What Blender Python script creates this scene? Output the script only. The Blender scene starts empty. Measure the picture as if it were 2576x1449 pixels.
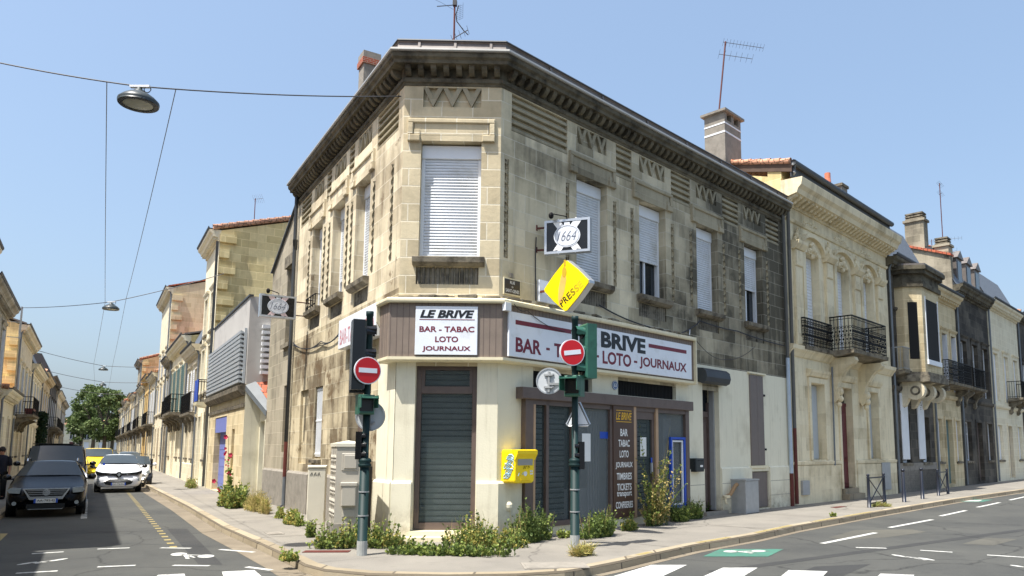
import bpy, math, random
from mathutils import Vector, Matrix
R_ = math.radians
random.seed(7)
SC = bpy.context.scene
COL = SC.collection

# ------------------------------------------------------------------ camera
FPX, PPX, PPY, CH = 1860.0, 1400.0, 911.0, 1.7        # lens measured on a 2576 px wide copy of the photo
PITCH, ROLL = R_(90 + 6.75), R_(0.22)
CM = Matrix.Rotation(PITCH, 3, 'X') @ Matrix.Rotation(ROLL, 3, 'Z')
cam_d = bpy.data.cameras.new('camera')
cam = bpy.data.objects.new('camera', cam_d)
COL.objects.link(cam)
cam.matrix_world = Matrix.Translation((0, 0, CH)) @ CM.to_4x4()
cam_d.sensor_width = 36.0
cam_d.lens = FPX / 2576 * 36
cam_d.shift_x = -(PPX - 1288) / 2576
cam_d.shift_y = (PPY - 724.5) / 2576
cam_d.clip_end = 3000
cam_d.clip_start = 0.1
SC.camera = cam

# ------------------------------------------------------------------ light
SUN_EL = R_(67)
SUN_AZ = math.atan2(-0.725, -0.69)
w = bpy.data.worlds.new('World')
SC.world = w
w.use_nodes = True
wn = w.node_tree
sky = wn.nodes.new('ShaderNodeTexSky')
sky.sky_type = 'NISHITA'
sky.sun_disc = False
sky.sun_elevation = SUN_EL
sky.sun_rotation = SUN_AZ
sky.air_density = 1.25
sky.dust_density = 4.0
sky.ozone_density = 2.6
veil = wn.nodes.new('ShaderNodeMix'); veil.data_type = 'RGBA'                 # thin even summer haze over the whole sky
veil.inputs[0].default_value = 0.42
veil.inputs[7].default_value = (1.60, 2.26, 3.20, 1)
wn.links.new(sky.outputs[0], veil.inputs[6])
wn.links.new(veil.outputs[2], wn.nodes['Background'].inputs[0])
wn.nodes['Background'].inputs[1].default_value = 0.13
sun_d = bpy.data.lights.new('sun', 'SUN')
sun_d.energy = 4.5
sun_d.angle = R_(0.5)
sun_d.color = (1.0, 0.96, 0.895)
sun = bpy.data.objects.new('sun', sun_d)
COL.objects.link(sun)
sv = Vector((math.sin(SUN_AZ) * math.cos(SUN_EL), math.cos(SUN_AZ) * math.cos(SUN_EL), math.sin(SUN_EL)))
sun.rotation_euler = sv.to_track_quat('Z', 'Y').to_euler()
SC.view_settings.view_transform = 'Standard'
SC.view_settings.look = 'None'
SC.view_settings.gamma = 1.0
SC.view_settings.exposure = 0.95

# ------------------------------------------------------------------ geometry helpers
def ray(px, py):
    return CM @ Vector(((px - PPX) / FPX, -(py - PPY) / FPX, -1))
def gnd(px, py, z=0.0):                       # the ground point seen at a spot of the photo
    d = ray(px, py); t = (z - CH) / d.z
    return Vector((0, 0, CH)) + d * t
def hdir(px, py):
    d = ray(px, py); d.z = 0
    return d.normalized()

class Fr:
    """a facade frame: u runs along it, v out of it, z up"""
    def __init__(s, o, u, n=None, z0=0.0):
        s.o = Vector(o); s.u = Vector(u).normalized()
        if n is None:
            n = Vector((-s.u.y, s.u.x, 0))
            if n.y > 0: n = -n
        s.n = Vector(n).normalized(); s.z0 = z0
    def p(s, u, v=0.0, z=0.0):
        q = s.o + s.u * u + s.n * v
        return Vector((q.x, q.y, q.z + z + s.z0))
    def sub(s, u, v=0.0, z=0.0, ang=0.0):
        c, k = math.cos(ang), math.sin(ang)
        return Fr(s.p(u, v, z), s.u * c + s.n * k, s.n * c - s.u * k)
    def hit(s, px, py, off=0.0):              # (u, z) of a photo spot on the plane v = off
        d = ray(px, py); o = s.o + s.n * off
        t = (o - Vector((0, 0, CH))).dot(s.n) / d.dot(s.n)
        q = Vector((0, 0, CH)) + d * t
        return (q - s.o).dot(s.u), q.z
A_ = gnd(985, 1358); B_ = gnd(1247, 1358)
FL = Fr(A_, hdir(218, 1128))                  # left facade of the corner building
FR = Fr(B_, hdir(3155, 1138))                 # right facade
FC = Fr(A_, B_ - A_)                          # chamfered corner
CW = (B_ - A_).length
O2 = gnd(518, 1242.5)
F2 = Fr(O2, hdir(228, 1129))                  # houses further up the left street
FW = Fr(O2 + F2.n * 7.6, F2.u, -F2.n)         # houses across the left street
F3 = Fr(FL.p(17.3, .5, 0), hdir(226, 1129))      # house fronts further up the left street
ROADZ = -0.12
FG = Fr((0, 0, 0), (1, 0, 0), (0, 1, 0))      # plain world axes

class MB:
    """collects shapes; build() links them as ONE mesh object"""
    def __init__(s): s.v = []; s.f = []; s.mi = []; s.sm = []; s.m = 0; s.smooth = False; s.parts = []
    def add(s, vs, fs):
        b = len(s.v); s.v += [tuple(q) for q in vs]; s.parts.append((b, len(s.v), len(s.f), len(s.f) + len(fs)))
        for f in fs:
            s.f.append([i + b for i in f]); s.mi.append(s.m); s.sm.append(s.smooth)
        return s
    def quad(s, a, b, c, d): return s.add([a, b, c, d], [(0, 1, 2, 3)])
    def box(s, F, u0, u1, v0, v1, z0, z1):
        P = [F.p(u, v, z) for u in (u0, u1) for v in (v0, v1) for z in (z0, z1)]
        return s.add(P, [(0, 1, 3, 2), (4, 6, 7, 5), (0, 4, 5, 1), (2, 3, 7, 6), (0, 2, 6, 4), (1, 5, 7, 3)])
    def bbox(s, F, u0, u1, v0, v1, z0, z1, b=0.02):   # box with chamfered front edges
        a = min(b, abs(u1 - u0) * .4, abs(z1 - z0) * .4); sg = 1 if v1 > v0 else -1
        P = [F.p(u, v0, z) for u, z in ((u0, z0), (u1, z0), (u1, z1), (u0, z1))]
        P += [F.p(u, v1 - sg * a, z) for u, z in ((u0, z0), (u1, z0), (u1, z1), (u0, z1))]
        P += [F.p(u, v1, z) for u, z in ((u0 + a, z0 + a), (u1 - a, z0 + a), (u1 - a, z1 - a), (u0 + a, z1 - a))]
        fs = [(0, 1, 2, 3), (8, 9, 10, 11)]
        for i in range(4):
            j = (i + 1) % 4
            fs += [(i, j, j + 4, i + 4), (i + 4, j + 4, j + 8, i + 8)]
        return s.add(P, fs)
    def prism(s, F, pts, u0, u1):                     # (v, z) outline run along u
        n = len(pts)
        P = [F.p(u0, v, z) for v, z in pts] + [F.p(u1, v, z) for v, z in pts]
        return s.add(P, [tuple(range(n)), tuple(range(2 * n - 1, n - 1, -1))] + [(i, (i + 1) % n, (i + 1) % n + n, i + n) for i in range(n)])
    def plate(s, F, pts, v0, v1):                     # (u, z) outline given a thickness
        n = len(pts)
        P = [F.p(u, v0, z) for u, z in pts] + [F.p(u, v1, z) for u, z in pts]
        return s.add(P, [tuple(range(n)), tuple(range(2 * n - 1, n - 1, -1))] + [(i, (i + 1) % n, (i + 1) % n + n, i + n) for i in range(n)])
    def slab(s, F, pts, z0, z1):                      # (u, v) outline given a height
        n = len(pts)
        P = [F.p(u, v, z0) for u, v in pts] + [F.p(u, v, z1) for u, v in pts]
        return s.add(P, [tuple(range(n)), tuple(range(2 * n - 1, n - 1, -1))] + [(i, (i + 1) % n, (i + 1) % n + n, i + n) for i in range(n)])
    def tube(s, pts, r, n=6, r1=None):
        pts = [Vector(q) for q in pts]; m = len(pts); P = []; fs = []
        for i, q in enumerate(pts):
            t = (pts[min(i + 1, m - 1)] - pts[max(i - 1, 0)])
            t = t.normalized() if t.length > 1e-9 else Vector((0, 0, 1))
            x = t.cross(Vector((0, 0, 1)) if abs(t.z) < .9 else Vector((1, 0, 0))).normalized(); y = t.cross(x)
            rr = r if r1 is None else r + (r1 - r) * i / (m - 1)
            P += [q + (x * math.cos(2 * math.pi * k / n) + y * math.sin(2 * math.pi * k / n)) * rr for k in range(n)]
        for i in range(m - 1):
            for k in range(n):
                k2 = (k + 1) % n
                fs.append((i * n + k, i * n + k2, i * n + n + k2, i * n + n + k))
        fs += [tuple(range(n)), tuple(range((m - 1) * n, m * n))]
        return s.add(P, fs)
    def lathe(s, F, prof, u=0, v=0, n=16, cap=True):   # vertical axis
        P = []; fs = []; m = len(prof)
        for r, z in prof:
            P += [F.p(u + r * math.cos(2 * math.pi * k / n), v + r * math.sin(2 * math.pi * k / n), z) for k in range(n)]
        for i in range(m - 1):
            for k in range(n):
                k2 = (k + 1) % n
                fs.append((i * n + k, i * n + k2, i * n + n + k2, i * n + n + k))
        if cap: fs += [tuple(range(n)), tuple(range((m - 1) * n, m * n))]
        return s.add(P, fs)
    def disc(s, F, u, z, r, v0, v1, n=24, rz=None):    # coin standing in the facade plane
        rz = rz or r
        return s.plate(F, [(u + r * math.cos(2 * math.pi * k / n), z + rz * math.sin(2 * math.pi * k / n)) for k in range(n)], v0, v1)
    def ring(s, F, u, z, r0, r1, v0, v1, n=24):
        P = []; fs = []
        for k in range(n):
            a = 2 * math.pi * k / n
            for r in (r0, r1):
                for v in (v0, v1): P.append(F.p(u + r * math.cos(a), v, z + r * math.sin(a)))
        for k in range(n):
            a = k * 4; b = ((k + 1) % n) * 4
            fs += [(a, b, b + 1, a + 1), (a + 2, a + 3, b + 3, b + 2), (a + 1, b + 1, b + 3, a + 3), (a, a + 2, b + 2, b)]
        return s.add(P, fs)
    def ball(s, c, r, n=10, m=7, sc=(1, 1, 1)):
        P = []; fs = []; c = Vector(c)
        for i in range(m + 1):
            th = math.pi * i / m
            for k in range(n):
                a = 2 * math.pi * k / n
                P.append(c + Vector((r * sc[0] * math.sin(th) * math.cos(a), r * sc[1] * math.sin(th) * math.sin(a), r * sc[2] * math.cos(th))))
        for i in range(m):
            for k in range(n):
                k2 = (k + 1) % n
                fs.append((i * n + k, i * n + k2, i * n + n + k2, i * n + n + k))
        return s.add(P, fs)
    def wall(s, F, u0, u1, z0, z1, holes=(), v=0.0, ztop=None):
        """front face with openings (u0,u1,z0,z1,depth[,back]) and their reveals"""
        us = sorted({u0, u1} | {h[0] for h in holes} | {h[1] for h in holes})
        zs = sorted({z0, z1} | {h[2] for h in holes} | {h[3] for h in holes})
        us = [a for a in us if u0 - 1e-6 <= a <= u1 + 1e-6]; zs = [a for a in zs if z0 - 1e-6 <= a <= z1 + 1e-6]
        top = (lambda u: z1) if ztop is None else ztop
        for i in range(len(us) - 1):
            for j in range(len(zs) - 1):
                a, b, c, d = us[i], us[i + 1], zs[j], zs[j + 1]
                if any(h[0] < (a + b) / 2 < h[1] and h[2] < (c + d) / 2 < h[3] for h in holes): continue
                da, db = (top(a), top(b)) if j == len(zs) - 2 else (d, d)
                s.quad(F.p(a, v, c), F.p(b, v, c), F.p(b, v, db), F.p(a, v, da))
        for h in holes:
            a, b, c, d, k = h[:5]
            w_ = v - k
            s.quad(F.p(a, v, c), F.p(a, w_, c), F.p(a, w_, d), F.p(a, v, d))
            s.quad(F.p(b, v, c), F.p(b, v, d), F.p(b, w_, d), F.p(b, w_, c))
            s.quad(F.p(a, v, d), F.p(a, w_, d), F.p(b, w_, d), F.p(b, v, d))
            s.quad(F.p(a, v, c), F.p(b, v, c), F.p(b, w_, c), F.p(a, w_, c))
            if len(h) > 5 and h[5]: s.quad(F.p(a, w_, c), F.p(b, w_, c), F.p(b, w_, d), F.p(a, w_, d))
        return s
    def sweep(s, path, prof, closed=True):             # profile (off, z) run along a plan path with mitres
        path = [Vector((q[0], q[1], 0)) for q in path]; m = len(path); n = len(prof); P = []; fs = []
        for i in range(m):
            ns = []
            for j in (i - 1, i):
                if 0 <= j < m - 1:
                    t = (path[j + 1] - path[j]).normalized(); ns.append(Vector((t.y, -t.x, 0)))
            nn = sum(ns, Vector((0, 0, 0))).normalized(); k = 1 / nn.dot(ns[0])
            for off, z in prof:
                q = path[i] + nn * (k * off); P.append((q.x, q.y, z))
        for i in range(m - 1):
            for j in range(n if closed else n - 1):
                j2 = (j + 1) % n
                fs.append((i * n + j, i * n + j2, i * n + n + j2, i * n + n + j))
        if closed: fs += [tuple(range(n)), tuple(range((m - 1) * n, m * n))]
        return s.add(P, fs)
    def pieces(s):
        bx = []
        for b0, b1, _, _ in s.parts:
            P = s.v[b0:b1]; lo = [min(q[i] for q in P) for i in range(3)]; hi = [max(q[i] for q in P) for i in range(3)]
            bx.append((lo, hi, max(h - l for l, h in zip(lo, hi))))
        n = len(bx); par = list(range(n))
        def fd(i):
            while par[i] != i: i = par[i]
            return i
        for i in range(n):
            for j in range(i):
                g = math.sqrt(sum(max(0, bx[i][0][k] - bx[j][1][k], bx[j][0][k] - bx[i][1][k]) ** 2 for k in range(3)))
                if g <= max(.02, .5 * max(bx[i][2], bx[j][2])): par[fd(i)] = fd(j)
        out = {}
        for i in range(n): out.setdefault(fd(i), []).append(s.parts[i])
        return list(out.values())
    def build(s, name, mats, parent=None, uv=True, sub=0):
        if not isinstance(mats, (list, tuple)): mats = [mats]
        if uv and parent and len(s.parts) > 1:
            gs = s.pieces()
            if 1 < len(gs) <= 99:
                first = None
                for g in gs:                                       # pieces that stand apart become parts of their own
                    m2 = MB()
                    for b0, b1, f0, f1 in g:
                        d = len(m2.v) - b0; m2.v += s.v[b0:b1]; m2.f += [[i + d for i in f] for f in s.f[f0:f1]]; m2.mi += s.mi[f0:f1]; m2.sm += s.sm[f0:f1]
                    o = m2.build(name, mats, parent, True, sub); first = first or o
                return first
        me = bpy.data.meshes.new(name)
        inv = wmat(parent).inverted() if parent else Matrix.Identity(4)
        me.from_pydata([inv @ Vector(q) for q in s.v], [], s.f)
        for mt in mats: me.materials.append(mt)
        me.polygons.foreach_set('material_index', s.mi)
        me.polygons.foreach_set('use_smooth', s.sm)
        if uv and s.f:
            lay = me.uv_layers.new(name='uv'); data = []
            V = s.v
            for pl in me.polygons:
                f = s.f[pl.index]
                n = Vector((0, 0, 0)); o = Vector(V[f[0]])
                for i in range(1, len(f) - 1):
                    n += (Vector(V[f[i]]) - o).cross(Vector(V[f[i + 1]]) - o)
                if abs(n.z) > 0.8 * n.length or n.length < 1e-12:
                    for i in f: data += [V[i][0], V[i][1]]
                else:
                    l = math.hypot(n.x, n.y); tx, ty = -n.y / l, n.x / l
                    if tx < 0: tx, ty = -tx, -ty
                    for i in f: data += [V[i][0] * tx + V[i][1] * ty, V[i][2]]
            lay.data.foreach_set('uv', data)
        me.update()
        o = bpy.data.objects.new(name, me); COL.objects.link(o)
        if parent: o.parent = parent
        if sub:
            md = o.modifiers.new('sub', 'SUBSURF'); md.levels = sub; md.render_levels = sub
        return o

WM = {}
def wmat(o):
    while o.parent: o = o.parent
    return WM.get(o.name, Matrix.Identity(4))
def tag(o, label, cat=None, group=None, kind=None):
    if label: o['label'] = label
    if cat: o['category'] = cat
    if group: o['group'] = group
    if kind: o['kind'] = kind
    return o
def thing(name, label, cat, loc=(0, 0, 0), rz=0.0, group=None):
    o = bpy.data.objects.new(name, None); COL.objects.link(o)
    o.location = loc; o.rotation_euler = (0, 0, rz); o.empty_display_size = .3
    WM[o.name] = Matrix.Translation(Vector(loc)) @ Matrix.Rotation(rz, 4, 'Z')
    return tag(o, label, cat, group)
def dup(root, loc, rz, label=None, group=None):
    def cp(o, par):
        c = o.copy(); COL.objects.link(c)
        if par: c.parent = par
        for ch in list(o.children): cp(ch, c)
        return c
    r = cp(root, None); r.location = loc; r.rotation_euler = (0, 0, rz)
    if label: r['label'] = label
    if group: r['group'] = group
    return r

_tx = {}
def glyphs(txt, shear=0.0, bold=0.0):
    """outline text as verts / faces in a unit box"""
    key = (txt, shear, bold)
    if key not in _tx:
        cu = bpy.data.curves.new('lettering', 'FONT'); cu.body = txt; cu.shear = shear; cu.offset = bold; cu.resolution_u = 3
        ob = bpy.data.objects.new('lettering', cu); COL.objects.link(ob)
        dg = bpy.context.evaluated_depsgraph_get(); me = ob.evaluated_get(dg).to_mesh()
        vs = [tuple(q.co) for q in me.vertices]; fs = [tuple(p.vertices) for p in me.polygons]
        ob.evaluated_get(dg).to_mesh_clear(); bpy.data.objects.remove(ob); bpy.data.curves.remove(cu)
        x0 = min(q[0] for q in vs); x1 = max(q[0] for q in vs); y0 = min(q[1] for q in vs); y1 = max(q[1] for q in vs)
        _tx[key] = ([((q[0] - x0) / (x1 - x0), (q[1] - y0) / (y1 - y0)) for q in vs], fs, (x1 - x0) / (y1 - y0))
    return _tx[key]
def write(mb, F, txt, uc, zc, wd, ht, v, shear=0.0, bold=0.0, ang=0.0, flip=1):
    vs, fs, asp = glyphs(txt, shear, bold)
    if wd is None: wd = ht * asp
    c, k = math.cos(ang), math.sin(ang)
    P = []
    for x, y in vs:
        a, b = (x - .5) * wd * flip, (y - .5) * ht
        P.append(F.p(uc + a * c - b * k, v, zc + a * k + b * c))
    mb.add(P, fs)

# ------------------------------------------------------------------ materials
def srgb(r, g, b):
    f = lambda c: (c / 255 / 12.92) if c / 255 <= .04045 else ((c / 255 + .055) / 1.055) ** 2.4
    return (f(r), f(g), f(b), 1)
class NT:
    def __init__(s, name):
        s.mat = bpy.data.materials.new(name); s.mat.use_nodes = True; s.t = s.mat.node_tree
        s.b = s.t.nodes['Principled BSDF']
    def n(s, ty, ins=None, **kw):
        nd = s.t.nodes.new(ty)
        for k, v in kw.items(): setattr(nd, k, v)
        for k, v in (ins or {}).items(): s.set(nd, k, v)
        return nd
    def set(s, nd, k, v):
        i = nd.inputs[k]
        if hasattr(v, 'links') or hasattr(v, 'is_output'): s.t.links.new(v, i)
        else: i.default_value = v
    def noise(s, vec, scale, detail=4, rough=.55, scl=None):
        if scl: vec = s.n('ShaderNodeMapping', {'Vector': vec, 'Scale': scl}).outputs[0]
        return s.n('ShaderNodeTexNoise', {'Vector': vec, 'Scale': scale, 'Detail': detail, 'Roughness': rough}).outputs[0]
    def ramp(s, fac, lo, hi, a=0.0, b=1.0):
        return s.n('ShaderNodeMapRange', {'Value': fac, 'From Min': lo, 'From Max': hi, 'To Min': a, 'To Max': b}).outputs[0]
    def mix(s, fac, a, b, mode='MIX'):
        nd = s.n('ShaderNodeMix', data_type='RGBA', blend_type=mode)
        s.set(nd, 0, fac); s.set(nd, 6, a); s.set(nd, 7, b)
        return nd.outputs[2]
    def mul(s, a, b, op='MULTIPLY'):
        nd = s.n('ShaderNodeMath', operation=op); s.set(nd, 0, a); s.set(nd, 1, b); return nd.outputs[0]
    def bump(s, h, d=.02, st=.6):
        s.t.links.new(s.n('ShaderNodeBump', {'Height': h, 'Distance': d, 'Strength': st}).outputs[0], s.b.inputs['Normal'])

def plain(name, col, rough=.6, var=.12, scale=3.0, metal=0.0, bump=0.0, spec=None, coat=0.0, dirt=None):
    t = NT(name); pos = t.n('ShaderNodeNewGeometry').outputs['Position']
    c = srgb(*col)
    nz = t.noise(pos, scale, 5)
    cc = t.mix(t.ramp(nz, .3, .7), tuple(x * (1 - var) for x in c[:3]) + (1,), tuple(min(1, x * (1 + var)) for x in c[:3]) + (1,))
    if dirt:
        d2 = t.ramp(t.noise(pos, dirt[2], 6, .7), dirt[3], dirt[3] + .18, 0, dirt[1])
        cc = t.mix(d2, cc, srgb(*dirt[0]))
    t.set(t.b, 'Base Color', cc); t.b.inputs['Roughness'].default_value = rough; t.b.inputs['Metallic'].default_value = metal
    if spec is not None: t.b.inputs['Specular IOR Level'].default_value = spec
    if coat: t.b.inputs['Coat Weight'].default_value = coat; t.b.inputs['Coat Roughness'].default_value = .05
    if bump: t.bump(t.noise(pos, scale * 12, 5), bump, .5)
    return t.mat

def stone(name, c1, c2, mortar, bw=.62, bh=.33, ms=.008, soot=(70, 66, 58), soot_amt=.5, soot_lo=.48, grad=None, streak=.3, rough=.9, spots=None):
    t = NT(name); uv = t.n('ShaderNodeTexCoord').outputs['UV']; pos = t.n('ShaderNodeNewGeometry').outputs['Position']
    wob = t.n('ShaderNodeTexNoise', {'Vector': pos, 'Scale': 1.5, 'Detail': 3}).outputs['Color']
    uvw = t.n('ShaderNodeMix', {0: .012, 4: uv, 5: wob}, data_type='VECTOR').outputs[1]
    br = t.n('ShaderNodeTexBrick', {'Vector': uvw, 'Color1': srgb(*c1), 'Color2': srgb(*c2), 'Mortar': srgb(*mortar), 'Scale': 1.0, 'Mortar Size': ms, 'Mortar Smooth': .25, 'Bias': 0.0, 'Brick Width': bw, 'Row Height': bh})
    col = br.outputs[0]
    nl = t.noise(pos, .55, 6, .62)
    ns = t.noise(uv, 1.6, 5, .6, (2.2, .28, 1))
    nf = t.noise(pos, 11, 5, .65)
    col = t.mix(t.ramp(nf, .3, .75, 0, .22), col, tuple(x * .55 for x in srgb(*c1)[:3]) + (1,))
    rb = t.n('ShaderNodeTexBrick', {'Vector': uvw, 'Color1': (0, 0, 0, 1), 'Color2': (1, 1, 1, 1), 'Mortar': (.5, .5, .5, 1), 'Scale': 1.0, 'Mortar Size': ms, 'Mortar Smooth': .25, 'Bias': 0.0, 'Brick Width': bw, 'Row Height': bh}).outputs[0]
    nb = t.mul(nl, t.mul(t.mul(rb, .5, 'SUBTRACT'), .11), 'ADD')          # each block takes the soot differently
    f = t.ramp(nb, soot_lo, soot_lo + .2, 0, soot_amt)
    f2 = t.ramp(ns, .5, .75, 0, streak)
    f = t.mul(f, f2, 'ADD')
    if grad:
        o, d, a, b, amt = grad
        dt = t.n('ShaderNodeVectorMath', {0: t.n('ShaderNodeVectorMath', {0: pos, 1: tuple(o)}, operation='SUBTRACT').outputs[0], 1: tuple(d)}, operation='DOT_PRODUCT').outputs['Value']
        g = t.ramp(t.mul(dt, t.mul(t.mul(nb, .5, 'SUBTRACT'), (b - a) * 1.6), 'ADD'), a, b, 0, amt)
        f = t.mul(f, g, 'ADD')
    f = t.n('ShaderNodeClamp', {0: f, 1: 0, 2: .92}).outputs[0]
    # mortar stays paler than the sooted stone
    f = t.mul(f, t.ramp(br.outputs['Fac'], 0, 1, 1, .72))
    col = t.mix(f, col, srgb(*soot))
    if spots:
        fs_ = t.ramp(t.noise(pos, spots[1], 7, .75), spots[2], spots[2] + .06, 0, .8)
        col = t.mix(fs_, col, srgb(*spots[0]))
    t.set(t.b, 'Base Color', col); t.b.inputs['Roughness'].default_value = rough; t.b.inputs['Specular IOR Level'].default_value = .2
    h = t.mul(t.mul(br.outputs['Fac'], -.35), t.mul(nf, .55), 'ADD')
    t.bump(h, .02, .55)
    return t.mat

def render_paint(name, col, dirt=(120, 112, 95), amt=.35, lo=.55, rough=.85):
    t = NT(name); pos = t.n('ShaderNodeNewGeometry').outputs['Position']; uv = t.n('ShaderNodeTexCoord').outputs['UV']
    c = srgb(*col); n1 = t.noise(pos, 1.2, 6)
    cc = t.mix(t.ramp(n1, .3, .7), tuple(x * .92 for x in c[:3]) + (1,), c)
    cc = t.mix(t.ramp(n1, lo, lo + .18, 0, amt), cc, srgb(*dirt))
    st = t.ramp(t.noise(uv, 2.2, 6, .7, (3.5, .25, 1)), .52, .72, 0, .30)             # rain streaks
    cc = t.mix(st, cc, srgb(*dirt))
    z = t.n('ShaderNodeSeparateXYZ', {0: pos}).outputs[2]
    sp = t.mul(t.ramp(z, 0, .75, 1, 0), t.ramp(t.noise(pos, 5, 7, .75), .38, .62, .1, .8))   # mud splashed up from the pavement
    cc = t.mix(sp, cc, srgb(138, 124, 98))
    ch = t.ramp(t.noise(pos, 7, 4, .8), .70, .74, 0, .7)                               # chipped paint
    cc = t.mix(ch, cc, srgb(176, 166, 142))
    t.set(t.b, 'Base Color', cc); t.b.inputs['Roughness'].default_value = rough; t.b.inputs['Specular IOR Level'].default_value = .2
    t.bump(t.noise(pos, 30, 5), .006, .5)
    return t.mat

def glassy(name, tint=(20, 26, 28), alpha=.65, rough=.03):
    """window pane: partly see-through, mirrors the street"""
    t = NT(name); nt = t.t
    tr = t.n('ShaderNodeBsdfTransparent', {'Color': srgb(*[215] * 3)})
    t.b.inputs['Base Color'].default_value = srgb(*tint); t.b.inputs['Roughness'].default_value = rough
    mx = t.n('ShaderNodeMixShader', {0: alpha})
    nt.links.new(tr.outputs[0], mx.inputs[1]); nt.links.new(t.b.outputs[0], mx.inputs[2])
    nt.links.new(mx.outputs[0], nt.nodes['Material Output'].inputs[0])
    return t.mat

def leafy(name, cols, rough=.6):
    t = NT(name)
    rnd = t.n('ShaderNodeNewGeometry').outputs['Random Per Island']
    rp = t.n('ShaderNodeValToRGB', {0: rnd}); e = rp.color_ramp.elements
    while len(e) < len(cols): e.new(.5)
    for i, c in enumerate(cols):
        e[i].position = i / max(1, len(cols) - 1); e[i].color = srgb(*c)
    t.set(t.b, 'Base Color', rp.outputs[0]); t.b.inputs['Roughness'].default_value = rough; t.b.inputs['Specular IOR Level'].default_value = .25
    tl = t.n('ShaderNodeBsdfTranslucent', {'Color': rp.outputs[0]})
    mx = t.n('ShaderNodeMixShader', {0: .3})
    t.t.links.new(t.b.outputs[0], mx.inputs[1]); t.t.links.new(tl.outputs[0], mx.inputs[2])
    t.t.links.new(mx.outputs[0], t.t.nodes['Material Output'].inputs[0])
    return t.mat

def asphalt(name, col, patch, crack=.5, scale=1.0):
    t = NT(name); pos = t.n('ShaderNodeNewGeometry').outputs['Position']
    n1 = t.noise(pos, .35 * scale, 6, .6); n2 = t.noise(pos, 60, 4, .7); n3 = t.noise(pos, 2.5, 5, .65)
    c = t.mix(t.ramp(n1, .35, .68), srgb(*col), srgb(*patch))
    c = t.mix(t.ramp(n2, .35, .7, 0, .35), c, tuple(x * 1.6 for x in srgb(*patch)[:3]) + (1,))
    c = t.mix(t.ramp(n3, .55, .72, 0, .35), c, tuple(x * .7 for x in srgb(*col)[:3]) + (1,))
    vo = t.n('ShaderNodeTexVoronoi', {'Vector': t.n('ShaderNodeMix', {0: .35, 4: pos, 5: t.n('ShaderNodeTexNoise', {'Vector': pos, 'Scale': 1.3, 'Detail': 4}).outputs['Color']}, data_type='VECTOR').outputs[1], 'Scale': .33}, feature='DISTANCE_TO_EDGE').outputs[0]
    c = t.mix(t.ramp(vo, .0, .006, crack, 0), c, tuple(x * .4 for x in srgb(*col)[:3]) + (1,))
    t.set(t.b, 'Base Color', c); t.b.inputs['Roughness'].default_value = .88; t.b.inputs['Specular IOR Level'].default_value = .3
    t.bump(n2, .008, .6)
    return t.mat

def tiles(name, c1, c2):
    t = NT(name); uv = t.n('ShaderNodeTexCoord').outputs['UV']; pos = t.n('ShaderNodeNewGeometry').outputs['Position']
    br = t.n('ShaderNodeTexBrick', {'Vector': uv, 'Color1': srgb(*c1), 'Color2': srgb(*c2), 'Mortar': srgb(70, 45, 35), 'Scale': 1.0, 'Mortar Size': .012, 'Mortar Smooth': .3, 'Brick Width': .2, 'Row Height': .3})
    c = t.mix(t.ramp(t.noise(pos, 3, 5), .45, .7, 0, .5), br.outputs[0], srgb(115, 100, 80))
    t.set(t.b, 'Base Color', c); t.b.inputs['Roughness'].default_value = .85
    t.bump(br.outputs['Fac'], -.03, .8)
    return t.mat

M = {}
M['stone_front'] = stone('limestone pale', (214, 200, 168), (194, 179, 147), (228, 219, 196), .62, .36, .012, (112, 104, 86), .45, .5, streak=.25)
M['stone_left'] = stone('limestone worn', (228, 215, 185), (206, 192, 162), (222, 212, 188), .62, .36, .011, (122, 108, 88), .6, .47, streak=.55, spots=((112, 94, 72), 1.4, .6))
M['stone_right'] = stone('limestone sooted', (224, 212, 182), (196, 184, 154), (216, 208, 186), .62, .36, .010, (68, 65, 56), .32, .52, (B_, FR.u, 1.0, 11.5, .95), .4)
M['stone_low'] = stone('limestone rotten', (214, 200, 168), (186, 172, 142), (206, 196, 170), .62, .36, .012, (98, 86, 68), .85, .42, streak=.7, spots=((104, 84, 60), 1.1, .55))
M['stone_frieze'] = stone('limestone frieze grey', (172, 163, 139), (160, 151, 127), (176, 168, 146), .62, .36, .006, (76, 71, 60), .5, .48, streak=.4)
M['cornice'] = plain('cornice stone weathered', (104, 98, 83), .9, .22, 2.2, bump=.01, spec=.2, dirt=((46, 43, 38), .8, 1.8, .46))
M['sill'] = plain('sill stone blackened', (130, 122, 106), .9, .2, 4, bump=.008, spec=.2, dirt=((58, 54, 48), .8, 3.5, .45))
M['cream'] = render_paint('cream render', (230, 224, 200), (152, 142, 116), .32, .53)
M['cream_trim'] = plain('cream painted wood', (222, 212, 180), .6, .06, 5, dirt=((120, 108, 86), .6, 5, .58))
M['wood_fascia'] = plain('taupe boards', (126, 112, 100), .65, .10, 4, dirt=((92, 82, 74), .4, 3, .55))
M['brown'] = plain('brown painted joinery', (98, 84, 77), .5, .10, 5, dirt=((58, 48, 44), .5, 4, .55))
M['brown_panel'] = plain('chocolate sign panel', (78, 56, 44), .4, .06, 3)
M['tan'] = plain('tan mullion paint', (176, 146, 116), .5, .08, 5)
M['zinc'] = plain('zinc sheet', (116, 109, 104), .5, .14, 2.5, metal=.25, dirt=((84, 76, 70), .6, 1.5, .5))
M['zinc_lip'] = plain('bright zinc lip', (168, 166, 160), .4, .08, 3, metal=.3)
M['zinc_dark'] = plain('dark zinc', (62, 66, 70), .55, .12, 2, metal=.2)
M['slate'] = plain('slate', (86, 92, 100), .6, .2, 8)
M['white'] = plain('white plastic', (226, 229, 232), .45, .03, 3)
M['white_sign'] = plain('white sign board', (226, 230, 236), .3, .04, 1.5, dirt=((188, 188, 182), .5, 2.2, .55))
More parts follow.
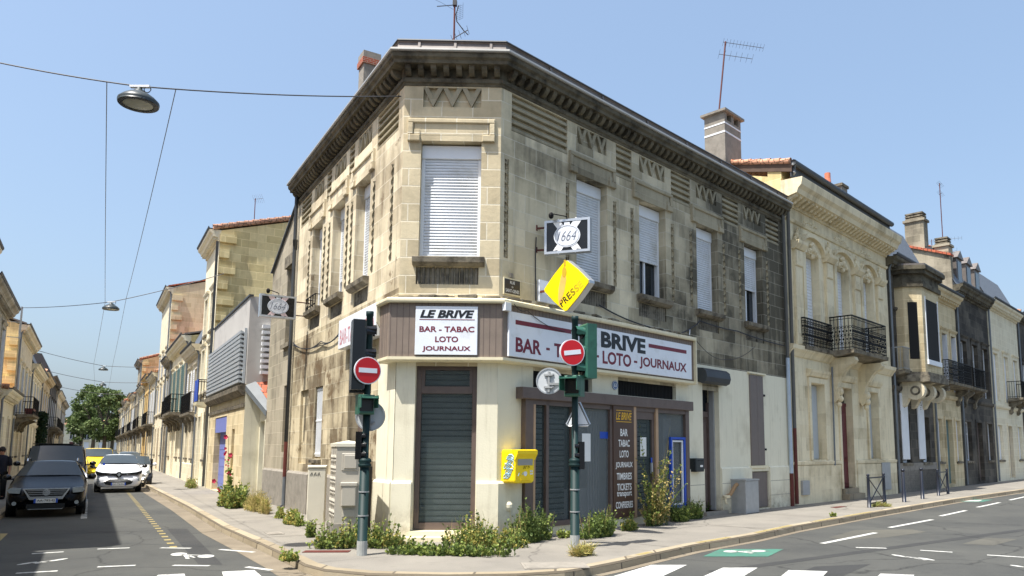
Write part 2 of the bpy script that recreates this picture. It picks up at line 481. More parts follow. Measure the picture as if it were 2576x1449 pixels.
M['maroon'] = plain('maroon lettering', (112, 22, 44), .45, .05, 6)
M['black_let'] = plain('black lettering', (16, 18, 24), .4, .05, 6)
M['white_let'] = plain('white lettering', (228, 228, 224), .5, .02, 6)
M['yellow_let'] = plain('gold lettering', (222, 172, 34), .5, .05, 6)
M['metal_grey'] = plain('grey galvanised metal', (160, 162, 162), .5, .08, 6, metal=.2)
M['shutter_plastic'] = plain('roller shutter plastic', (216, 220, 224), .5, .03, 2, dirt=((186, 186, 178), .6, 1.8, .5))
M['alu'] = plain('aluminium frame', (190, 194, 198), .3, .05, 4, metal=.6)
M['black'] = plain('black gloss panel', (14, 15, 18), .25, .1, 4)
M['dark'] = plain('dark interior', (22, 22, 22), .9, .2, 1)
M['green'] = plain('dark green signal paint', (44, 92, 76), .4, .12, 5, dirt=((20, 40, 38), .4, 6, .55))
M['green_pole'] = plain('dark green pole paint', (18, 42, 42), .55, .12, 4, spec=.25, dirt=((92, 104, 100), .6, 9, .66))
M['pole_grey'] = plain('pole concrete foot', (160, 162, 158), .8, .15, 8)
M['red_sign'] = plain('red sign face', (196, 16, 28), .35, .03, 4)
M['grey_iron'] = plain('wrought iron black', (13, 13, 15), .6, .2, 9, spec=.2)
M['pipe'] = plain('grey downpipe', (112, 118, 124), .45, .1, 3, metal=.3)
M['pipe_light'] = plain('pale blue downpipe', (168, 182, 196), .45, .08, 3)
M['rust'] = plain('rust brown iron', (92, 40, 32), .7, .25, 6)
M['cable'] = plain('black cable', (40, 42, 48), .6, .1, 4)
M['wire'] = plain('steel wire', (90, 98, 110), .4, .1, 4)
M['yellow_post'] = plain('post yellow', (248, 214, 10), .38, .05, 3, dirt=((214, 178, 20), .4, 3, .55))
M['yellow_sign'] = plain('sign yellow', (250, 218, 10), .3, .04, 2)
M['blue'] = plain('blue frame', (28, 74, 176), .4, .06, 4)
M['blue_door'] = plain('lavender blue door', (112, 122, 184), .5, .06, 4)
M['glass'] = glassy('window glass', (26, 32, 34), .72)
M['glass_shop'] = glassy('shop glass', (104, 118, 118), .24, .02)
M['glass_pale'] = glassy('pale reflection shop glass', (160, 168, 168), .26, .03)  # pale tint paints the street's reflection and the interior into the pane colour
M['glass_dark'] = plain('dark glass', (34, 40, 44), .06, .1, 1)
M['grille'] = plain('rolling shutter slats', (196, 208, 206), .55, .12, 3, dirt=((150, 162, 160), .6, 2.2, .5))
M['interior'] = plain('shop interior grey', (214, 222, 224), .8, .06, 1)
M['cabinet'] = plain('cabinet greige', (172, 166, 153), .5, .04, 3, dirt=((150, 142, 128), .4, 2.5, .58))
M['cabinet_pale'] = plain('cabinet cream', (206, 200, 182), .5, .04, 3, dirt=((170, 160, 140), .4, 3, .6))
M['concrete'] = plain('concrete', (136, 130, 120), .9, .15, 5, bump=.008, dirt=((84, 78, 70), .5, 3, .52))
M['road'] = asphalt('asphalt', (58, 59, 58), (78, 78, 74), .7)
M['road_patch'] = asphalt('asphalt patch', (74, 73, 68), (90, 88, 80), .3, 2)
M['road_dark'] = asphalt('asphalt trench', (50, 51, 51), (60, 60, 59), .3, 2)
M['pave'] = asphalt('pavement asphalt', (112, 108, 101), (130, 125, 116), .6, 2.0)
M['kerb'] = stone('kerb limestone', (168, 156, 134), (146, 134, 112), (92, 84, 72), 1.1, 2.0, .02, (120, 110, 94), .5, .48)
M['gutter'] = asphalt('gutter stone', (104, 95, 81), (124, 114, 98), .8, 3)
M['paint_white'] = plain('road paint white', (190, 190, 184), .8, .08, 4, dirt=((110, 110, 108), .8, 9, .5))
M['paint_yellow'] = plain('road paint yellow', (146, 130, 80), .8, .08, 4, dirt=((140, 136, 110), .8, 8, .5))
M['paint_green'] = plain('road paint green', (62, 112, 96), .8, .1, 3, dirt=((78, 84, 80), .75, 5, .48))
M['tile'] = tiles('canal tiles', (226, 174, 142), (202, 148, 118))
M['tile_red'] = tiles('red tiles', (196, 106, 74), (178, 88, 60))
M['brick'] = stone('red brick', (168, 84, 60), (150, 70, 50), (170, 150, 132), .22, .07, .01, (90, 60, 50), .3, .55)
M['terracotta'] = plain('terracotta', (206, 122, 92), .8, .1, 6)
M['render_grey'] = plain('grey cladding', (182, 178, 172), .7, .06, .8, dirt=((122, 118, 114), .4, 1.0, .52))
M['shutter_w'] = plain('white shutter paint', (222, 224, 226), .55, .04, 4)
M['shutter_g'] = plain('grey shutter paint', (176, 182, 184), .6, .05, 4)
M['shutter_b'] = plain('grey brown shutter paint', (112, 102, 96), .6, .06, 5)
M['shutter_teal'] = plain('teal shutter paint', (84, 112, 112), .55, .08, 4)
M['redwood'] = plain('dark red door', (92, 30, 36), .5, .1, 4)
M['leaf'] = leafy('weed leaves', [(96, 118, 54), (130, 148, 74), (158, 166, 92), (112, 128, 62)])
M['leaf_dark'] = leafy('dark weed leaves', [(70, 88, 46), (92, 110, 58), (116, 132, 74)])
M['leaf_dry'] = leafy('dry grass', [(176, 156, 98), (196, 178, 120), (140, 130, 76), (120, 124, 66)])
M['leaf_yel'] = leafy('yellowing weed', [(176, 166, 88), (206, 190, 112), (136, 142, 74), (110, 122, 60)])
M['leaf_tree'] = leafy('tree leaves', [(62, 78, 44), (86, 104, 58), (116, 130, 80), (72, 90, 50)])
M['leaf_ivy'] = leafy('ivy leaves', [(26, 44, 26), (38, 58, 34)])
M['bark'] = plain('bark', (92, 82, 68), .9, .2, 8, bump=.02)
M['flower'] = leafy('hollyhock petals', [(176, 30, 70), (206, 50, 92)])
M['tyre'] = plain('tyre rubber', (24, 24, 25), .8, .1, 6)
M['rim'] = plain('alloy rim', (150, 154, 158), .35, .05, 6, metal=.7)
M['chrome'] = plain('chrome', (210, 212, 214), .15, .02, 4, metal=1.0)
M['lamp_glass'] = plain('headlamp glass', (150, 158, 160), .08, .15, 25)
M['car_glass'] = plain('car glass', (62, 70, 75), .06, .15, .8, spec=.35)
M['plate_white'] = plain('number plate', (214, 216, 212), .4, .02, 4)

# ================================================================== ground
def stru(o, label=None):
    return tag(o, label, None, None, 'structure')
def off_path(path, d):
    path = [Vector((q[0], q[1], 0)) for q in path]; out = []
    for i in range(len(path)):
        ns = []
        for j in (i - 1, i):
            if 0 <= j < len(path) - 1:
                t = (path[j + 1] - path[j]).normalized(); ns.append(Vector((t.y, -t.x, 0)))
        nn = sum(ns, Vector((0, 0, 0))).normalized(); k = 1 / nn.dot(ns[0])
        out.append(path[i] + nn * (k * d))
    return out
road = MB().quad((-900, -300, ROADZ), (900, -300, ROADZ), (900, 1500, ROADZ), (-900, 1500, ROADZ)).build('road', M['road'])
stru(road)
kl = [gnd(x, y, ROADZ) for x, y in ((378, 1233), (470, 1283), (560, 1340), (657, 1385))]
kr = [gnd(x, y, ROADZ) for x, y in ((1560, 1432), (1650, 1410), (1745, 1388), (1900, 1360), (2000, 1337), (2200, 1300), (2400, 1265))]
far_l = [F2.p(150, 1.9), F2.p(70, 1.85), F2.p(25, 1.8)]
far_r = [FR.p(32, 3.0), FR.p(60, 2.6), FR.p(150, 2.2)]
nose = [gnd(x, y, ROADZ) for x, y in ((736, 1424), (766, 1441), (815, 1455), (930, 1466), (1120, 1470), (1300, 1467), (1420, 1459), (1490, 1447))]
KERB = [Vector((q.x, q.y, 0)) for q in far_l + kl + nose + kr + far_r]
kerb_mb = MB().sweep(KERB, [(.02, -.2), (.005, -.02), (-.02, .008), (-.19, .008), (-.19, -.2)])
stru(kerb_mb.build('kerb', M['kerb']))
inn = off_path(KERB, -.12)
pv = MB()
pv.add([(q.x, q.y, 0) for q in inn] + [FR.p(150, -12), (0, 80, 0), F2.p(150, -12)], [tuple(range(len(inn) + 3))])
pavement = stru(pv.build('pavement', M['pave']))
# pavement joints and patches in the asphalt
jm = MB()
for u, v0, v1 in ((1.2, .3, 3.2), (5.2, .2, 3.1), (9.0, .6, 3.0), (13.0, .2, 2.8)):
    P = [FR.p(u, v0, .004), FR.p(u + .04, v0, .004), FR.p(u + .34, v1, .004), FR.p(u + .3, v1, .004)]; jm.quad(*P)
for u, v0, v1 in ((1.5, .2, 2.1), (6.0, .2, 2.1), (10.2, .1, 2.1)):
    P = [FL.p(u, v0, .004), FL.p(u + .04, v0, .004), FL.p(u + .14, v1, .004), FL.p(u + .1, v1, .004)]; jm.quad(*P)
jm.build('joint', M['concrete'], pavement)
# gutters
gm = MB().sweep(off_path(KERB[1:10], 0), [(.022, ROADZ + .004), (.4, ROADZ + .004)], closed=False)
gm.sweep(KERB[14:], [(.022, ROADZ + .004), (.16, ROADZ + .004)], closed=False)
stru(gm.build('gutter', M['gutter']))
# yellow paint on the kerb of the right hand street
ym = MB(); i0 = KERB.index(Vector((kr[0].x, kr[0].y, 0)))
def along(path, s0, s1):
    out = []; acc = 0
    for a, b in zip(path, path[1:]):
        l = (b - a).length
        for k in range(9):
            s = acc + l * k / 8
            q = a.lerp(b, k / 8)
            if s0 <= s <= s1 and (not out or (q - out[-1]).length > 1e-4): out.append(q)
        acc += l
    return out
for s0, s1 in ((.6, 1.3), (2.6, 4.2), (5.0, 7.2), (7.9, 9.6), (10.2, 12.6), (13.2, 14.0)):
    q = along(KERB[i0:], s0, s1)
    if len(q) > 1: ym.sweep(q, [(-.045, .0105), (-.15, .0105)], closed=False)
ym.build('kerb_paint', M['paint_yellow'], pavement)
# pavement across the left street
pl = MB()
far_pave = MB().slab(FW, [(-25, -3), (150, -3), (150, 1.85), (-25, 1.85)], -.2, 0).build('pavement', M['pave'])
stru(far_pave)
stru(MB().prism(FW, [(1.82, -.2), (1.82, .008), (1.98, .008), (2.0, -.02), (2.015, -.2)], -25, 150).build('kerb', M['kerb']))
# metal plates in the pavement
def cover(px, py, wd, dp, ang, label, m):
    q = gnd(px, py); F = Fr((q.x, q.y, 0), (math.cos(ang), math.sin(ang), 0), (-math.sin(ang), math.cos(ang), 0))
    mb = MB().slab(F, [(-wd / 2, -dp / 2), (wd / 2, -dp / 2), (wd / 2, dp / 2), (-wd / 2, dp / 2)], .001, .010)
    mb.slab(F, [(-wd / 2 + .04, -dp / 2 + .04), (wd / 2 - .04, -dp / 2 + .04), (wd / 2 - .04, dp / 2 - .04), (-wd / 2 + .04, dp / 2 - .04)], .010, .014)
    tag(mb.build('drain_cover', m), label, 'drain cover')
aR = math.atan2(FR.u.y, FR.u.x); aL = math.atan2(FL.u.y, FL.u.x)
cover(1395, 1423, .95, .6, .15, 'large grey metal cover in the pavement at the corner, near the right traffic light', M['concrete'])
cover(822, 1388, .75, .22, .05, 'narrow brown metal cover in the pavement by the left traffic light pole', M['rust'])
cover(690, 1342, .5, .3, aL, 'dark cover in the pavement beside the tall street cabinet', M['concrete'])
cover(2110, 1276, .7, .2, aR, 'brown metal slot in the pavement before the crossed barriers', M['rust'])

# road paint
ZP = ROADZ + .005
def dash(mb, x0, y0, x1, y1, w_):
    a, b = gnd(x0, y0, ZP), gnd(x1, y1, ZP); t = (b - a).normalized(); n = Vector((-t.y, t.x, 0)) * w_ / 2
    mb.quad(a - n, a + n, b + n, b - n)
def poly(mb, pts, z=ZP): mb.add([gnd(x, y, z) for x, y in pts], [tuple(range(len(pts)))])
def bike(mb, a, b, up, z):
    """a bicycle with rider painted flat: a, b wheel centres on the ground, up = rider's side"""
    c = (a + b) / 2; x = (b - a) / 2; L = x.length; y = up * L
    def pt(s, t): q = c + x * s + y * t; return (q.x, q.y, z)
    for s in (-1, 1):
        mb.add([pt(s + .52 * math.cos(k * math.pi / 10), .47 * math.sin(k * math.pi / 10)) for k in range(20)], [tuple(range(20))])
    for pts in ([(-.95, 0), (-.55, .2), (.05, .75), (.25, .72), (-.1, .25), (-.2, -.05)], [(-.1, .3), (.55, .62), (.62, .5), (0, .12)], [(-.42, -.1), (.5, -.2), (.55, -.1), (-.3, .05)],
                [(.2, 1.0), (.1, .82), (.3, .7), (.45, .82), (.4, .98)]):
        mb.add([pt(*q) for q in pts], [tuple(range(len(pts)))])
for F0, x0, y0, x1, y1 in ((0, 80, 1393, 160, 1388), (0, 245, 1381, 326, 1378), (0, 404, 1378, 480, 1379), (0, 553, 1382, 640, 1389), (0, 40, 1442, 145, 1436), (0, 245, 1426, 341, 1422),
                           (0, 435, 1422, 527, 1423), (0, 620, 1426, 683, 1434), (0, 2153, 1377, 2230, 1379), (0, 2315, 1384, 2396, 1389), (0, 2483, 1396, 2580, 1402)):
    mb = MB(); dash(mb, x0, y0, x1, y1, .1); mb.build('crossing_dash', M['paint_white'], road)
for x0, y0, x1, y1 in ((2068, 1367, 2203, 1340), (2238, 1327, 2345, 1307), (2366, 1298, 2430, 1284), (2459, 1276, 2515, 1264), (2540, 1258, 2590, 1247)):
    mb = MB(); dash(mb, x0, y0, x1, y1, .12); mb.build('lane_dash', M['paint_white'], road)
fr_side = Vector((FR.n.x, FR.n.y, 0))
for ax, ay, bx, by, sg in ((68, 1417, 148, 1408, -1), (450, 1394, 518, 1399, -1), (2262, 1398, 2330, 1406, -1), (2560, 1424, 2625, 1430, -1)):
    mb = MB(); bike(mb, gnd(ax, ay, ZP), gnd(bx, by, ZP), Vector((.05, -1, 0)).normalized() * 1.25, ZP); mb.build('cycle_symbol', M['paint_white'], road)
mb = MB(); poly(mb, [(1767, 1400), (1812, 1381), (1972, 1381), (1932, 1400)]); mb.build('cycle_box', M['paint_green'], road)
mb = MB(); bike(mb, gnd(1838, 1387, ZP + .004), gnd(1908, 1386, ZP + .004), Vector((-.1, -1, 0)) * 1.05, ZP + .004); mb.build('cycle_symbol', M['paint_white'], road)
mb = MB(); poly(mb, [(2388, 1262), (2424, 1256), (2498, 1257), (2470, 1263)]); mb.build('cycle_box', M['paint_green'], road)
mb = MB(); poly(mb, [(2425, 1258), (2472, 1258), (2462, 1261), (2415, 1261)], ZP + .004); mb.build('cycle_symbol', M['paint_white'], road)
for pts in ([(1500, 1462), (1638, 1421), (1728, 1421), (1640, 1462)], [(1742, 1462), (1818, 1428), (1906, 1428), (1850, 1462)], [(1945, 1465), (1984, 1434), (2082, 1437), (2055, 1465)], [(2190, 1465), (2215, 1443), (2300, 1446), (2290, 1465)],
            [(566, 1462), (558, 1438), (640, 1434), (672, 1462)], [(380, 1462), (398, 1446), (464, 1443), (470, 1462)]):
    mb = MB(); poly(mb, pts); mb.build('crosswalk_stripe', M['paint_white'], road)
mb = MB()
for k in range(36):                                                    # yellow dashes along the left street's kerb
    s = -15.3 + k * .62
    for a in (0,):
        P = [F2.p(s, 2.42, ZP), F2.p(s + .22, 2.42, ZP), F2.p(s + .22, 2.30, ZP), F2.p(s, 2.30, ZP)]; mb.quad(*P)
yd = mb.build('yellow_dashes', M['paint_yellow'], road)
mb = MB(); poly(mb, [(0, 1361), (0, 1342), (20, 1342), (0, 1361)][:3]); mb.build('yellow_mark', M['paint_yellow'], road)
mb = MB()
for k in range(14):
    s = -7.8 + k * .62
    mb.quad(F2.p(s, 3.88, ZP), F2.p(s + .34, 3.88, ZP), F2.p(s + .34, 3.74, ZP), F2.p(s, 3.74, ZP))
mb.build('parking_dashes', M['paint_white'], road)

# mended and worn patches in the asphalt
for m, pts in (('road_patch', [(2085, 1352), (2150, 1334), (2290, 1331), (2330, 1338), (2230, 1352), (2120, 1358)]), ('road_dark', [(1990, 1449), (2050, 1425), (2190, 1419), (2120, 1449)]), ('road_patch', [(2420, 1368), (2480, 1352), (2560, 1356), (2500, 1372)]),
              ('road_dark', [(420, 1330), (470, 1330), (560, 1420), (500, 1420)]), ('road_dark', [(1780, 1436), (2576, 1330), (2576, 1336), (1800, 1442)])):
    mb = MB(); mb.add([gnd(x, y, ROADZ + .002) for x, y in pts], [tuple(range(len(pts)))]); mb.build('asphalt_patch', M[m], road)

# ================================================================== corner building
ULE, URE = 8.85, 12.35
PATH = [FL.p(ULE), A_, B_, FR.p(URE)]
cb = thing('corner_building', 'two-storey sooty limestone corner building with closed bar and cream ground floor', 'building', (A_.x, A_.y, 0))
WL = [(2.0, 3.05), (3.95, 5.0), (6.0, 7.05)]
WR = [(2.3, 3.38), (4.62, 5.75), (7.2, 8.3), (9.8, 10.9)]
WC = [(.36, 1.57)]
ZS, ZT = 5.45, 7.85
def orn(Ws, louv, ropes):
    hs = []
    for a, b in Ws:
        hs.append((a, b, ZS, ZT, .36))
        hs.append((a + .02, b - .02, 8.58, 8.99, .08, 1))
        hs.append((a - .04, b - .02, 4.92, 5.27, .07, 1))
    for a, b in louv: hs.append((a, b, 8.2, 9.0, .09, 1))
    for r in ropes: hs.append((r - .055, r + .055, 5.5, 7.55, .06, 1))
    return hs
lvL = [(.3, 1.62), (3.3, 3.72), (5.28, 5.72), (7.35, 8.5)]
lvR = [(.29, 1.99), (3.72, 4.33), (6.02, 6.92), (8.6, 9.5), (11.2, 12.05)]
rpL = [.55, 1.72, 3.33, 3.68, 5.28, 5.72, 7.33]
rpR = [.17, 2.0, 3.66, 4.33, 6.05, 6.92, 8.62, 9.5, 11.2]
def facade(F, Ws, louv, ropes, u0, u1, m):
    zl = 4.85
    MB().wall(F, u0, u1, 3.3, zl, []).build('stone_wall', M['stone_low' if F is FL else m], cb)
    mb = MB().wall(F, u0, u1, zl, 8.12, [h for h in orn(Ws, louv, ropes) if h[3] < 8.1])
    mb.build('stone_wall', M[m], cb)
    mb = MB().wall(F, u0, u1, 8.12, 9.35, [h for h in orn(Ws, louv, ropes) if h[2] > 8.1]); mb.build('frieze', M[m], cb)
    for r in ropes:                                                      # twisted rope moulding
        mb = MB(); N = 90
        P = []; fs = []
        for i in range(N + 1):
            z = 5.5 + 2.05 * i / N; a0 = i * .36
            for k in range(4):
                a = a0 + k * math.pi / 2; rr = .054 if k % 2 == 0 else .022; P.append(F.p(r + rr * math.cos(a), -.015 + rr * math.sin(a), z))
        for i in range(N):
            for k in range(4): fs.append((i * 4 + k, i * 4 + (k + 1) % 4, i * 4 + 4 + (k + 1) % 4, i * 4 + 4 + k))
        mb.add(P, fs); mb.build('rope_moulding', M['stone_frieze'], cb)
    for a, b in louv:
        mb = MB()
        for k in range(5):
            z = 8.2 + .16 * k
            mb.prism(F, [(-.088, z + .01), (-.004, z + .015), (.0, z + .06), (-.075, z + .14), (-.088, z + .14)], a + .002, b - .002)
        mb.build('louvre_panel', M['stone_frieze'], cb)
    for a, b in Ws:
        mb = MB(); w_ = (b - a) - .04; u = a + .02; t = .13                      # zigzag band
        top, bot = 8.985, 8.585
        for k in range(3):
            x0, x1, xm = u + w_ * k / 3, u + w_ * (k + 1) / 3, u + w_ * (k + .5) / 3; h_ = w_ * .085
            mb.plate(F, [(x0, top), (x0 + h_, top), (xm, bot + .21), (xm, bot)], -.075, -.003)
            mb.plate(F, [(x1, top), (x1 - h_, top), (xm, bot + .21), (xm, bot)], -.075, -.002)
        mb.build('zigzag_panel', M['stone_frieze'], cb)
        mb = MB()                                                        # framed lintel with ears
        mb.box(F, a - .14, b + .14, -.01, .03, 7.97, 8.22)
        mb.bbox(F, a - .27, b + .27, -.01, .07, 8.22, 8.31, .015)
        for e in (a - .27, b + .16):
            mb.bbox(F, e, e + .11, -.01, .07, 7.97, 8.22, .015)
            mb.bbox(F, (a - .27) if e < a else (b + .02), (a - .02) if e < a else (b + .27), -.01, .075, 7.84, 7.97, .012)
            mb.box(F, (a - .14) if e < a else (b + .03), (a - .03) if e < a else (b + .14), .0, .05, 7.97, 8.08)
        mb.box(F, a - .02, b + .02, -.01, .028, 7.853, 7.97)
        mb.build('lintel', M['stone_frieze'] if F is FR else M[m], cb)
        mb = MB().prism(F, [(-.34, 5.36), (0, 5.28), (.06, 5.28), (.14, 5.34), (.15, 5.44), (.13, 5.455), (-.34, 5.475)], a - .1, b + .1)
        mb.build('window_sill', M['sill'], cb)
        mb = MB(); n = 13; mb.smooth = True
        for k in range(n):
            x = a - .04 + (b - a + .02) * (k + .5) / n; r = (b - a) / n * .44
            mb.add([F.p(x + r * math.cos(t_), -.07 + r * 1.3 * math.sin(t_), z) for z in (4.925, 5.265) for t_ in [math.pi * j / 5 for j in range(6)]],
                   [(j, j + 1, j + 7, j + 6) for j in range(5)] + [tuple(range(6))])
        mb.build('fluted_panel', M['sill'], cb)
def shutter_window(F, a, b, z0, z1, closed, dep=.22, box=.28, parent=cb, m='white'):
    """white frame, roller shutter let down over part of it, glass below"""
    v = -dep; mb = MB()
    mb.box(F, a, a + .07, v - .1, v, z0, z1 - box); mb.box(F, b - .07, b, v - .1, v, z0, z1 - box)
    mb.bbox(F, a, b, v - .12, v + .03, z1 - box, z1, .01)
    fr = mb.build('window', M[m], parent)
    zb = z1 - box - (z1 - box - z0) * closed
    mb = MB(); z = z1 - box; h = .062
    while z - h > zb - .01:
        mb.prism(F, [(v - .05, z - h), (v - .012, z - h + .004), (v - .005, z - h * .5), (v - .022, z - .003), (v - .05, z)], a + .072, b - .072); z -= h
    mb.box(F, a + .072, b - .072, v - .05, v - .004, z - .03, z)
    for e in (a + .16, b - .22): mb.box(F, e, e + .05, v - .004, v + .02, z - .03, z - .005)
    mb.build('roller_shutter', M['shutter_plastic'], fr)
    if closed < .98:
        mb = MB(); mb.box(F, (a + b) / 2 - .03, (a + b) / 2 + .03, v - .1, v - .055, z0, zb); mb.box(F, a + .072, b - .072, v - .1, v - .057, z0, z0 + .07)
        mb.build('sash', M[m], fr)
        MB().box(F, a + .08, b - .08, v - .12, v - .105, z0, z).build('pane', M['glass_dark'], fr)
facade(FC, WC, [], [], 0, CW, 'stone_front')
facade(FL, WL, lvL, rpL, 0, ULE, 'stone_left')
facade(FR, WR, lvR, rpR, 0, URE, 'stone_right')
shutter_window(FC, *WC[0], ZS + .06, ZT - .03, 1.0, dep=.16)
for (a, b), c in zip(WR, (1.0, .55, 1.0, .5)): shutter_window(FR, a, b, ZS + .02, ZT - .02, c)
for (a, b), c in zip(WL, (1.0, .8, .6)): shutter_window(FL, a, b, ZS + .02, ZT - .02, c)
# balconette of flower boxes on the far left window
mb = MB(); a, b = WL[2]
for z in (5.52, 5.78): mb.box(FL, a + .02, b - .02, .1, .125, z, z + .02)
for k in range(5): mb.box(FL, a + .02 + (b - a - .06) * k / 4, a + .04 + (b - a - .06) * k / 4, .1, .12, 5.46, 5.79)
for x in (a + .02, b - .04): mb.box(FL, x, x + .02, -.05, .1, 5.78, 5.8)
mb.build('window_guard', M['grey_iron'], cb)

# cornice: string, corbel blocks, moulded slab, zinc edge
mb = MB().sweep(PATH, [(-.1, 9.02), (.015, 9.02), (.03, 9.06), (.06, 9.08), (.07, 9.14), (.05, 9.17), (-.1, 9.17)])
mb.build('string_course', M['cornice'], cb)
mb = MB().sweep(PATH, [(-.12, 9.165), (.02, 9.165), (.04, 9.36), (.29, 9.365), (.30, 9.43), (.35, 9.47), (.36, 9.55), (-.12, 9.56)])
co = mb.build('cornice', M['cornice'], cb)
mb = MB()
def corbels(F, u0, u1, n):
    for k in range(n):
        u = u0 + (u1 - u0) * (k + .5) / n
        mb.prism(F, [(.025, 9.2), (.11, 9.2), (.17, 9.235), (.22, 9.29), (.24, 9.364), (.025, 9.364)], u - .055, u + .055)
corbels(FC, -.04, CW + .04, 8); corbels(FL, .06, ULE, 38); corbels(FR, .06, URE, 52)
mb.build('corbels', M['cornice'], co)
rf = MB().sweep(PATH, [(-.3, 9.57), (.34, 9.568), (.345, 9.60), (.34, 9.625), (.23, 9.66), (.19, 9.84), (.215, 9.86), (.2, 9.885), (.16, 9.88), (-.3, 9.9)])
q = [Vector((x.x, x.y, 9.9)) for x in off_path(PATH, -.29)]
rf.add([tuple(x) for x in q] + [tuple(FR.p(URE, -8, 10.3)), tuple(FL.p(ULE, -8, 10.3))], [tuple(range(6))])
roof = rf.build('roof', M['zinc'], cb)
mb = MB()
for F, us in ((FC, [.28, 1.0, 1.72]), (FR, [1.2 + 1.75 * k for k in range(7)]), (FL, [1 + 1.7 * k for k in range(5)])):
    for u in us: mb.prism(F, [(.37, 9.61), (.385, 9.625), (.25, 9.67), (.215, 9.87), (.19, 9.87), (.19, 9.66)], u, u + .05)
mb.build('zinc_seams', M['zinc'], roof)
MB().sweep(PATH, [(.355, 9.562), (.39, 9.562), (.405, 9.585), (.40, 9.625), (.375, 9.635), (.355, 9.62)]).build('zinc_lip', M['zinc_lip'], roof)
MB().sweep(PATH, [(.215, 9.863), (.235, 9.875), (.228, 9.90), (.205, 9.91), (.19, 9.893)]).build('roof_rim', M['zinc_dark'], roof)
# brick topped chimney behind the left parapet
u, z = FL.hit(930, 150, -3.0)
F = FL.sub(u, -3.0)
ch = MB().box(F, -.3, .3, -.3, .3, 9.9, z - .34).build('chimney', M['concrete'], roof)
MB().box(F, -.36, .36, -.36, .36, z - .34, z - .12).build('brick_band', M['brick'], ch)
MB().box(F, -.33, .33, -.33, .33, z - .12, z + .14).build('cap', M['concrete'], ch)
MB().box(FL, ULE - .1, ULE, -8, -.02, 6, 9.6).box(FR, URE - .1, URE, -8, -.02, 6, 9.6).build('end_wall', M['render_grey'], cb)

# ground floor, left street
holes = [(2.0, 3.1, .12, 3.25, .3, 1), (5.3, 6.05, 1.45, 3.9, .3, 1), (6.75, 7.6, 1.3, 3.75, .07, 1)]
MB().wall(FL, 1.0, ULE, 0, 3.3, [(h[0], h[1], h[2], min(h[3], 3.3), h[4], 1) for h in holes]).build('stone_wall', M['stone_low'], cb)
MB().prism(FL, [(0.002, 0), (.06, 0), (.06, 1.02), (.002, 1.08)], 6.3, ULE).prism(FL, [(0.002, 0), (.06, 0), (.06, 1.02), (.002, 1.08)], 3.3, 5.1).build('plinth', M['concrete'], cb)
d = MB().box(FL, 2.02, 3.08, -.29, -.24, .12, 3.22).box(FL, 2.5, 2.6, -.24, -.2, .14, 3.2).build('side_door', M['brown'], cb)
mb = MB()
for k in range(9): mb.tube([FL.p(5.36 + .08 * k, -.06, 1.5), FL.p(5.36 + .08 * k, -.06, 3.28)], .014, 5)
for z in (1.55, 2.4, 3.2): mb.box(FL, 5.3, 6.05, -.075, -.045, z, z + .04)
mb.build('window_grille', M['white'], cb)
MB().prism(FL, [(-.2, 1.36), (.08, 1.34), (.09, 1.42), (-.2, 1.455)], 5.22, 6.13).build('window_sill', M['sill'], cb)
# cream corner piers
mb = MB()
mb.wall(FC, -.004, CW + .004, 0, 3.42, [(.37, 1.56, .16, 3.40, .34)], v=.012)
mb.wall(FL, -.012, 1.0, 0, 3.42, [], v=.02)
mb.quad(FL.p(1.0, .02, 0), FL.p(1.0, -.05, 0), FL.p(1.0, -.05, 3.42), FL.p(1.0, .02, 3.42))
HR = [(.8, 6.36, .2, 2.72, .5), (.95, 2.8, 2.96, 3.38, .14, 1), (3.72, 6.08, 2.96, 3.38, .14, 1), (7.32, 8.15, .1, 3.52, .42), (9.84, 10.9, .03, 1.1, .08, 1)]
mb.wall(FR, -.012, URE, 0, 3.42, [(a, b, c, min(d_, 3.42), *r) for a, b, c, d_, *r in HR], v=.02)
mb.wall(FR, 6.62, URE, 3.42, 3.96, [(7.32, 8.15, 3.42, 3.52, .42)], v=.02)
mb.quad(FR.p(6.62, .02, 3.96), FR.p(URE, .02, 3.96), FR.p(URE, -.01, 3.975), FR.p(6.62, -.01, 3.975))
rw = mb.build('render_wall', M['cream'], cb)
led = [(.013, 0), (.075, 0), (.075, 1.05), (.06, 1.08), (.013, 1.10)]
mb = MB()
mb.prism(FC, led, -.03, .35); mb.prism(FC, led, 1.58, CW + .03)
ledl = [(v + .008, z) for v, z in led]
mb.prism(FL, ledl, -.03, .98); mb.prism(FR, ledl, -.03, .6)
for a, b in ((6.6, 7.3), (8.17, 9.82), (10.92, URE)): mb.prism(FR, [(.021, 0), (.06, 0), (.06, 1.2), (.021, 1.24)], a, b)
mb.build('plinth', M['cream'], rw)
mb = MB()
for a, b in ((6.6, 7.3), (8.17, 9.82), (10.92, URE)):
    for z in (.38, .8): mb.box(FR, a + .01, b - .01, .06, .0615, z, z + .012)
mb.build('plinth_joints', M['concrete'], rw)
mb = MB()
for a, b in ((.95, 2.8), (3.72, 6.08)):
    n = int((b - a) / .06)
    for k in range(n): mb.box(FR, a + (b - a) * k / n, a + (b - a) * k / n + .035, -.11, -.07, 2.962, 3.378)
    mb.box(FR, a + .002, b - .002, -.119, -.115, 2.962, 3.378)
mb.build('vent_boards', M['dark'], rw)
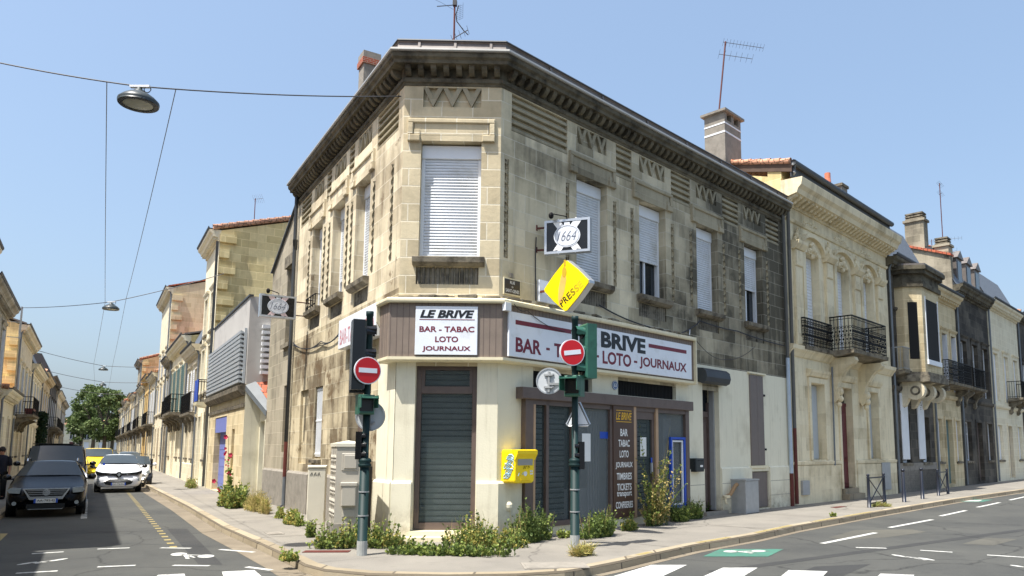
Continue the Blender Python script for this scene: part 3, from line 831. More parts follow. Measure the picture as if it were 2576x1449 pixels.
# street door in the chamfer
mb = MB(); v = -.14
for a, b in ((.372, .47), (1.46, 1.558)): mb.bbox(FC, a, b, v - .12, v, .17, 3.36, .01)
for z0, z1 in ((.17, .3), (2.78, 2.92), (3.24, 3.36)): mb.box(FC, .47, 1.46, v - .12, v - .005, z0, z1)
mb.box(FC, .47, .53, v - .1, v - .02, 2.92, 3.24); mb.box(FC, 1.40, 1.46, v - .1, v - .02, 2.92, 3.24)
door = mb.build('glass_door', M['brown'], cb)
MB().box(FC, .475, 1.455, v - .055, v - .045, .31, 2.775).box(FC, .535, 1.395, v - .055, v - .045, 2.925, 3.235).build('pane', M['glass_shop'], door)
def slats(F, a, b, z0, z1, v, h=.11):
    mb = MB(); z = z0
    while z < z1:
        zz = min(z + h, z1)
        mb.prism(F, [(v - .03, z), (v, z + .01), (v + .006, (z + zz) / 2), (v, zz - .012), (v - .018, zz)], a, b); z = zz
    return mb
def slat_gaps(F, a, b, z0, z1, v, h=.11):
    mb = MB(); z = z0 + h
    while z < z1: mb.box(F, a, b, v + .001, v + .008, z - .016, z + .006); z += h
    return mb
slats(FC, .43, 1.5, .2, 3.3, v - .17).build('rolling_grille', M['grille'], door)
slat_gaps(FC, .43, 1.5, .2, 3.3, v - .17).build('slat_gaps', M['dark'], door)
MB().box(FC, .33, 1.6, -.34, .08, .06, .165).box(FC, .2, 1.7, .02, .3, -.1, .07).build('door_step', M['cream_trim'], cb)
MB().box(FC, .3, 1.6, -.42, -.40, 0, 3.4).build('door_lining', M['dark'], door)

# fascia boards above the shop
FP = [FL.p(.42), A_, B_, FR.p(6.6)]
mb = MB().sweep(FP, [(.013, 3.43), (.22, 3.43), (.22, 4.56), (.013, 4.56)])
fa = mb.build('fascia', M['wood_fascia'], cb)
mb = MB()
def grooves(F, u0, u1, st):
    n = int((u1 - u0) / st)
    for k in range(n + 1): mb.box(F, u0 + (u1 - u0) * k / n - .006, u0 + (u1 - u0) * k / n + .006, .2, .2225, 3.44, 4.5)
grooves(FC, -.1, CW + .08, .115); grooves(FL, .0, .4, .1); grooves(FR, .1, 6.58, .1)
mb.build('board_joints', M['brown'], fa)
MB().sweep(FP, [(.0, 4.52), (.29, 4.50), (.31, 4.53), (.31, 4.57), (.27, 4.60), (.0, 4.66)]).build('fascia_cap', M['cream_trim'], fa)
MB().sweep(FP, [(.015, 3.37), (.20, 3.37), (.25, 3.40), (.25, 3.455), (.015, 3.455)]).build('fascia_moulding', M['cream_trim'], fa)
MB().box(FR, 6.6, 6.64, .0, .30, 3.37, 4.6).prism(FL, [(0, 3.4), (.1, 3.6), (.1, 3.9), (.28, 4.2), (.29, 4.55), (0, 4.6)], .42, .46).build('fascia_end', M['cream_trim'], fa)
# broken slates and rubble lying on the fascia cap
mb = MB(); rnd = random.Random(4)
for F, a, b, n in ((FC, 0, CW, 16), (FR, 0, 6.4, 46)):
    for k in range(n):
        u = rnd.uniform(a, b); s = rnd.uniform(.05, .2)
        G = F.sub(u, rnd.uniform(.06, .2), 4.63, rnd.uniform(-.4, .4))
        mb.box(G, -s, s, -.05, .06, -.01, rnd.uniform(.01, .04))
mb.build('cap_rubble', M['sill'], fa)

# shop front on the right street
sf = MB(); v = .15
sf.bbox(FR, .47, 6.57, .02, .22, 2.70, 2.93, .01)
sf.box(FR, .62, .84, .02, v, .1, 2.7); sf.box(FR, 6.3, 6.46, .02, v, .1, 2.7)
for a, b in ((1.22, 1.30), (2.0, 2.05), (3.28, 3.36)): sf.box(FR, a, b, .02, v - .01, .22, 2.7)
sf.box(FR, .84, 3.36, .02, v, .16, .26); sf.box(FR, 5.1, 6.3, .02, v, .16, .26); sf.box(FR, .84, 6.3, .02, v - .01, 2.6, 2.7)
shop = sf.build('shop_front', M['brown'], cb)
MB().box(FR, .84, 1.22, .06, .07, .26, 2.6).box(FR, 1.30, 2.0, .06, .07, .26, 2.6).build('pane', M['glass_shop'], shop)
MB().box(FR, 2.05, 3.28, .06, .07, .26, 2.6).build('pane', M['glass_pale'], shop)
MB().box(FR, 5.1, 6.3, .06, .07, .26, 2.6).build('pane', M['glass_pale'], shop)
MB().bbox(FR, 3.36, 4.12, .03, v + .02, .2, 2.72, .006).build('sign_panel', M['brown_panel'], shop)
MB().box(FR, 4.12, 4.22, .02, v + .01, .16, 2.7).box(FR, 5.0, 5.1, .02, v + .01, .16, 2.7).box(FR, .84, .9, .05, v + .004, .26, 2.6).build('mullion', M['tan'], shop)
dr = MB()
dr.box(FR, 4.22, 4.32, .03, .11, .2, 2.6); dr.box(FR, 4.9, 5.0, .03, .11, .2, 2.6); dr.box(FR, 4.32, 4.9, .03, .11, 2.42, 2.6); dr.box(FR, 4.32, 4.9, .03, .11, .2, .34)
sd = dr.build('shop_door', M['brown'], shop)
MB().box(FR, 4.32, 4.9, .06, .07, .34, 2.42).build('pane', M['glass_shop'], sd)
MB().box(FR, 4.82, 4.86, .11, .15, 1.15, 1.4).build('handle', M['alu'], sd)
slats(FR, .86, 2.03, .26, 2.6, -.12).build('rolling_grille', M['grille'], shop)
slat_gaps(FR, .86, 2.03, .26, 2.6, -.12).build('slat_gaps', M['dark'], shop); slat_gaps(FR, 4.2, 5.0, .26, 2.6, -.14).build('slat_gaps', M['dark'], shop)
slats(FR, 4.2, 5.0, .26, 2.6, -.14).build('rolling_grille', M['grille'], shop)
MB().box(FR, .6, 6.5, -1.9, -1.86, 0, 2.95).box(FR, .6, 6.5, -1.86, 0, .12, .16).box(FR, .6, .64, -1.86, -.2, .16, 2.9).box(FR, 6.46, 6.5, -1.86, -.5, .16, 2.9).box(FR, .6, 6.5, -1.86, -.1, 2.73, 2.77).build('interior', M['interior'], shop)
MB().box(FR, 2.15, 3.2, -.55, -.25, .17, .85).build('counter', M['white'], shop)
mb = MB()
for k in range(5): mb.box(FR, 2.86 + .09 * k, 2.9 + .09 * k, -.2, -.16, .3, 2.55)
mb.box(FR, 5.9, 6.25, -.3, -.26, .3, 2.5); mb.build('curtain', M['shutter_plastic'], shop)
MB().box(FR, .62, 6.46, .02, .13, -.05, .16).build('shop_sill', M['cream_trim'], shop)
# papers and stickers on the glass
MB().box(FR, 2.4, 2.68, .071, .074, 1.45, 2.05).build('paper_notice', M['white_let'], shop)
MB().box(FR, 3.0, 3.28, .071, .074, 1.95, 2.10).build('blue_sticker', M['blue'], shop)
MB().box(FR, 4.48, 4.72, .071, .074, 1.55, 2.0).build('paper_notice', M['white_let'], shop)
MB().box(FR, 4.84, 4.9, .111, .114, 1.38, 1.52).build('blue_sticker', M['blue'], shop)
bf = MB()
for a, b, c, d in ((5.62, 5.68, .28, 2.02), (6.2, 6.26, .28, 2.02), (5.68, 6.2, 1.96, 2.02), (5.68, 6.2, .28, .34)): bf.bbox(FR, a, b, .1, .17, c, d, .008)
bfo = bf.build('poster_frame', M['blue'], shop)
MB().box(FR, 5.7, 5.74, .1, .14, .36, 1.94).box(FR, 6.14, 6.18, .1, .14, .36, 1.94).box(FR, 5.74, 6.14, .1, .14, 1.9, 1.94).box(FR, 5.74, 6.14, .1, .14, .36, .4).build('poster_mount', M['white'], bfo)
mb = MB(); v = v + .022
zl = FR.hit(1567, 1047, v)[1]
write(mb, FR, 'LE BRIVE', 3.74, zl, .58, .17, v, shear=.25, bold=.02)
mb.box(FR, 3.46, 4.02, v - .002, v, zl + .12, zl + .135); mb.box(FR, 3.46, 4.02, v - .002, v, zl - .135, zl - .12)
mb.build('gold_lettering', M['yellow_let'], shop, uv=False)
mb = MB()
for s, z, wd, h in (('BAR', 1.82, .26, .19), ('TABAC', 1.5, .42, .17), ('LOTO', 1.22, .33, .16), ('JOURNAUX', .96, .62, .16), ('TIMBRES', .74 - .02, .55, .15)): pass
for s, py, wd, h in (('BAR', 1088, .27, .165), ('TABAC', 1115, .41, .16), ('LOTO', 1142, .33, .16), ('JOURNAUX', 1171, .62, .16), ('TIMBRES', 1198, .55, .155), ('TICKETS', 1225, .53, .155), ('transport', 1244, .54, .15), ('CONFISERIES', 1270, .62, .15)):
    u, z = FR.hit(1567, py, v)
    mb = MB(); write(mb, FR, s, 3.74, z, wd, h, v, bold=.022); mb.build('white_lettering', M['white_let'], shop, uv=False)


# dwelling door, shutter box, brown shutters, cellar hatch
mb = MB(); v = -.32
mb.box(FR, 7.325, 7.42, v - .08, v + .05, .1, 3.0); mb.box(FR, 8.05, 8.145, v - .08, v + .05, .1, 3.0); mb.box(FR, 7.42, 8.05, v - .08, v + .04, 2.6, 2.75)
mb.box(FR, 7.42, 8.05, v - .07, v, .1, 2.6)
for z0, z1 in ((.3, .9), (1.05, 2.45)):
    mb.bbox(FR, 7.5, 7.7, v, v + .03, z0, z1, .02); mb.bbox(FR, 7.77, 7.97, v, v + .03, z0, z1, .02)
hd = mb.build('house_door', M['brown'], cb)
MB().box(FR, 7.325, 8.145, v - .08, v - .02, 2.75, 3.52).build('transom_pane', M['glass_dark'], hd)
MB().box(FR, 8.08, 8.14, v + .06, v + .2, .1, 3.4).build('guide_rail', M['metal_grey'], hd)
MB().box(FR, 7.2, 8.3, -.3, .16, -.06, .1).build('door_step', M['concrete'], cb)
MB().prism(FR, [(.02, 3.5), (.16, 3.45), (.27, 3.5), (.31, 3.62), (.28, 3.78), (.18, 3.86), (.02, 3.88)], 7.1, 8.32).build('shutter_box', M['zinc_dark'], cb)
mb = MB()
for k in range(2): mb.bbox(FR, 9.84 + .4 * k, 10.23 + .4 * k, .02, .06, 1.27, 3.9, .01)
for k in range(6): mb.box(FR, 9.9 + .13 * k, 9.905 + .13 * k, .06, .0615, 1.28, 3.88)
sh = mb.build('folding_shutters', M['shutter_b'], cb)
MB().box(FR, 10.64, 10.74, .02, .06, 3.3, 3.36).box(FR, 10.64, 10.74, .02, .06, 1.7, 1.76).build('hinges', M['grey_iron'], sh)
MB().box(FR, 9.75, 10.78, .02, .09, 3.93, 3.98).box(FR, 9.75, 10.78, .02, .07, 1.19, 1.262).build('shutter_sill', M['cream_trim'], cb)
mb = MB().bbox(FR, 9.86, 10.88, -.055, -.02, .05, 1.08, .015)
for k in range(7): mb.box(FR, 9.9 + .14 * k, 9.91 + .14 * k, -.02, -.018, .06, 1.07)
mb.build('cellar_hatch', M['shutter_b'], cb)
# down pipes
mb = MB(); mb.smooth = True
mb.tube([FR.p(12.22, .1, 9.3), FR.p(12.22, .1, 4.6)], .055, 8); mb.build('downpipe', M['pipe'], cb)
MB().tube([FR.p(12.22, .1, 4.6), FR.p(12.22, .1, 4.0), FR.p(12.22, .1, 1.0)], .06, 8).build('downpipe', M['pipe_light'], cb)
MB().tube([FR.p(12.22, .1, 1.0), FR.p(12.22, .1, .0)], .065, 8).build('downpipe', M['rust'], cb)
mb = MB(); mb.smooth = True
mb.tube([FL.p(8.72, .26, 9.5), FL.p(8.72, .12, 9.25), FL.p(8.72, .1, 5.0), FL.p(8.72, .1, 1.9)], .055, 8); mb.tube([FL.p(8.72, .1, 7.9), FL.p(8.72, .1, 7.6)], .08, 8, .06)
mb.build('downpipe', M['zinc_dark'], cb)
MB().tube([FL.p(8.72, .1, 1.9), FL.p(8.72, .1, .9)], .055, 8).build('downpipe', M['rust'], cb)
MB().tube([FL.p(8.72, .1, .9), FL.p(8.72, .1, .1), FL.p(8.70, .22, .04)], .05, 8).build('downpipe', M['pipe'], cb)

# ================================================================== signs on the corner building
def loc0(F, u, v, z): return tuple(F.p(u, v, z))
s = thing('shop_sign', 'square white board with underlined LE BRIVE and maroon letters above the corner door', 'sign', loc0(FC, .97, .24, 3.5), group='bar signs')
MB().bbox(FC, .38, 1.57, .226, .265, 3.49, 4.43, .006).build('board', M['white_sign'], s)
mb = MB(); v = .268
write(mb, FC, 'LE BRIVE', .985, 4.28, 1.04, .155, v, shear=.25, bold=.045)
mb.build('black_lettering', M['black_let'], s, uv=False)
mb = MB(); mb.box(FC, .455, 1.515, v - .002, v, 4.165, 4.178)
write(mb, FC, 'BAR - TABAC', .985, 3.985, 1.05, .112, v, bold=.028); write(mb, FC, 'LOTO', .985, 3.79, .44, .112, v, bold=.028); write(mb, FC, 'JOURNAUX', .985, 3.60, .92, .115, v, bold=.028)
mb.build('maroon_lettering', M['maroon'], s, uv=False)

s = thing('shop_sign', 'long white board with two maroon bars and LE BRIVE above the shop front', 'sign', loc0(FR, 3.2, .24, 3.5), group='bar signs')
MB().bbox(FR, .03, 6.44, .226, .27, 3.49, 4.37, .006).build('board', M['white_sign'], s)
v = .273
def fru(px, py): return FR.hit(px, py, v)
mb = MB()
a = fru(1297, 820); b = fru(1437, 838); mb.box(FR, a[0], b[0], v - .002, v, 4.13, 4.22)
a = fru(1632, 878); b = fru(1727, 888); mb.box(FR, a[0], b[0], v - .002, v, 4.13, 4.22)
words = [('BAR', 1297, 1362), ('-', 1374, 1383), ('TABAC', 1394, 1489), ('-', 1499, 1507), ('LOTO', 1516, 1588), ('-', 1595, 1603), ('JOURNAUX', 1609, 1727)]
zl = 3.735
for t_, x0, x1 in words:
    a = fru(x0, 905)[0]; b = fru(x1, 905)[0]
    write(mb, FR, t_, (a + b) / 2, zl, b - a, .29 if t_ != '-' else .05, v, bold=.03)
mb.build('maroon_lettering', M['maroon'], s, uv=False)
mb = MB()
a = fru(1459, 850)[0]; b = fru(1502, 850)[0]; write(mb, FR, 'LE', (a + b) / 2, 4.12, b - a, .33, v, bold=.045)
a = fru(1512, 870)[0]; b = fru(1624, 870)[0]; write(mb, FR, 'BRIVE', (a + b) / 2, 4.13, b - a, .36, v, bold=.045)
mb.build('black_lettering', M['black_let'], s, uv=False)
MB().box(FR, -.12, .03, .23, .33, 4.36, 4.52).build('junction_box', M['white'], s)

s = thing('shop_sign', 'faded white board with pink BAR-TABAC letters on the left street wall beside the signal', 'sign', loc0(FL, 2, .1, 4.0), group='bar signs')
MB().bbox(FL, .75, 3.38, .02, .2, 3.98, 4.66, .01).build('board', M['white_sign'], s)
mb = MB(); write(mb, FL, 'BAR-TABAC-LOTO', 2.05, 4.24, 2.4, .36, .203, flip=-1, bold=.01); mb.build('pink_lettering', plain('faded pink lettering', (190, 130, 138), .6, .1, 5), s, uv=False)

def emblem_sign(F, u0, u1, z0, z1, th, label, faded, flip=1, back=True):
    """projecting light box: F.n is the way its face looks"""
    s = thing('beer_sign', label, 'sign', loc0(F, (u0 + u1) / 2, 0, z0), group='1664 light boxes')
    mb = MB(); t = .05
    mb.box(F, u0, u1, -th, 0, z0, z0 + t); mb.box(F, u0, u1, -th, 0, z1 - t, z1); mb.box(F, u0, u0 + t, -th, 0, z0 + t, z1 - t); mb.box(F, u1 - t, u1, -th, 0, z0 + t, z1 - t)
    mb.build('frame', M['alu'], s)
    MB().box(F, u0 + t, u1 - t, -th + .015, -.015, z0 + t, z1 - t).build('panel', M['black'], s)
    uc, zc = (u0 + u1) / 2, (z0 + z1) / 2; W, H = u1 - u0, z1 - z0
    rib = plain('emblem ribbon', (232, 208, 206) if faded else (236, 236, 236), .4, .03, 4)
    mb = MB(); lim = .47 * H
    for sx in (-1, 1):
        d = Vector((sx * .72, 1)).normalized(); n = Vector((-d.y, d.x)); w_ = .085 * H * 1.2
        for sy in (-1, 1):
            e = d * (lim * 1.25 * sy); st = d * (.1 * sy); a = st + n * w_; b = st - n * w_; c = e - n * w_; f = e + n * w_
            if sy < 0:
                k = e + d * (.07)
                mb.plate(F, [(uc + q.x, zc + q.y) for q in (a, b, c, k, f)], -.012, -.008 + .002 * sx)
            else: mb.plate(F, [(uc + q.x, zc + q.y) for q in (a, b, c, f)], -.012, -.008 + .002 * sx)
    mb.build('ribbons', rib, s)
    MB().disc(F, uc, zc, .29 * W, -.012, -.003, 28, .335 * H).build('medallion', M['white_sign'], s)
    mb = MB(); mb.smooth = False
    n = 28; P = [F.p(uc + .265 * W * math.cos(2 * math.pi * k / n), -.001, zc + .30 * H * math.sin(2 * math.pi * k / n)) for k in range(n + 1)]
    mb.tube(P, .0035, 4)
    write(mb, F, '1664', uc, zc, .43 * W, .30 * H, 0.001, shear=.38, bold=-.012, flip=flip)
    mb.build('lettering', plain('slate lettering', (96, 102, 118), .5, .05, 5), s, uv=False)
    MB().box(F, uc - .06, uc + .06, -.012, -.002, zc + .31 * H, zc + .40 * H).build('crown', M['white_sign'], s)
    mb = MB(); q = F.p(uc - .0, .0, z1)
    mb.tube([q, F.p(uc, .0, z1 + .05), F.p(uc - .28 * flip, .12, z1 + .1)], .012, 5)
    mb.ball(F.p(uc - .3 * flip, .13, z1 + .06), .055, 8, 6, (1, 1, 1.3))
    mb.build('spot_lamp', M['grey_iron'], s)
    return s
# the sign frames stick out of the walls: their plane is square to the wall
q = FR.p(1.0, 0, 0)
SF1 = Fr((q.x, q.y, 0), (.95, -.31, 0), (-.31, -.95, 0))                       # face looks back down the right street
u0a = 0.0
def plane_hit(F, px, py): return F.hit(px, py)
a0, z0 = plane_hit(SF1, 1369, 640); a1, _ = plane_hit(SF1, 1484, 600); _, z1 = plane_hit(SF1, 1371, 556)
s1 = emblem_sign(SF1, a0, a1, z0, z1, .16, 'black 1664 light box with white ribbon emblem hanging over the yellow diamond sign', False)
mb = MB(); zb = 5.98
for z in (z0 + .12, z1 - .12):
    mb.box(SF1, .0, a0, -.1, -.06, z - .015, z + .015)
    mb.box(SF1, .0, .03, -.14, -.02, z - .06, z + .06)
mb.build('bracket', M['rust'], s1)
q = FL.p(7.0, 0, 0)
SF2 = Fr((q.x, q.y, 0), -FL.n, -FL.u)
# face looks back towards the crossing; u runs from the street towards the wall
b0, zz0 = SF2.hit(652, 795); b1, zz1 = SF2.hit(747, 735)
s2 = emblem_sign(SF2, b0, b1, zz0 + .0, zz0 + (b1 - b0) * .66, .16, 'black 1664 light box with pinkish ribbons on the left street wall', True)
mb = MB()
for k in (.2, .8):
    z = zz0 + (b1 - b0) * .66 * k; mb.box(SF2, b1, -.0, -.1, -.06, z - .012, z + .012)
mb.build('bracket', M['rust'], s2)

# yellow diamond
q = FR.p(1.0, 0, 0)
SF3 = Fr((q.x, q.y, 0), FR.n, -FR.u)
c0, cz = SF3.hit(1424, 720); l0, _ = SF3.hit(1366, 716); r0, _ = SF3.hit(1485, 716); _, tz = SF3.hit(1422, 652); _, bz = SF3.hit(1420, 787)
hw = (r0 - l0) / 2; hh = (tz - bz) / 2; cz = (tz + bz) / 2; c0 = (l0 + r0) / 2
dsg = thing('press_sign', 'yellow diamond light box with feather emblem and fading PRESSE letters', 'sign', loc0(SF3, c0, 0, bz))
def diam(k, bul=0):
    pts = []
    for i, (x, y) in enumerate(((0, 1), (1, 0), (0, -1), (-1, 0))):
        x2, y2 = ((1, 0), (0, -1), (-1, 0), (0, 1))[i]
        for t in (.05, .275, .5, .725, .95):
            b = 1 + bul * (1 - abs(t - .5) * 2)
            pts.append((c0 + (x + (x2 - x) * t) * hw * k * b, cz + (y + (y2 - y) * t) * hh * k * b))
    return pts
MB().plate(SF3, diam(1.0, .05), -.16, -.01).build('rim', M['alu'], dsg)
mb = MB(); mb.plate(SF3, diam(.97, .05), -.015, .006); mb.build('face', M['yellow_sign'], dsg)
mb = MB()
ft = [(.0, .62), (.08, .5), (.1, .2), (.02, -.2), (-.1, -.5), (-.2, -.72), (-.24, -.4), (-.22, -.05), (-.12, .35)]
mb.plate(SF3, [(c0 + (x - .08) * hw, cz + y * hh) for x, y in ft], .006, .009); mb.build('feather', plain('faded feather', (236, 178, 92), .5, .08, 4), dsg)
MB().disc(SF3, c0 - .06 * hw, cz + .52 * hh, .09 * hw, .006, .012, 16, .2 * hh).box(SF3, c0 - .08 * hw, c0 + .0, .006, .011, cz + .74 * hh, cz + .97 * hh).build('feather_tip', plain('ochre emblem', (196, 160, 40), .5, .05, 4), dsg)
ang = math.atan2(hh, hw) * 1.0
for k, ch in enumerate('PRESSE'):
    t = k / 5; x = -.16 + .78 * t * .98; y = -.62 + .56 * t
    mb = MB(); write(mb, SF3, ch, c0 + x * hw, cz + y * hh, .10, .155, .009, bold=.02, ang=ang * .92)
    f = min(1, max(0, (k - 1) / 3.5)); cc = (int(24 + f * 196), int(22 + f * 168), int(16 + f * 10))
    mb.build('letter', plain('press letter %d' % k, cc, .5, .03, 4), dsg, uv=False)
MB().box(SF3, .0, l0 + .2 * hw, -.1, -.06, cz - .02, cz + .02).build('bracket', M['rust'], dsg)
tag(MB().box(FR, 1.05, 1.75, .02, .09, 4.74, 5.2).build('blank_sign', M['white_sign']), 'blank weathered white box on the wall behind the yellow diamond', 'sign')

# street name plate, number plate
a, z1 = FR.hit(1268, 700, .03); b, z0 = FR.hit(1309, 750, .03)
p = thing('street_plate', 'dark blue enamel street plate reading RUE de SAINT-GENES on the corner stone', 'street sign', loc0(FR, .35, .02, 4.7))
zb_, zt_ = z0 + .02, z0 + .36
MB().box(FR, a, b, .0, .03, zb_, zt_).build('border', M['cream_trim'], p)
MB().box(FR, a + .02, b - .015, .03, .034, zb_ + .025, zt_ - .025).build('enamel', plain('navy enamel', (20, 26, 48), .35, .2, 20), p)
mb = MB(); um = (a + b) / 2
write(mb, FR, 'RUE', um, zt_ - .085, .13, .06, .036, bold=.01); write(mb, FR, 'de', um, zt_ - .17, .05, .045, .036); write(mb, FR, 'SAINT-GENES', um, zb_ + .085, (b - a) * .82, .07, .036, bold=.015)
mb.build('lettering', M['white_let'], p, uv=False)
tag(MB().box(FR, um - .06, um + .03, .0, .03, zt_ + .02, zt_ + .11).build('wall_plate', M['concrete']), 'tiny worn plate just above the street name plate', 'plaque')
u, z = FR.hit(1547, 969, .03)
p = thing('house_number', 'round blue enamel house number 63 over the shop front', 'number plate', loc0(FR, u, .02, z))
MB().disc(FR, u, z, .105, .02, .04).build('disc', plain('number blue', (88, 112, 150), .35, .1, 6), p)
mb = MB(); mb.ring(FR, u, z, .09, .098, .04, .042); write(mb, FR, '63', u, z, .1, .085, .043, bold=.015); mb.build('lettering', M['white_let'], p, uv=False)

# yellow mail box on the wall (u along the right street, near the corner)
mbx = thing('mail_box', 'yellow post box with blue graffiti on the cream corner wall', 'mail box', loc0(FR, .25, .05, 1.1))
MF = FR.sub(.0, 0.0)
q = FR.p(-.10, .36, 0)
u0, u1, z0, z1 = .10, .62, 1.06, 1.70
mb = MB()
def rbox(mb, F, u0, u1, v0, v1, z0, z1, r, top=0.0):
    pts = []
    for cx, cz_, a0 in ((u1 - r, z1 - r, 0), (u0 + r, z1 - r, 90), (u0 + r, z0 + r, 180), (u1 - r, z0 + r, 270)):
        for k in range(5):
            t = R_(a0 + 22.5 * k); pts.append((cx + r * math.cos(t), cz_ + r * math.sin(t)))
    n = len(pts); e = .03
    P = [F.p(u, v0, z) for u, z in pts] + [F.p(u, v1 - e, z) for u, z in pts]
    cu, cz2 = (u0 + u1) / 2, (z0 + z1) / 2
    P += [F.p(cu + (u - cu) * .94, v1, cz2 + (z - cz2) * .95) for u, z in pts]
    fs = [tuple(range(n)), tuple(range(2 * n, 3 * n))]
    for b in (0, n):
        fs += [(b + i, b + (i + 1) % n, b + n + (i + 1) % n, b + n + i) for i in range(n)]
    return mb.add(P, fs)
rbox(mb, FR, u0, u1, .02, .40, z0, z1, .06)
body = mb.build('body', M['yellow_post'], mbx)
mb = MB(); mb.prism(FR, [(.36, 1.50), (.40, 1.50), (.47, 1.62), (.47, 1.685), (.40, 1.70), (.3, 1.70)], u0 + .0, u1 + .02); mb.build('hood', M['yellow_post'], mbx)
MB().bbox(FR, .17, .57, .40, .412, 1.40, 1.54, .006).build('label_plate', plain('grey label strip', (150, 150, 146), .5, .06, 9), mbx)
MB().box(FR, .22, .52, .405, .414, 1.57, 1.62).build('slot', M['dark'], mbx)
MB().disc(FR, .37, 1.24, .045, .40, .412).build('crest', M['white'], mbx)
MB().box(FR, .24, .50, .4, .43, 1.12, 1.135).build('handle', M['yellow_post'], mbx)
mb = MB()
for x in (.50, .54): 
    for z in (1.22, 1.27): mb.box(FR, x, x + .03, .401, .406, z, z + .035)
mb.build('stickers', M['white'], mbx)
gb = plain('blue graffiti', (150, 186, 206), .6, .06, 5)
rnd = random.Random(3)
GF = Fr(FR.p(u0 - .004, 0, 0), FR.n, -FR.u)
mb = MB()
for k in range(5):
    pts = []; x, z = rnd.uniform(.1, .3), 1.2 + .09 * k
    for i in range(14):
        a_ = i * .8 + k; pts.append(GF.p(min(.36, max(.06, x + .09 * math.cos(a_) + .008 * i)), .0, min(1.66, max(1.1, z + .05 * math.sin(a_ * 1.3)))))
    mb.tube(pts, .011, 4)
for k in range(3): mb.tube([FR.p(.18 + .1 * k, .405, 1.2 + .02 * k), FR.p(.22 + .1 * k, .405, 1.27)], .006, 4)
mb.build('graffiti', gb, mbx)
mb = MB()
for pts in ([(.2, 1.33), (.22, 1.39), (.24, 1.34)], [(.26, 1.34), (.26, 1.38), (.3, 1.38)], [(.32, 1.34), (.34, 1.39), (.37, 1.35)]): mb.tube([FR.p(x + .12, .406, z) for x, z in pts], .005, 4)
mb.build('black_tag', M['black_let'], mbx)
u, z = FR.hit(1281, 1274, .08)
tag(MB().lathe(Fr(FR.p(u, .06, z), FR.u, FR.n), [(.0, -.09), (.07, -.08), (.09, -.02), (.09, .04), (.06, .09), (0, .09)], n=12).build('vent_cap', M['cream']), 'small cream round vent knob low on the wall under the post box', 'vent')
lb = thing('letter_box', 'small black letter box on the cream wall beside the brown street door', 'letter box', loc0(FR, 7.0, .06, 1.15))
a, z1 = FR.hit(1752, 1153, .2); b, z0 = FR.hit(1782, 1186, .2)
MB().bbox(FR, a - .05, a + .34, .03, .22, z0, z1, .02).build('box', plain('anthracite letter box', (34, 40, 42), .4, .05, 5), lb)
MB().box(FR, a + .14, a + .26, .22, .225, z0 + .12, z0 + .17).build('name_tag', M['white_let'], lb)
MB().box(FR, a + .02, a + .28, .22, .228, z1 - .07, z1 - .05).build('flap', M['black'], lb)

# cables across the right facade
def cab(name, pts, r, label, m='cable', sag=0.0):
    P = []
    for a, b in zip(pts, pts[1:]):
        for k in range(10):
            t = k / 10; q = Vector(a).lerp(Vector(b), t); q.z -= sag * 4 * t * (1 - t); P.append(q)
    P.append(Vector(pts[-1]))
    return tag(MB().tube(P, r, 5).build(name, M[m], uv=False), label, 'cable')
cab('cable', [FR.p(3.0, .06, 4.95), FR.p(4.4, .05, 4.72), FR.p(6.2, .06, 4.68), FR.p(6.9, .05, 4.95), FR.p(7.2, .05, 5.14), FR.p(9.2, .05, 5.1), FR.p(12.1, .06, 4.98)], .018, 'black cable bundle running under the upper windows of the right facade', sag=.03)
cab('cable', [FR.p(6.64, .31, 4.5), FR.p(8.4, .06, 4.2), FR.p(10.2, .05, 4.75)], .008, 'thin dark cable sagging above the grey shutter box', sag=.12)
cab('cable', [FR.p(.1, .3, 4.55), FR.p(.5, .28, 4.45), FR.p(1.6, .3, 4.15)], .007, 'thin cable drooping over the long white bar sign', sag=.08)
cab('cable', [FR.p(1.0, .03, 6.1), FR.p(.98, .03, 5.7), FR.p(1.0, .03, 4.75)], .012, 'cable running down the wall beside the yellow diamond sign')
cab('cable', [FR.p(6.72, .05, 4.85), FR.p(6.66, .06, 4.5), FR.p(6.72, .08, 3.7), FR.p(6.75, .04, 3.45)], .014, 'white conduit beside the right end of the long bar sign', 'white')
for i in range(3):
    cab('cable', [FL.p(3.4, .05, 4.5 + .06 * i), FL.p(5.5, .05, 4.35 + .05 * i), FL.p(8.65, .05, 4.72 + .04 * i)], .012, ('lowest', 'middle', 'topmost')[i] + ' of the three cables sagging along the left street wall', sag=.10 + .05 * i)

# ================================================================== traffic signals
def signal(base, px_top, label, side, head, walk, rep_dx, rep_z):
    """post with a vehicle signal turned away or sideways, a pedestrian signal and a small repeater"""
    t = thing('traffic_light', label, 'traffic light', (base.x, base.y, 0), group='traffic lights at the corner')
    F = Fr((base.x, base.y, 0), (1, 0, 0), (0, -1, 0))
    mb = MB(); mb.smooth = True
    mb.lathe(F, [(.08, .22), (.078, 1.42)], n=14); mb.lathe(F, [(.078, 1.40), (.108, 1.42), (.108, 1.45), (.088, 1.47), (.108, 1.50), (.10, 1.53), (.06, 1.56)], n=14)
    mb.lathe(F, [(.058, 1.55), (.056, px_top - .08), (.064, px_top - .07), (.064, px_top), (.0, px_top + .01)], n=14)
    po = mb.build('pole', M['green_pole'], t)
    MB().lathe(F, [(.084, 0), (.084, .23)], n=14).build('pole_foot', M['pole_grey'], t)
    mb = MB()
    for z in (.62, 1.0): mb.lathe(F, [(.081, z), (.086, z), (.086, z + .02), (.081, z + .02)], n=14)
    mb.build('clamp', M['metal_grey'], t)
    return t, F
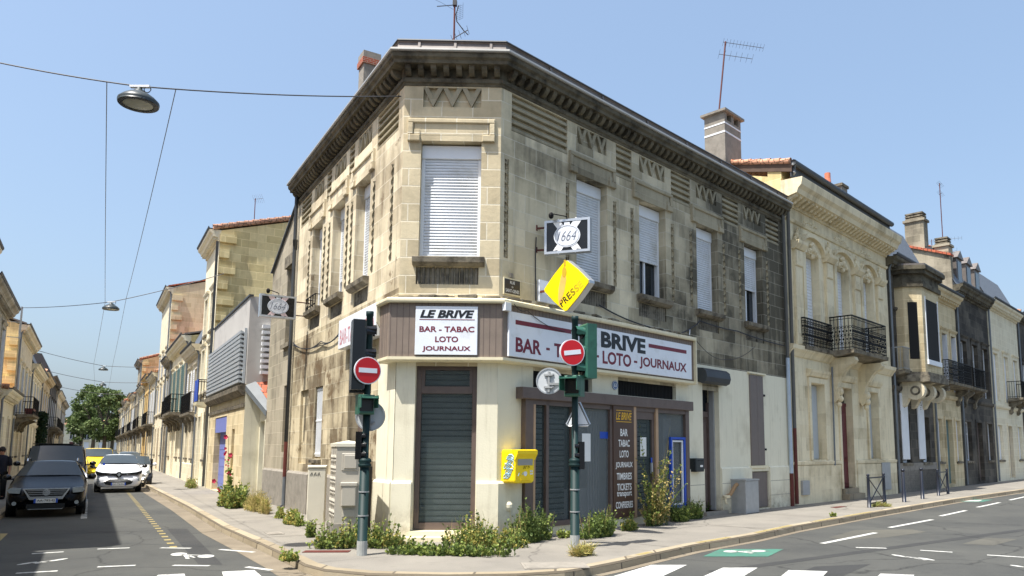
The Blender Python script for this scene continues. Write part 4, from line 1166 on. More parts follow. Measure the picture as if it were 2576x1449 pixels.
def head(F, t, u, v, z0, z1, ang, mat, wd=.30, dp=.2):
    G = F.sub(u, v, 0, ang)
    h = MB().bbox(G, -wd / 2, wd / 2, -dp / 2, dp / 2, z0, z1, .03).build('signal_head', M[mat], t)
    n = 3; H = (z1 - z0) / n
    for k in range(n):
        zc = z0 + H * (k + .5); mb = MB(); r = H * .36; P = []; fs = []; m = 11
        for i in range(m):
            a = R_(-20 + 220 * i / (m - 1))
            for vv, rr in ((dp / 2, r), (dp / 2 + .17, r * (1.0 if 20 < math.degrees(a) < 160 else .8))): P.append(G.p(rr * math.cos(a), vv, zc + rr * math.sin(a)))
        for i in range(m - 1): fs.append((2 * i, 2 * i + 1, 2 * i + 3, 2 * i + 2))
        mb.add(P, fs); mb.build('visor', M[mat], h)
        MB().disc(G, 0, zc, r * .9, dp / 2, dp / 2 + .012).build('lens', M['black'], h)
    return h
def ped(F, t, u, v, z0, z1, ang, wd=.26):
    G = F.sub(u, v, 0, ang)
    mb = MB().bbox(G, -wd / 2, wd / 2, -.14, .1, z0, z1, .02)
    h = mb.build('pedestrian_signal', M['green'], t)
    mb = MB()
    for sx in (-1, 1): mb.slab(G, [(sx * wd / 2, .1), (sx * wd * .55, .3), (sx * wd * .55 - sx * .012, .3), (sx * wd / 2 - sx * .012, .1)], z0 + .10, z1 - .02)
    mb.prism(G, [(.1, z1 - .03), (.32, z1 - .06), (.32, z1 - .075), (.1, z1 - .045)], -wd * .55, wd * .55)
    mb.build('hood', M['green'], h)
    MB().box(G, -wd * .42, wd * .42, .1, .106, z0 + .05, z1 - .05).build('lens', M['black'], h)
def rep(F, t, u, v, z0, z1, ang):
    G = F.sub(u, v, 0, ang)
    h = MB().bbox(G, -.055, .055, -.05, .05, z0, z1, .01).build('repeater', M['black'], t)
    mb = MB()
    for k in range(3):
        zc = z0 + (z1 - z0) * (k + .5) / 3
        P = []; fs = []
        for i in range(9):
            a = R_(-30 + 240 * i / 8)
            for vv in (.05, .13): P.append(G.p(.05 * math.cos(a), vv, zc + .05 * math.sin(a)))
        for i in range(8): fs.append((2 * i, 2 * i + 1, 2 * i + 3, 2 * i + 2))
        mb.add(P, fs)
    mb.build('visor', M['black'], h)
BL_, BR_ = gnd(910, 1397), gnd(1446, 1380)
tl, G1 = signal(BL_, 3.98, 'dark green traffic light post in the weeds before the cream corner pier', -1, 0, 0, 0, 0)
hf = Fr((BL_.x, BL_.y, 0), (1, 0, 0), (0, -1, 0))
# back board of the vehicle signal, seen from behind
head(hf, tl, -.17, .02, 2.66, 3.82, R_(-112), 'black', .34, .22)
MB().bbox(hf.sub(-.12, -.06, 0, R_(-5)), -.19, .16, -.02, .02, 2.62, 3.84, .005).build('backing_board', M['black'], tl)
ped(hf, tl, -.01, .06, 2.26, 2.58, R_(-28))
rep(hf, tl, -.09, .02, 1.53, 1.98, R_(-80))
tr, G2 = signal(BR_, 4.08, 'dark green traffic light post before the shop front with a green signal head', 1, 0, 0, 0, 0)
hr = Fr((BR_.x, BR_.y, 0), (1, 0, 0), (0, -1, 0))
head(hr, tr, .23, -.06, 2.96, 3.94, R_(62), 'green', .28, .22)
MB().box(hr, .03, .12, -.03, .03, 3.1, 3.16).box(hr, .03, .12, -.03, .03, 3.74, 3.8).build('bracket', M['green'], tr)
ped(hr, tr, -.02, .08, 2.63, 3.0, R_(22), .30)
rep(hr, tr, .11, .0, 1.36, 1.84, R_(78))

def no_entry(F, u, z, r, ang, tilt, label):
    G = F.sub(u, .2, 0, ang)
    s = thing('no_entry_sign', label, 'road sign', tuple(G.p(0, 0, z)), group='no entry signs')
    MB().disc(G, 0, z, r, -.03, .0, 32).build('rim', M['white'], s)
    MB().disc(G, 0, z, r * .93, .0, .004, 32).build('red_face', M['red_sign'], s)
    c, k = math.cos(tilt), math.sin(tilt)
    MB().plate(G, [(x * c - y * k, z + x * k + y * c) for x, y in ((-r * .68, -r * .17), (r * .68, -r * .17), (r * .68, r * .17), (-r * .68, r * .17))], .004, .008).build('white_bar', M['white_sign'], s)
    MB().box(G, -.03, .03, -.2, -.03, z - .08, z + .08).build('bracket', M['metal_grey'], s)
no_entry(hf, .05, 2.97, .225, R_(-34), 0.0, 'red no entry disc with level white bar on the left traffic light post')
no_entry(hr, -.05, 3.40, .235, R_(-22), R_(8), 'red no entry disc with tilted white bar on the right traffic light post')
def sign_back(F, u, v, z, r, ang, label, tri=False):
    G = F.sub(u, v, 0, ang)
    s = thing('road_sign', label, 'road sign', tuple(G.p(0, 0, z)), group='road signs seen from behind')
    if tri:
        pts = [(-r, z), (r, z), (0, z + r * 2.05)]
        MB().plate(G, [(x, q + .03) for x, q in ((-r * .86, z), (r * .86, z), (0, z + r * 1.78))], -.012, .0).build('plate', M['white'], s)
        P = [G.p(*q) for q in ((-r, 0, z + .03), (-r + .04, 0, z), (r - .04, 0, z), (r, 0, z + .03), (.03, 0, z + r * 2.0), (-.03, 0, z + r * 2.0), (-r, 0, z + .03))]
        MB().tube(P, .018, 6).build('rim', M['alu'], s)
    else:
        mm = plain('sign back grey', (186, 190, 192) if ang < .3 else (150, 152, 152), .4, .05, 4)
        MB().disc(G, 0, z, r, -.01, .0, 32).build('plate', mm, s)
        MB().ring(G, 0, z, r - .012, r + .012, -.03, .012, 32).build('rim', M['alu'], s)
        mb = MB()
        for dz in (-.1, .12): mb.box(G, -.09, .09, .0, .025, z + dz - .012, z + dz + .012); mb.box(G, -.07, .07, .025, .05, z + dz - .03, z + dz - .01)
        mb.box(G, -.018, .018, .0, .04, z - r * .9, z + r * .75)
        mb.build('bracket', M['metal_grey'], s)
    return s, G
sign_back(hf, .03, -.12, 2.24, .235, R_(2), 'grey round back of a road sign behind the left traffic light post')
sb, G = sign_back(hr, -.46, -.03, 2.915, .225, R_(12), 'pale round back of a road sign on an arm left of the right post')
MB().box(hr, -.46, -.06, -.02, .02, 2.84, 2.88).build('arm', M['metal_grey'], sb)
sign_back(hr, .06, -.11, 2.12, .21, R_(8), 'triangular road sign seen from behind on the right post', True)

# ================================================================== street cabinets
cabp = [gnd(800, 1352), gnd(838, 1366), gnd(893, 1350)]
c = thing('street_cabinet', 'tall greige utility cabinet with diamond vents on a concrete base', 'utility cabinet', (cabp[1].x, cabp[1].y, 0))
q = cabp[1]; ux = (cabp[2] - q); ux.z = 0; wdt = ux.length
CFm = Fr((q.x, q.y, 0), (.985, .17, 0), (.17, -.985, 0))            # right face looks to the camera
wr = .52; wl = .66
DL = Fr((q.x, q.y, 0), (-.42, .9, 0), (-.9, -.42, 0))               # left face, looks to the street
P = [Vector((0, 0, 0)), CFm.u * wr, CFm.u * wr + DL.u * wl, DL.u * wl]
def foot(z0, z1, e=0.0):
    ctr = (P[0] + P[2]) / 2
    pts = [q + ctr + (p - ctr) * (1 + e) for p in P]; mb = MB()
    mb.add([(p.x, p.y, z0) for p in pts] + [(p.x, p.y, z1) for p in pts], [(0, 1, 2, 3), (4, 5, 6, 7), (0, 1, 5, 4), (1, 2, 6, 5), (2, 3, 7, 6), (3, 0, 4, 7)])
    return mb
foot(-.02, .34, .1).build('concrete_base', M['concrete'], c)
foot(.34, 1.74).build('body', M['cabinet'], c)
mb = foot(1.74, 1.80, .06); ctr = q + (P[0] + P[2]) / 2; pts = [q + p for p in P]
mb.add([tuple(Vector((ctr.x, ctr.y, 0)) + (Vector((p.x, p.y, 0)) - Vector((ctr.x, ctr.y, 0))) * 1.06 + Vector((0, 0, 1.80))) for p in pts] + [(ctr.x, ctr.y, 1.86)], [(0, 1, 4), (1, 2, 4), (2, 3, 4), (3, 0, 4)])
mb.build('lid', M['cabinet_pale'], c)
mb = MB()
for r in range(6):
    for k in range(4):
        x = .07 + k * .15 + (.02 if k > 1 else 0); z = .48 + r * .2
        mb.plate(DL, [(x - .03, z), (x + .01, z + .05), (x + .05, z), (x + .01, z - .05)], .0, .012); mb.plate(DL, [(x - .03, z + .06), (x + .01, z + .11), (x + .05, z + .06), (x + .01, z + .05)], .0, .02)
mb.build('vents', M['cabinet'], c)
MB().box(DL, .325, .335, .0, .003, .36, 1.7).build('door_joint', M['dark'], c)
mb = MB(); mb.bbox(CFm, .10, .40, .0, .012, 1.30, 1.62, .01); mb.bbox(CFm, .14, .37, .012, .03, 1.34, 1.59, .01); mb.bbox(CFm, .12, .38, .0, .09, .66, 1.04, .015)
mb.build('hatch', M['cabinet'], c)
MB().bbox(CFm, .10, .40, .0, .10, 1.02, 1.09, .01).bbox(CFm, .14, .36, .0, .02, .46, .6, .01).build('hatch_hood', M['cabinet'], c)
b0 = gnd(800, 1336)
c = thing('street_cabinet', 'short cream utility cabinet with small graffiti left of the tall cabinet', 'utility cabinet', (b0.x, b0.y, 0))
q = gnd(768, 1341); K = Fr((q.x, q.y, 0), (.97, .24, 0), (.24, -.97, 0))
MB().bbox(K, 0, .36, -.3, 0, .16, 1.30, .02).build('body', M['cabinet_pale'], c)
MB().bbox(K, -.01, .37, -.31, .015, 1.30, 1.36, .02).build('lid', M['cabinet_pale'], c)
MB().box(K, .0, .36, -.3, .01, -.02, .16).build('concrete_base', M['cabinet_pale'], c)
mb = MB()
for k in range(3): mb.tube([K.p(.05 + .07 * k, .003, 1.16), K.p(.08 + .07 * k, .003, 1.22), K.p(.1 + .07 * k, .003, 1.15)], .006, 4)
mb.build('graffiti', M['black_let'], c)
# dark board leaning between the cabinet and the wall
tag(MB().box(FL, .95, 1.05, .1, .5, 0, 1.35).build('board', M['dark']), 'dark upright board behind the tall street cabinet', 'board')

# grey box with pipe by the right wall
g = gnd(1878, 1293)
c = thing('pump_box', 'grey metal box with a bent brown pipe on the right pavement', 'metal box', (g.x, g.y, 0))
GB = Fr((g.x, g.y, 0), (FR.u.x, FR.u.y, 0), (FR.n.x, FR.n.y, 0))
MB().bbox(GB, 0, .72, -.5, 0, .0, .88, .015).build('box', M['metal_grey'], c)
MB().box(GB, -.02, .74, -.52, .015, .88, .92).build('lid', M['metal_grey'], c)
mb = MB(); mb.smooth = True
mb.tube([GB.p(-.02, -.25, .78), GB.p(-.10, -.25, .76), GB.p(-.3, -.3, .52), GB.p(-.42, -.34, .47)], .05, 8); mb.build('pipe', plain('tan pipe', (150, 120, 84), .6, .15, 6), c)
MB().lathe(GB, [(.09, .43), (.1, .46), (.1, .5), (.0, .5)], -.44, -.34, 10).tube([GB.p(-.5, -.34, .45), GB.p(-.48, -.34, .3), GB.p(-.4, -.34, .28)], .03, 6).build('valve', M['cream_trim'], c)

# barriers and bollards
def barrier(p0, p1, label, group):
    d = p1 - p0; d.z = 0; L = d.length; mid = (p0 + p1) / 2
    t = thing('pavement_barrier', label, 'barrier', (p0.x, p0.y, 0), math.atan2(d.y, d.x), group)
    K = Fr((p0.x, p0.y, 0), d, None); m = plain('navy iron paint', (30, 34, 46), .4, .1, 6)
    for x in (0, L):
        mb = MB(); mb.smooth = True; mb.lathe(K, [(.055, 0), (.055, .30), (.045, .32), (.042, .88), (.05, .9), (.03, .92), (.045, .95), (.045, .99), (.0, 1.02)], x, 0, 10); mb.build('post', m, t)
    MB().box(K, .04, L - .04, -.015, .015, .86, .9).box(K, .04, L - .04, -.015, .015, .1, .135).build('rail', m, t)
    MB().tube([K.p(.04, 0, .12), K.p(L - .04, 0, .87)], .018, 6).tube([K.p(L - .04, .0, .12), K.p(.04, .0, .87)], .018, 6).build('cross_bars', m, t)
    return t, d
bp = [FR.p(13.85, 1.72), FR.p(15.35, 1.72), FR.p(22.3, 1.55), FR.p(23.8, 1.55)]
bt, bd = barrier(gnd(2187, 1277), gnd(2226, 1270), 'navy crossed iron barrier, the nearer one on the right pavement', 'crossed barriers')
q = gnd(2361, 1247)
dup(bt, (q.x, q.y, 0), math.atan2(bd.y, bd.x), 'navy crossed iron barrier, the farther one past the bollards', 'crossed barriers')
g0 = gnd(2275, 1263)
bo = thing('bollard', 'navy bollard with ball top nearer to the first crossed barrier', 'bollard', (g0.x, g0.y, 0), 0, 'bollards')
K = Fr((g0.x, g0.y, 0), (1, 0, 0)); m = bpy.data.materials['navy iron paint']
mb = MB(); mb.smooth = True; mb.lathe(K, [(.065, 0), (.065, .34), (.05, .37), (.048, .98), (.03, 1.0)], n=12); mb.build('post', m, bo)
mb = MB(); mb.smooth = True; mb.ball(K.p(0, 0, 1.05), .062, 12, 8); mb.build('ball', m, bo)
g0 = gnd(2321, 1255); dup(bo, (g0.x, g0.y, 0), 0, 'navy bollard with ball top nearer to the second crossed barrier', 'bollards')

# ================================================================== neighbouring houses
STN = {}
def hstone(key):
    """a limestone of its own tone"""
    if key not in STN:
        T = {'pale': ((226, 215, 188), (216, 203, 174), (106, 98, 82), .35, .54), 'warm': ((218, 202, 166), (206, 188, 150), (110, 96, 70), .45, .5), 'sooty': ((104, 98, 88), (86, 82, 74), (46, 44, 42), .75, .42),
             'grey': ((176, 166, 146), (160, 152, 132), (84, 78, 68), .55, .46), 'cream': ((232, 223, 196), (226, 215, 186), (150, 138, 112), .3, .55), 'yellow': ((232, 212, 158), (216, 196, 140), (150, 130, 94), .4, .5),
             'ochre': ((214, 186, 130), (204, 174, 118), (120, 100, 70), .3, .55)}[key]
        STN[key] = stone('house stone ' + key, T[0], T[1], tuple(min(255, int(c * 1.06)) for c in T[0]), .7, .36, .010 if key != 'yellow' else .016, T[2], T[3], T[4], streak=.4)
    return STN[key]
def louvre_leaf(mb, F, u0, u1, v, z0, z1, n=None):
    mb.box(F, u0, u1, v, v + .035, z0, z1)
    st = .11; z = z0 + .1
    while z < z1 - .15:
        mb.prism(F, [(v + .035, z), (v + .05, z + .02), (v + .035, z + .07)], u0 + .04, u1 - .04); z += st
def win(par, F, a, b, z0, z1, dep=.2, frame='white', shut=None, v=0.0):
    """window part: frame with a pane, or closed shutters, or shutters folded open"""
    mb = MB(); w_ = v - dep
    mb.box(F, a, a + .06, w_ - .06, w_, z0, z1); mb.box(F, b - .06, b, w_ - .06, w_, z0, z1); mb.box(F, a, b, w_ - .06, w_ - .002, z1 - .07, z1); mb.box(F, a, b, w_ - .06, w_ - .002, z0, z0 + .1)
    m_ = (a + b) / 2; mb.box(F, m_ - .04, m_ + .04, w_ - .06, w_ - .003, z0, z1)
    zt = z0 + (z1 - z0) * .68; mb.box(F, a, b, w_ - .06, w_ - .004, zt, zt + .04)
    o = mb.build('window', M[frame], par)
    MB().box(F, a + .02, b - .02, w_ - .05, w_ - .03, z0, z1).build('pane', M['glass_dark'], o)
    if shut:
        mat, mode = shut; mb = MB()
        if mode == 'closed':
            louvre_leaf(mb, F, a + .01, m_ - .005, w_ + .004, z0 + .02, z1 - .02); louvre_leaf(mb, F, m_ + .005, b - .01, w_ + .004, z0 + .02, z1 - .02)
        elif mode == 'open':
            louvre_leaf(mb, F, a - (b - a) * .5, a - .02, v + .02, z0, z1); louvre_leaf(mb, F, b + .02, b + (b - a) * .5, v + .02, z0, z1)
        elif mode == 'reveal':
            mb.box(F, a + .01, a + .05, v - dep + .01, v - .02, z0 + .02, z1 - .02); mb.box(F, b - .05, b - .01, v - dep + .01, v + .06, z0 + .02, z1 - .02)
            z = z0 + .1
            while z < z1 - .1: mb.box(F, b - .055, b - .005, v - dep + .03, v + .05, z, z + .03); z += .09
        elif mode == 'plain':
            mb.bbox(F, a + .01, m_ - .004, w_ + .003, w_ + .045, z0 + .02, z1 - .02, .015); mb.bbox(F, m_ + .004, b - .01, w_ + .003, w_ + .045, z0 + .02, z1 - .02, .015)
        mb.build('shutters', M[mat], o)
    return o
def balcony(par, F, u0, u1, z, dep, m='grey_iron', slab='sill', fancy=False, h=1.0, consoles=True, solid=None):
    mb = MB().prism(F, [(0, z - .22), (dep * .55, z - .2), (dep * .8, z - .14), (dep, z - .12), (dep + .02, z), (0, z)], u0, u1)
    b = mb.build('balcony', M[slab], par)
    mb = MB(); e = .04
    def side(K, a, c, y):
        mb.box(K, a, c, y - .02, y + .02, z + h - .03, z + h + .01); mb.box(K, a, c, y - .012, y + .012, z + .06, z + .085)
        n = max(2, int((c - a) / .115))
        for k in range(n + 1):
            x = a + (c - a) * k / n; mb.box(K, x - .009, x + .009, y - .009, y + .009, z, z + h)
        if fancy:
            for k in range(n):
                x = a + (c - a) * (k + .5) / n
                for zz, r in ((z + .22, .05), (z + .5, .052), (z + .78, .05)): mb.ring(K, x, zz, r - .014, r, y - .006, y + .006, 8)
                mb.plate(K, [(x - .035, z + .36), (x, z + .41), (x + .035, z + .36), (x, z + .31)], y - .006, y + .006); mb.plate(K, [(x - .035, z + .64), (x, z + .69), (x + .035, z + .64), (x, z + .59)], y - .006, y + .006)
            mb.box(K, a, c, y - .008, y + .008, z + h - .12, z + h - .1)
    side(F, u0 + e, u1 - e, dep - e)
    for uu, sg in ((u0 + e, 1), (u1 - e, -1)):
        K = Fr(F.p(uu, 0, 0), F.n, F.u); side(K, 0.0, dep - e, 0.0)
    mb.build('railing', M[m], b)
    if consoles:
        mb = MB(); zz = z - .22
        n = 2 if u1 - u0 < 4 else 3
        for k in range(n):
            x = u0 + .3 + (u1 - u0 - .6) * k / (n - 1)
            mb.prism(F, [(0, zz), (dep * .8, zz), (dep * .82, zz - .1), (dep * .6, zz - .2), (dep * .35, zz - .3), (dep * .22, zz - .5), (dep * .24, zz - .66), (dep * .1, zz - .78), (0, zz - .74)], x - .11, x + .11)
        mb.build('console', M['sill'] if slab == 'sill' else M[slab], b)
    return b
def chimney(par, F, u, v, z0, z1, w_=.9, d=.45, m='concrete', pots=2, cap=True):
    G = F.sub(u, v)
    c = MB().box(G, -w_ / 2, w_ / 2, -d / 2, d / 2, z0, z1).build('chimney', m if not isinstance(m, str) else M[m], par)
    if cap: MB().box(G, -w_ / 2 - .07, w_ / 2 + .07, -d / 2 - .07, d / 2 + .07, z1, z1 + .14).build('cap', M['sill'], c)
    if pots:
        mb = MB()
        for k in range(pots):
            x = -w_ / 2 + w_ * (k + .5) / pots; mb.lathe(G, [(.11, z1 + .14), (.12, z1 + .2), (.09, z1 + .6), (.11, z1 + .62), (.10, z1 + .66)], x, 0, 10)
        mb.build('chimney_pot', M['terracotta'], c)
    return c
def house(F, u0, u1, H, key, label, wins=3, ground=None, first=None, roof='tile', rdep=5.0, rise=1.7, shut=('shutter_w', 'reveal'), gshut=('shutter_w', 'plain'), balc=None, cornice=True, chim=(), door='redwood', storeys=2, gable_key='yellow', group=None, dep=.16, quoins=False, bfancy=False, pipe=True, name='row_house', z1a=4.5):
    """terraced house: front wall with openings, gables, cornice, roof, chimneys, balcony"""
    q = F.p(u0, 0, 0); t = thing(name, label, 'house', (q.x, q.y, 0), group=group)
    W = u1 - u0; n = wins; cw = W / n; ww = min(1.05, cw * .5); holes = []; wl = []
    dcol = n // 2 if n > 1 else 0
    for k in range(n):
        c = u0 + cw * (k + .5)
        if k == dcol and door: holes.append((c - .5, c + .5, .15, 3.2, dep)); wl.append(('door', c - .5, c + .5, .15, 3.2))
        else: holes.append((c - ww / 2, c + ww / 2, 1.2, 3.2, dep)); wl.append(('g', c - ww / 2, c + ww / 2, 1.2, 3.2))
        zs = [(z1a + .1, min(H - 1.1, z1a + 2.9))] if storeys == 2 else [(4.2, 6.4), (7.1, min(H - 1.0, 8.9))]
        for a, b in zs:
            if b - a > .8: holes.append((c - ww / 2, c + ww / 2, a, b, dep)); wl.append(('f', c - ww / 2, c + ww / 2, a, b))
    st = hstone(key)
    MB().wall(F, u0, u1, 0, H, holes).build('wall', st, t)
    g = MB(); r = rdep
    for u in (u0 + .001, u1 - .001):
        g.add([F.p(u, -.01, 0), F.p(u, -2 * r, 0), F.p(u, -2 * r, H), F.p(u, -r, H + rise), F.p(u, -.01, H)], [(0, 1, 2, 3, 4)])
    g.quad(F.p(u0, -2 * r, 0), F.p(u1, -2 * r, 0), F.p(u1, -2 * r, H), F.p(u0, -2 * r, H))
    g.build('gable_wall', hstone(gable_key), t)
    for kind, a, b, z0, z1 in wl:
        if kind == 'door':
            d = MB().box(F, a, b, -dep - .05, -dep, z0, z1).build('door', M[door], t)
            mb = MB(); mb.bbox(F, a + .12, (a + b) / 2 - .04, -dep, -dep + .03, z0 + .2, z0 + 1.0, .02); mb.bbox(F, (a + b) / 2 + .04, b - .12, -dep, -dep + .03, z0 + .2, z0 + 1.0, .02)
            mb.bbox(F, a + .12, (a + b) / 2 - .04, -dep, -dep + .03, z0 + 1.15, z0 + 2.3, .02); mb.bbox(F, (a + b) / 2 + .04, b - .12, -dep, -dep + .03, z0 + 1.15, z0 + 2.3, .02)
            mb.build('door_panels', M[door], d)
        else:
            win(t, F, a, b, z0, z1, dep, 'white', gshut if kind == 'g' else shut)
            MB().prism(F, [(-.1, z0 - .1), (.08, z0 - .1), (.09, z0), (-.1, z0 + .02)], a - .08, b + .08).build('sill', M['sill'], t) if kind == 'g' or not balc else None
    tr = MB()
    for kind, a, b, z0, z1 in wl:
        tr.box(F, a - .14, a, -.004, .035, z0, z1); tr.box(F, b, b + .14, -.004, .035, z0, z1); tr.box(F, a - .14, b + .14, -.004, .04, z1, z1 + .16)
        if kind == 'f': tr.prism(F, [(-.004, z1 + .16), (.06, z1 + .16), (.12, z1 + .24), (.13, z1 + .29), (-.004, z1 + .31)], a - .2, b + .2)
    if z1a < H - 1: zq = z1a - .32; tr.prism(F, [(-.01, zq), (.05, zq), (.1, zq + .08), (.11, zq + .18), (-.01, zq + .22)], u0, u1)
    tr.prism(F, [(-.01, 0), (.05, 0), (.05, .9), (-.01, .95)], u0, u1) if not door else None
    tr.build('trim', st, t)
    if cornice:
        mb = MB().prism(F, [(-.05, H - .5), (.06, H - .5), (.08, H - .34), (.28, H - .3), (.32, H - .18), (.42, H - .1), (.45, H), (-.05, H + .02)], u0, u1)
        nb = int(W / .32)
        for k in range(nb):
            u = u0 + W * (k + .5) / nb; mb.box(F, u - .07, u + .07, .06, .24, H - .42, H - .318)
        mb.build('cornice', st if key != 'sooty' else M['cornice'], t)
    mb = MB()
    if roof == 'slate':
        mb.quad(F.p(u0, .1, H + .05), F.p(u1, .1, H + .05), F.p(u1, -.9, H + 2.2), F.p(u0, -.9, H + 2.2)); mb.quad(F.p(u0, -.9, H + 2.2), F.p(u1, -.9, H + 2.2), F.p(u1, -r, H + 2.6), F.p(u0, -r, H + 2.6)); mb.quad(F.p(u0, -r, H + 2.6), F.p(u1, -r, H + 2.6), F.p(u1, -2 * r, H), F.p(u0, -2 * r, H))
        ro = mb.build('roof', M['slate'], t)
        g2 = MB()
        for u in (u0 - .002, u1 + .002): g2.add([F.p(u, .08, H), F.p(u, -.9, H + 2.18), F.p(u, -r, H + 2.58), F.p(u, -2 * r, H)], [(0, 1, 2, 3)])
        g2.build('gable_top', M['zinc_dark'], ro)
    else:
        mt = M['tile'] if roof == 'tile' else M[roof]
        mb.prism(F, [(.3, H + .03), (.3, H + .12), (-r, H + rise + .12), (-2 * r, H + .1), (-2 * r, H + .02), (-r, H + rise + .02)], u0 - .05, u1 + .05)
        ro = mb.build('roof', mt, t)
        if roof == 'tile':
            mb = MB(); mb.smooth = True
            for u in (u0 - .02, u1 + .02):                                # rounded verge tiles
                for k in range(int(r / .33)):
                    a = .3 - .33 * k; z = H + .12 + rise * (k * .33) / r; s = rise / r * .36
                    mb.tube([F.p(u, a, z - .01), F.p(u, a - .36, z + s - .03)], .13, 8, .11)
            mb.build('verge_tiles', M['tile'], ro)
    MB().prism(F, [(.3, H + .02), (.46, H + .02), (.5, H + .08), (.5, H + .13), (.47, H + .13), (.44, H + .06), (.3, H + .06)], u0, u1).build('gutter', M['zinc_dark'], t)
    if pipe: MB().tube([F.p(u0 + .1, .35, H), F.p(u0 + .1, .08, H - .5), F.p(u0 + .1, .08, .05)], .05, 8).build('downpipe', M['pipe'], t)
    if balc:
        for a, b, z, d in balc: balcony(t, F, a, b, z, d, fancy=bfancy)
    for c in chim: chimney(t, F, *c[:2], *c[2:4], **(c[4] if len(c) > 4 else {}))
    if quoins:
        mb = MB()
        for k in range(int(H / .72)):
            mb.box(F, u0 - .16, u0 + .0, -.7 if k % 2 else -.42, -.01, .2 + .72 * k, .2 + .72 * k + .4)
        mb.build('quoins', hstone(gable_key), t)
    return t

# ---------------- right street: carved pale house
F = FR; u0, u1 = 12.42, 21.72
oh = thing('carved_house', 'pale carved limestone house with black wrought iron balcony beside the corner building', 'house', tuple(F.p(u0, 0, 0)))
wf = [(13.92, 14.95), (16.5, 17.55), (19.0, 19.98)]
gd = [(13.98, 15.05, 1.4, 3.93, .28), (16.38, 17.4, .38, 3.93, .28), (19.02, 20.0, 1.4, 3.93, .28)]
st = stone('carved limestone', (236, 223, 190), (228, 213, 178), (236, 224, 195), .9, .42, .004, (134, 118, 84), .5, .5, streak=.5)
MB().wall(F, u0, u1, 0, 9.75, [(a, b, 5.12, 8.36, .27) for a, b in wf] + gd).build('wall', st, oh)
tr = MB()
tr.prism(F, [(-.01, 4.72), (.04, 4.74), (.12, 4.86), (.2, 4.95), (.22, 5.08), (-.01, 5.12)], u0, u1)
tr.prism(F, [(-.01, 9.2), (.05, 9.22), (.09, 9.3), (-.01, 9.34)], u0, u1)
tr.prism(F, [(-.01, 1.22), (.06, 1.24), (.08, 1.34), (-.01, 1.38)], u0, 16.2); tr.prism(F, [(-.01, 1.22), (.06, 1.24), (.08, 1.34), (-.01, 1.38)], 17.6, u1)
for a, b in ((u0, 16.15), (17.65, u1)): tr.box(F, a, b, -.004, .045, 0, 1.22)
for a, b, c, d, _ in gd:
    tr.box(F, a - .16, a, -.004, .05, c, d + .02); tr.box(F, b, b + .16, -.004, .05, c, d + .02); tr.box(F, a - .16, b + .16, -.004, .055, d + .02, d + .2)
    tr.prism(F, [(-.004, d + .2), (.1, d + .24), (.17, d + .36), (.19, d + .44), (-.004, d + .48)], a - .24, b + .24)
tr.build('trim', st, oh)
pil = [13.28, 15.72, 18.27, 20.62]
for x in pil:
    mb = MB(); mb.bbox(F, x - .26, x + .26, -.004, .10, 5.12, 7.75, .02); mb.bbox(F, x - .32, x + .32, -.004, .13, 5.12, 5.4, .02)
    mb.bbox(F, x - .26, x + .26, -.004, .14, 7.75, 8.3, .03); mb.prism(F, [(0, 8.3), (.16, 8.32), (.28, 8.46), (.3, 8.56), (0, 8.6)], x - .36, x + .36)
    mb.build('pilaster', st, oh)
    mb = MB(); mb.smooth = True; rnd = random.Random(int(x * 10))
    for z, r, du in ((8.66, .2, 0), (8.78, .17, -.1), (8.78, .17, .1), (8.92, .15, 0), (9.05, .1, 0), (7.98, .13, 0), (8.12, .09, 0), (8.66, .12, -.22), (8.66, .12, .22)): mb.ball(F.p(x + du, .1, z), r * .62, 8, 6, (.8, .7, 1.1))
    mb.build('carved_ornament', st, oh)
for (a, b), (p0, p1) in zip(wf, zip(pil, pil[1:])):
    c = (a + b) / 2; mb = MB(); n = 14; ra = (p1 - p0) / 2 - .34; P = []          # arched hood
    for k in range(n + 1):
        t_ = math.pi * k / n; x, z = c - ra * math.cos(t_), 8.45 + .5 * math.sin(t_)
        P += [F.p(x, -.004, z), F.p(x, .14, z), F.p(x, .16, z + .13), F.p(x, -.004, z + .15)]
    fs = []
    for k in range(n):
        for j in range(4): fs.append((k * 4 + j, k * 4 + (j + 1) % 4, k * 4 + 4 + (j + 1) % 4, k * 4 + 4 + j))
    mb.add(P, fs); mb.box(F, a - .2, a, -.004, .05, 5.12, 8.4); mb.box(F, b, b + .2, -.004, .05, 5.12, 8.4); mb.box(F, a - .2, b + .2, -.004, .06, 8.38, 8.5); mb.build('window_hood', st, oh)
    mb = MB(); mb.smooth = True
    for du, z, r in ((0, 8.55, .2), (-.2, 8.5, .14), (.2, 8.5, .14), (-.36, 8.44, .1), (.36, 8.44, .1), (0, 8.74, .14), (-.1, 8.7, .11), (.1, 8.7, .11), (0, 8.3, .12)): mb.ball(F.p(c + du, .06, z), r * .66, 8, 6, (1, .7, 1))
    mb.build('carved_keystone', st, oh)
    mb = MB(); mb.smooth = True; rnd = random.Random(int(c))
    for k in range(16):
        x = -.5 + k / 15; mb.ball(F.p(c + x * .95, .0, 9.42 + .07 * math.sin(k * 1.9) - .12 * abs(x)), rnd.uniform(.05, .1), 7, 5, (1, 1, .8))
    mb.build('carved_garland', st, oh)
    win(oh, F, a, b, 5.12, 8.36, .27, 'white', ('shutter_w', 'closed'))
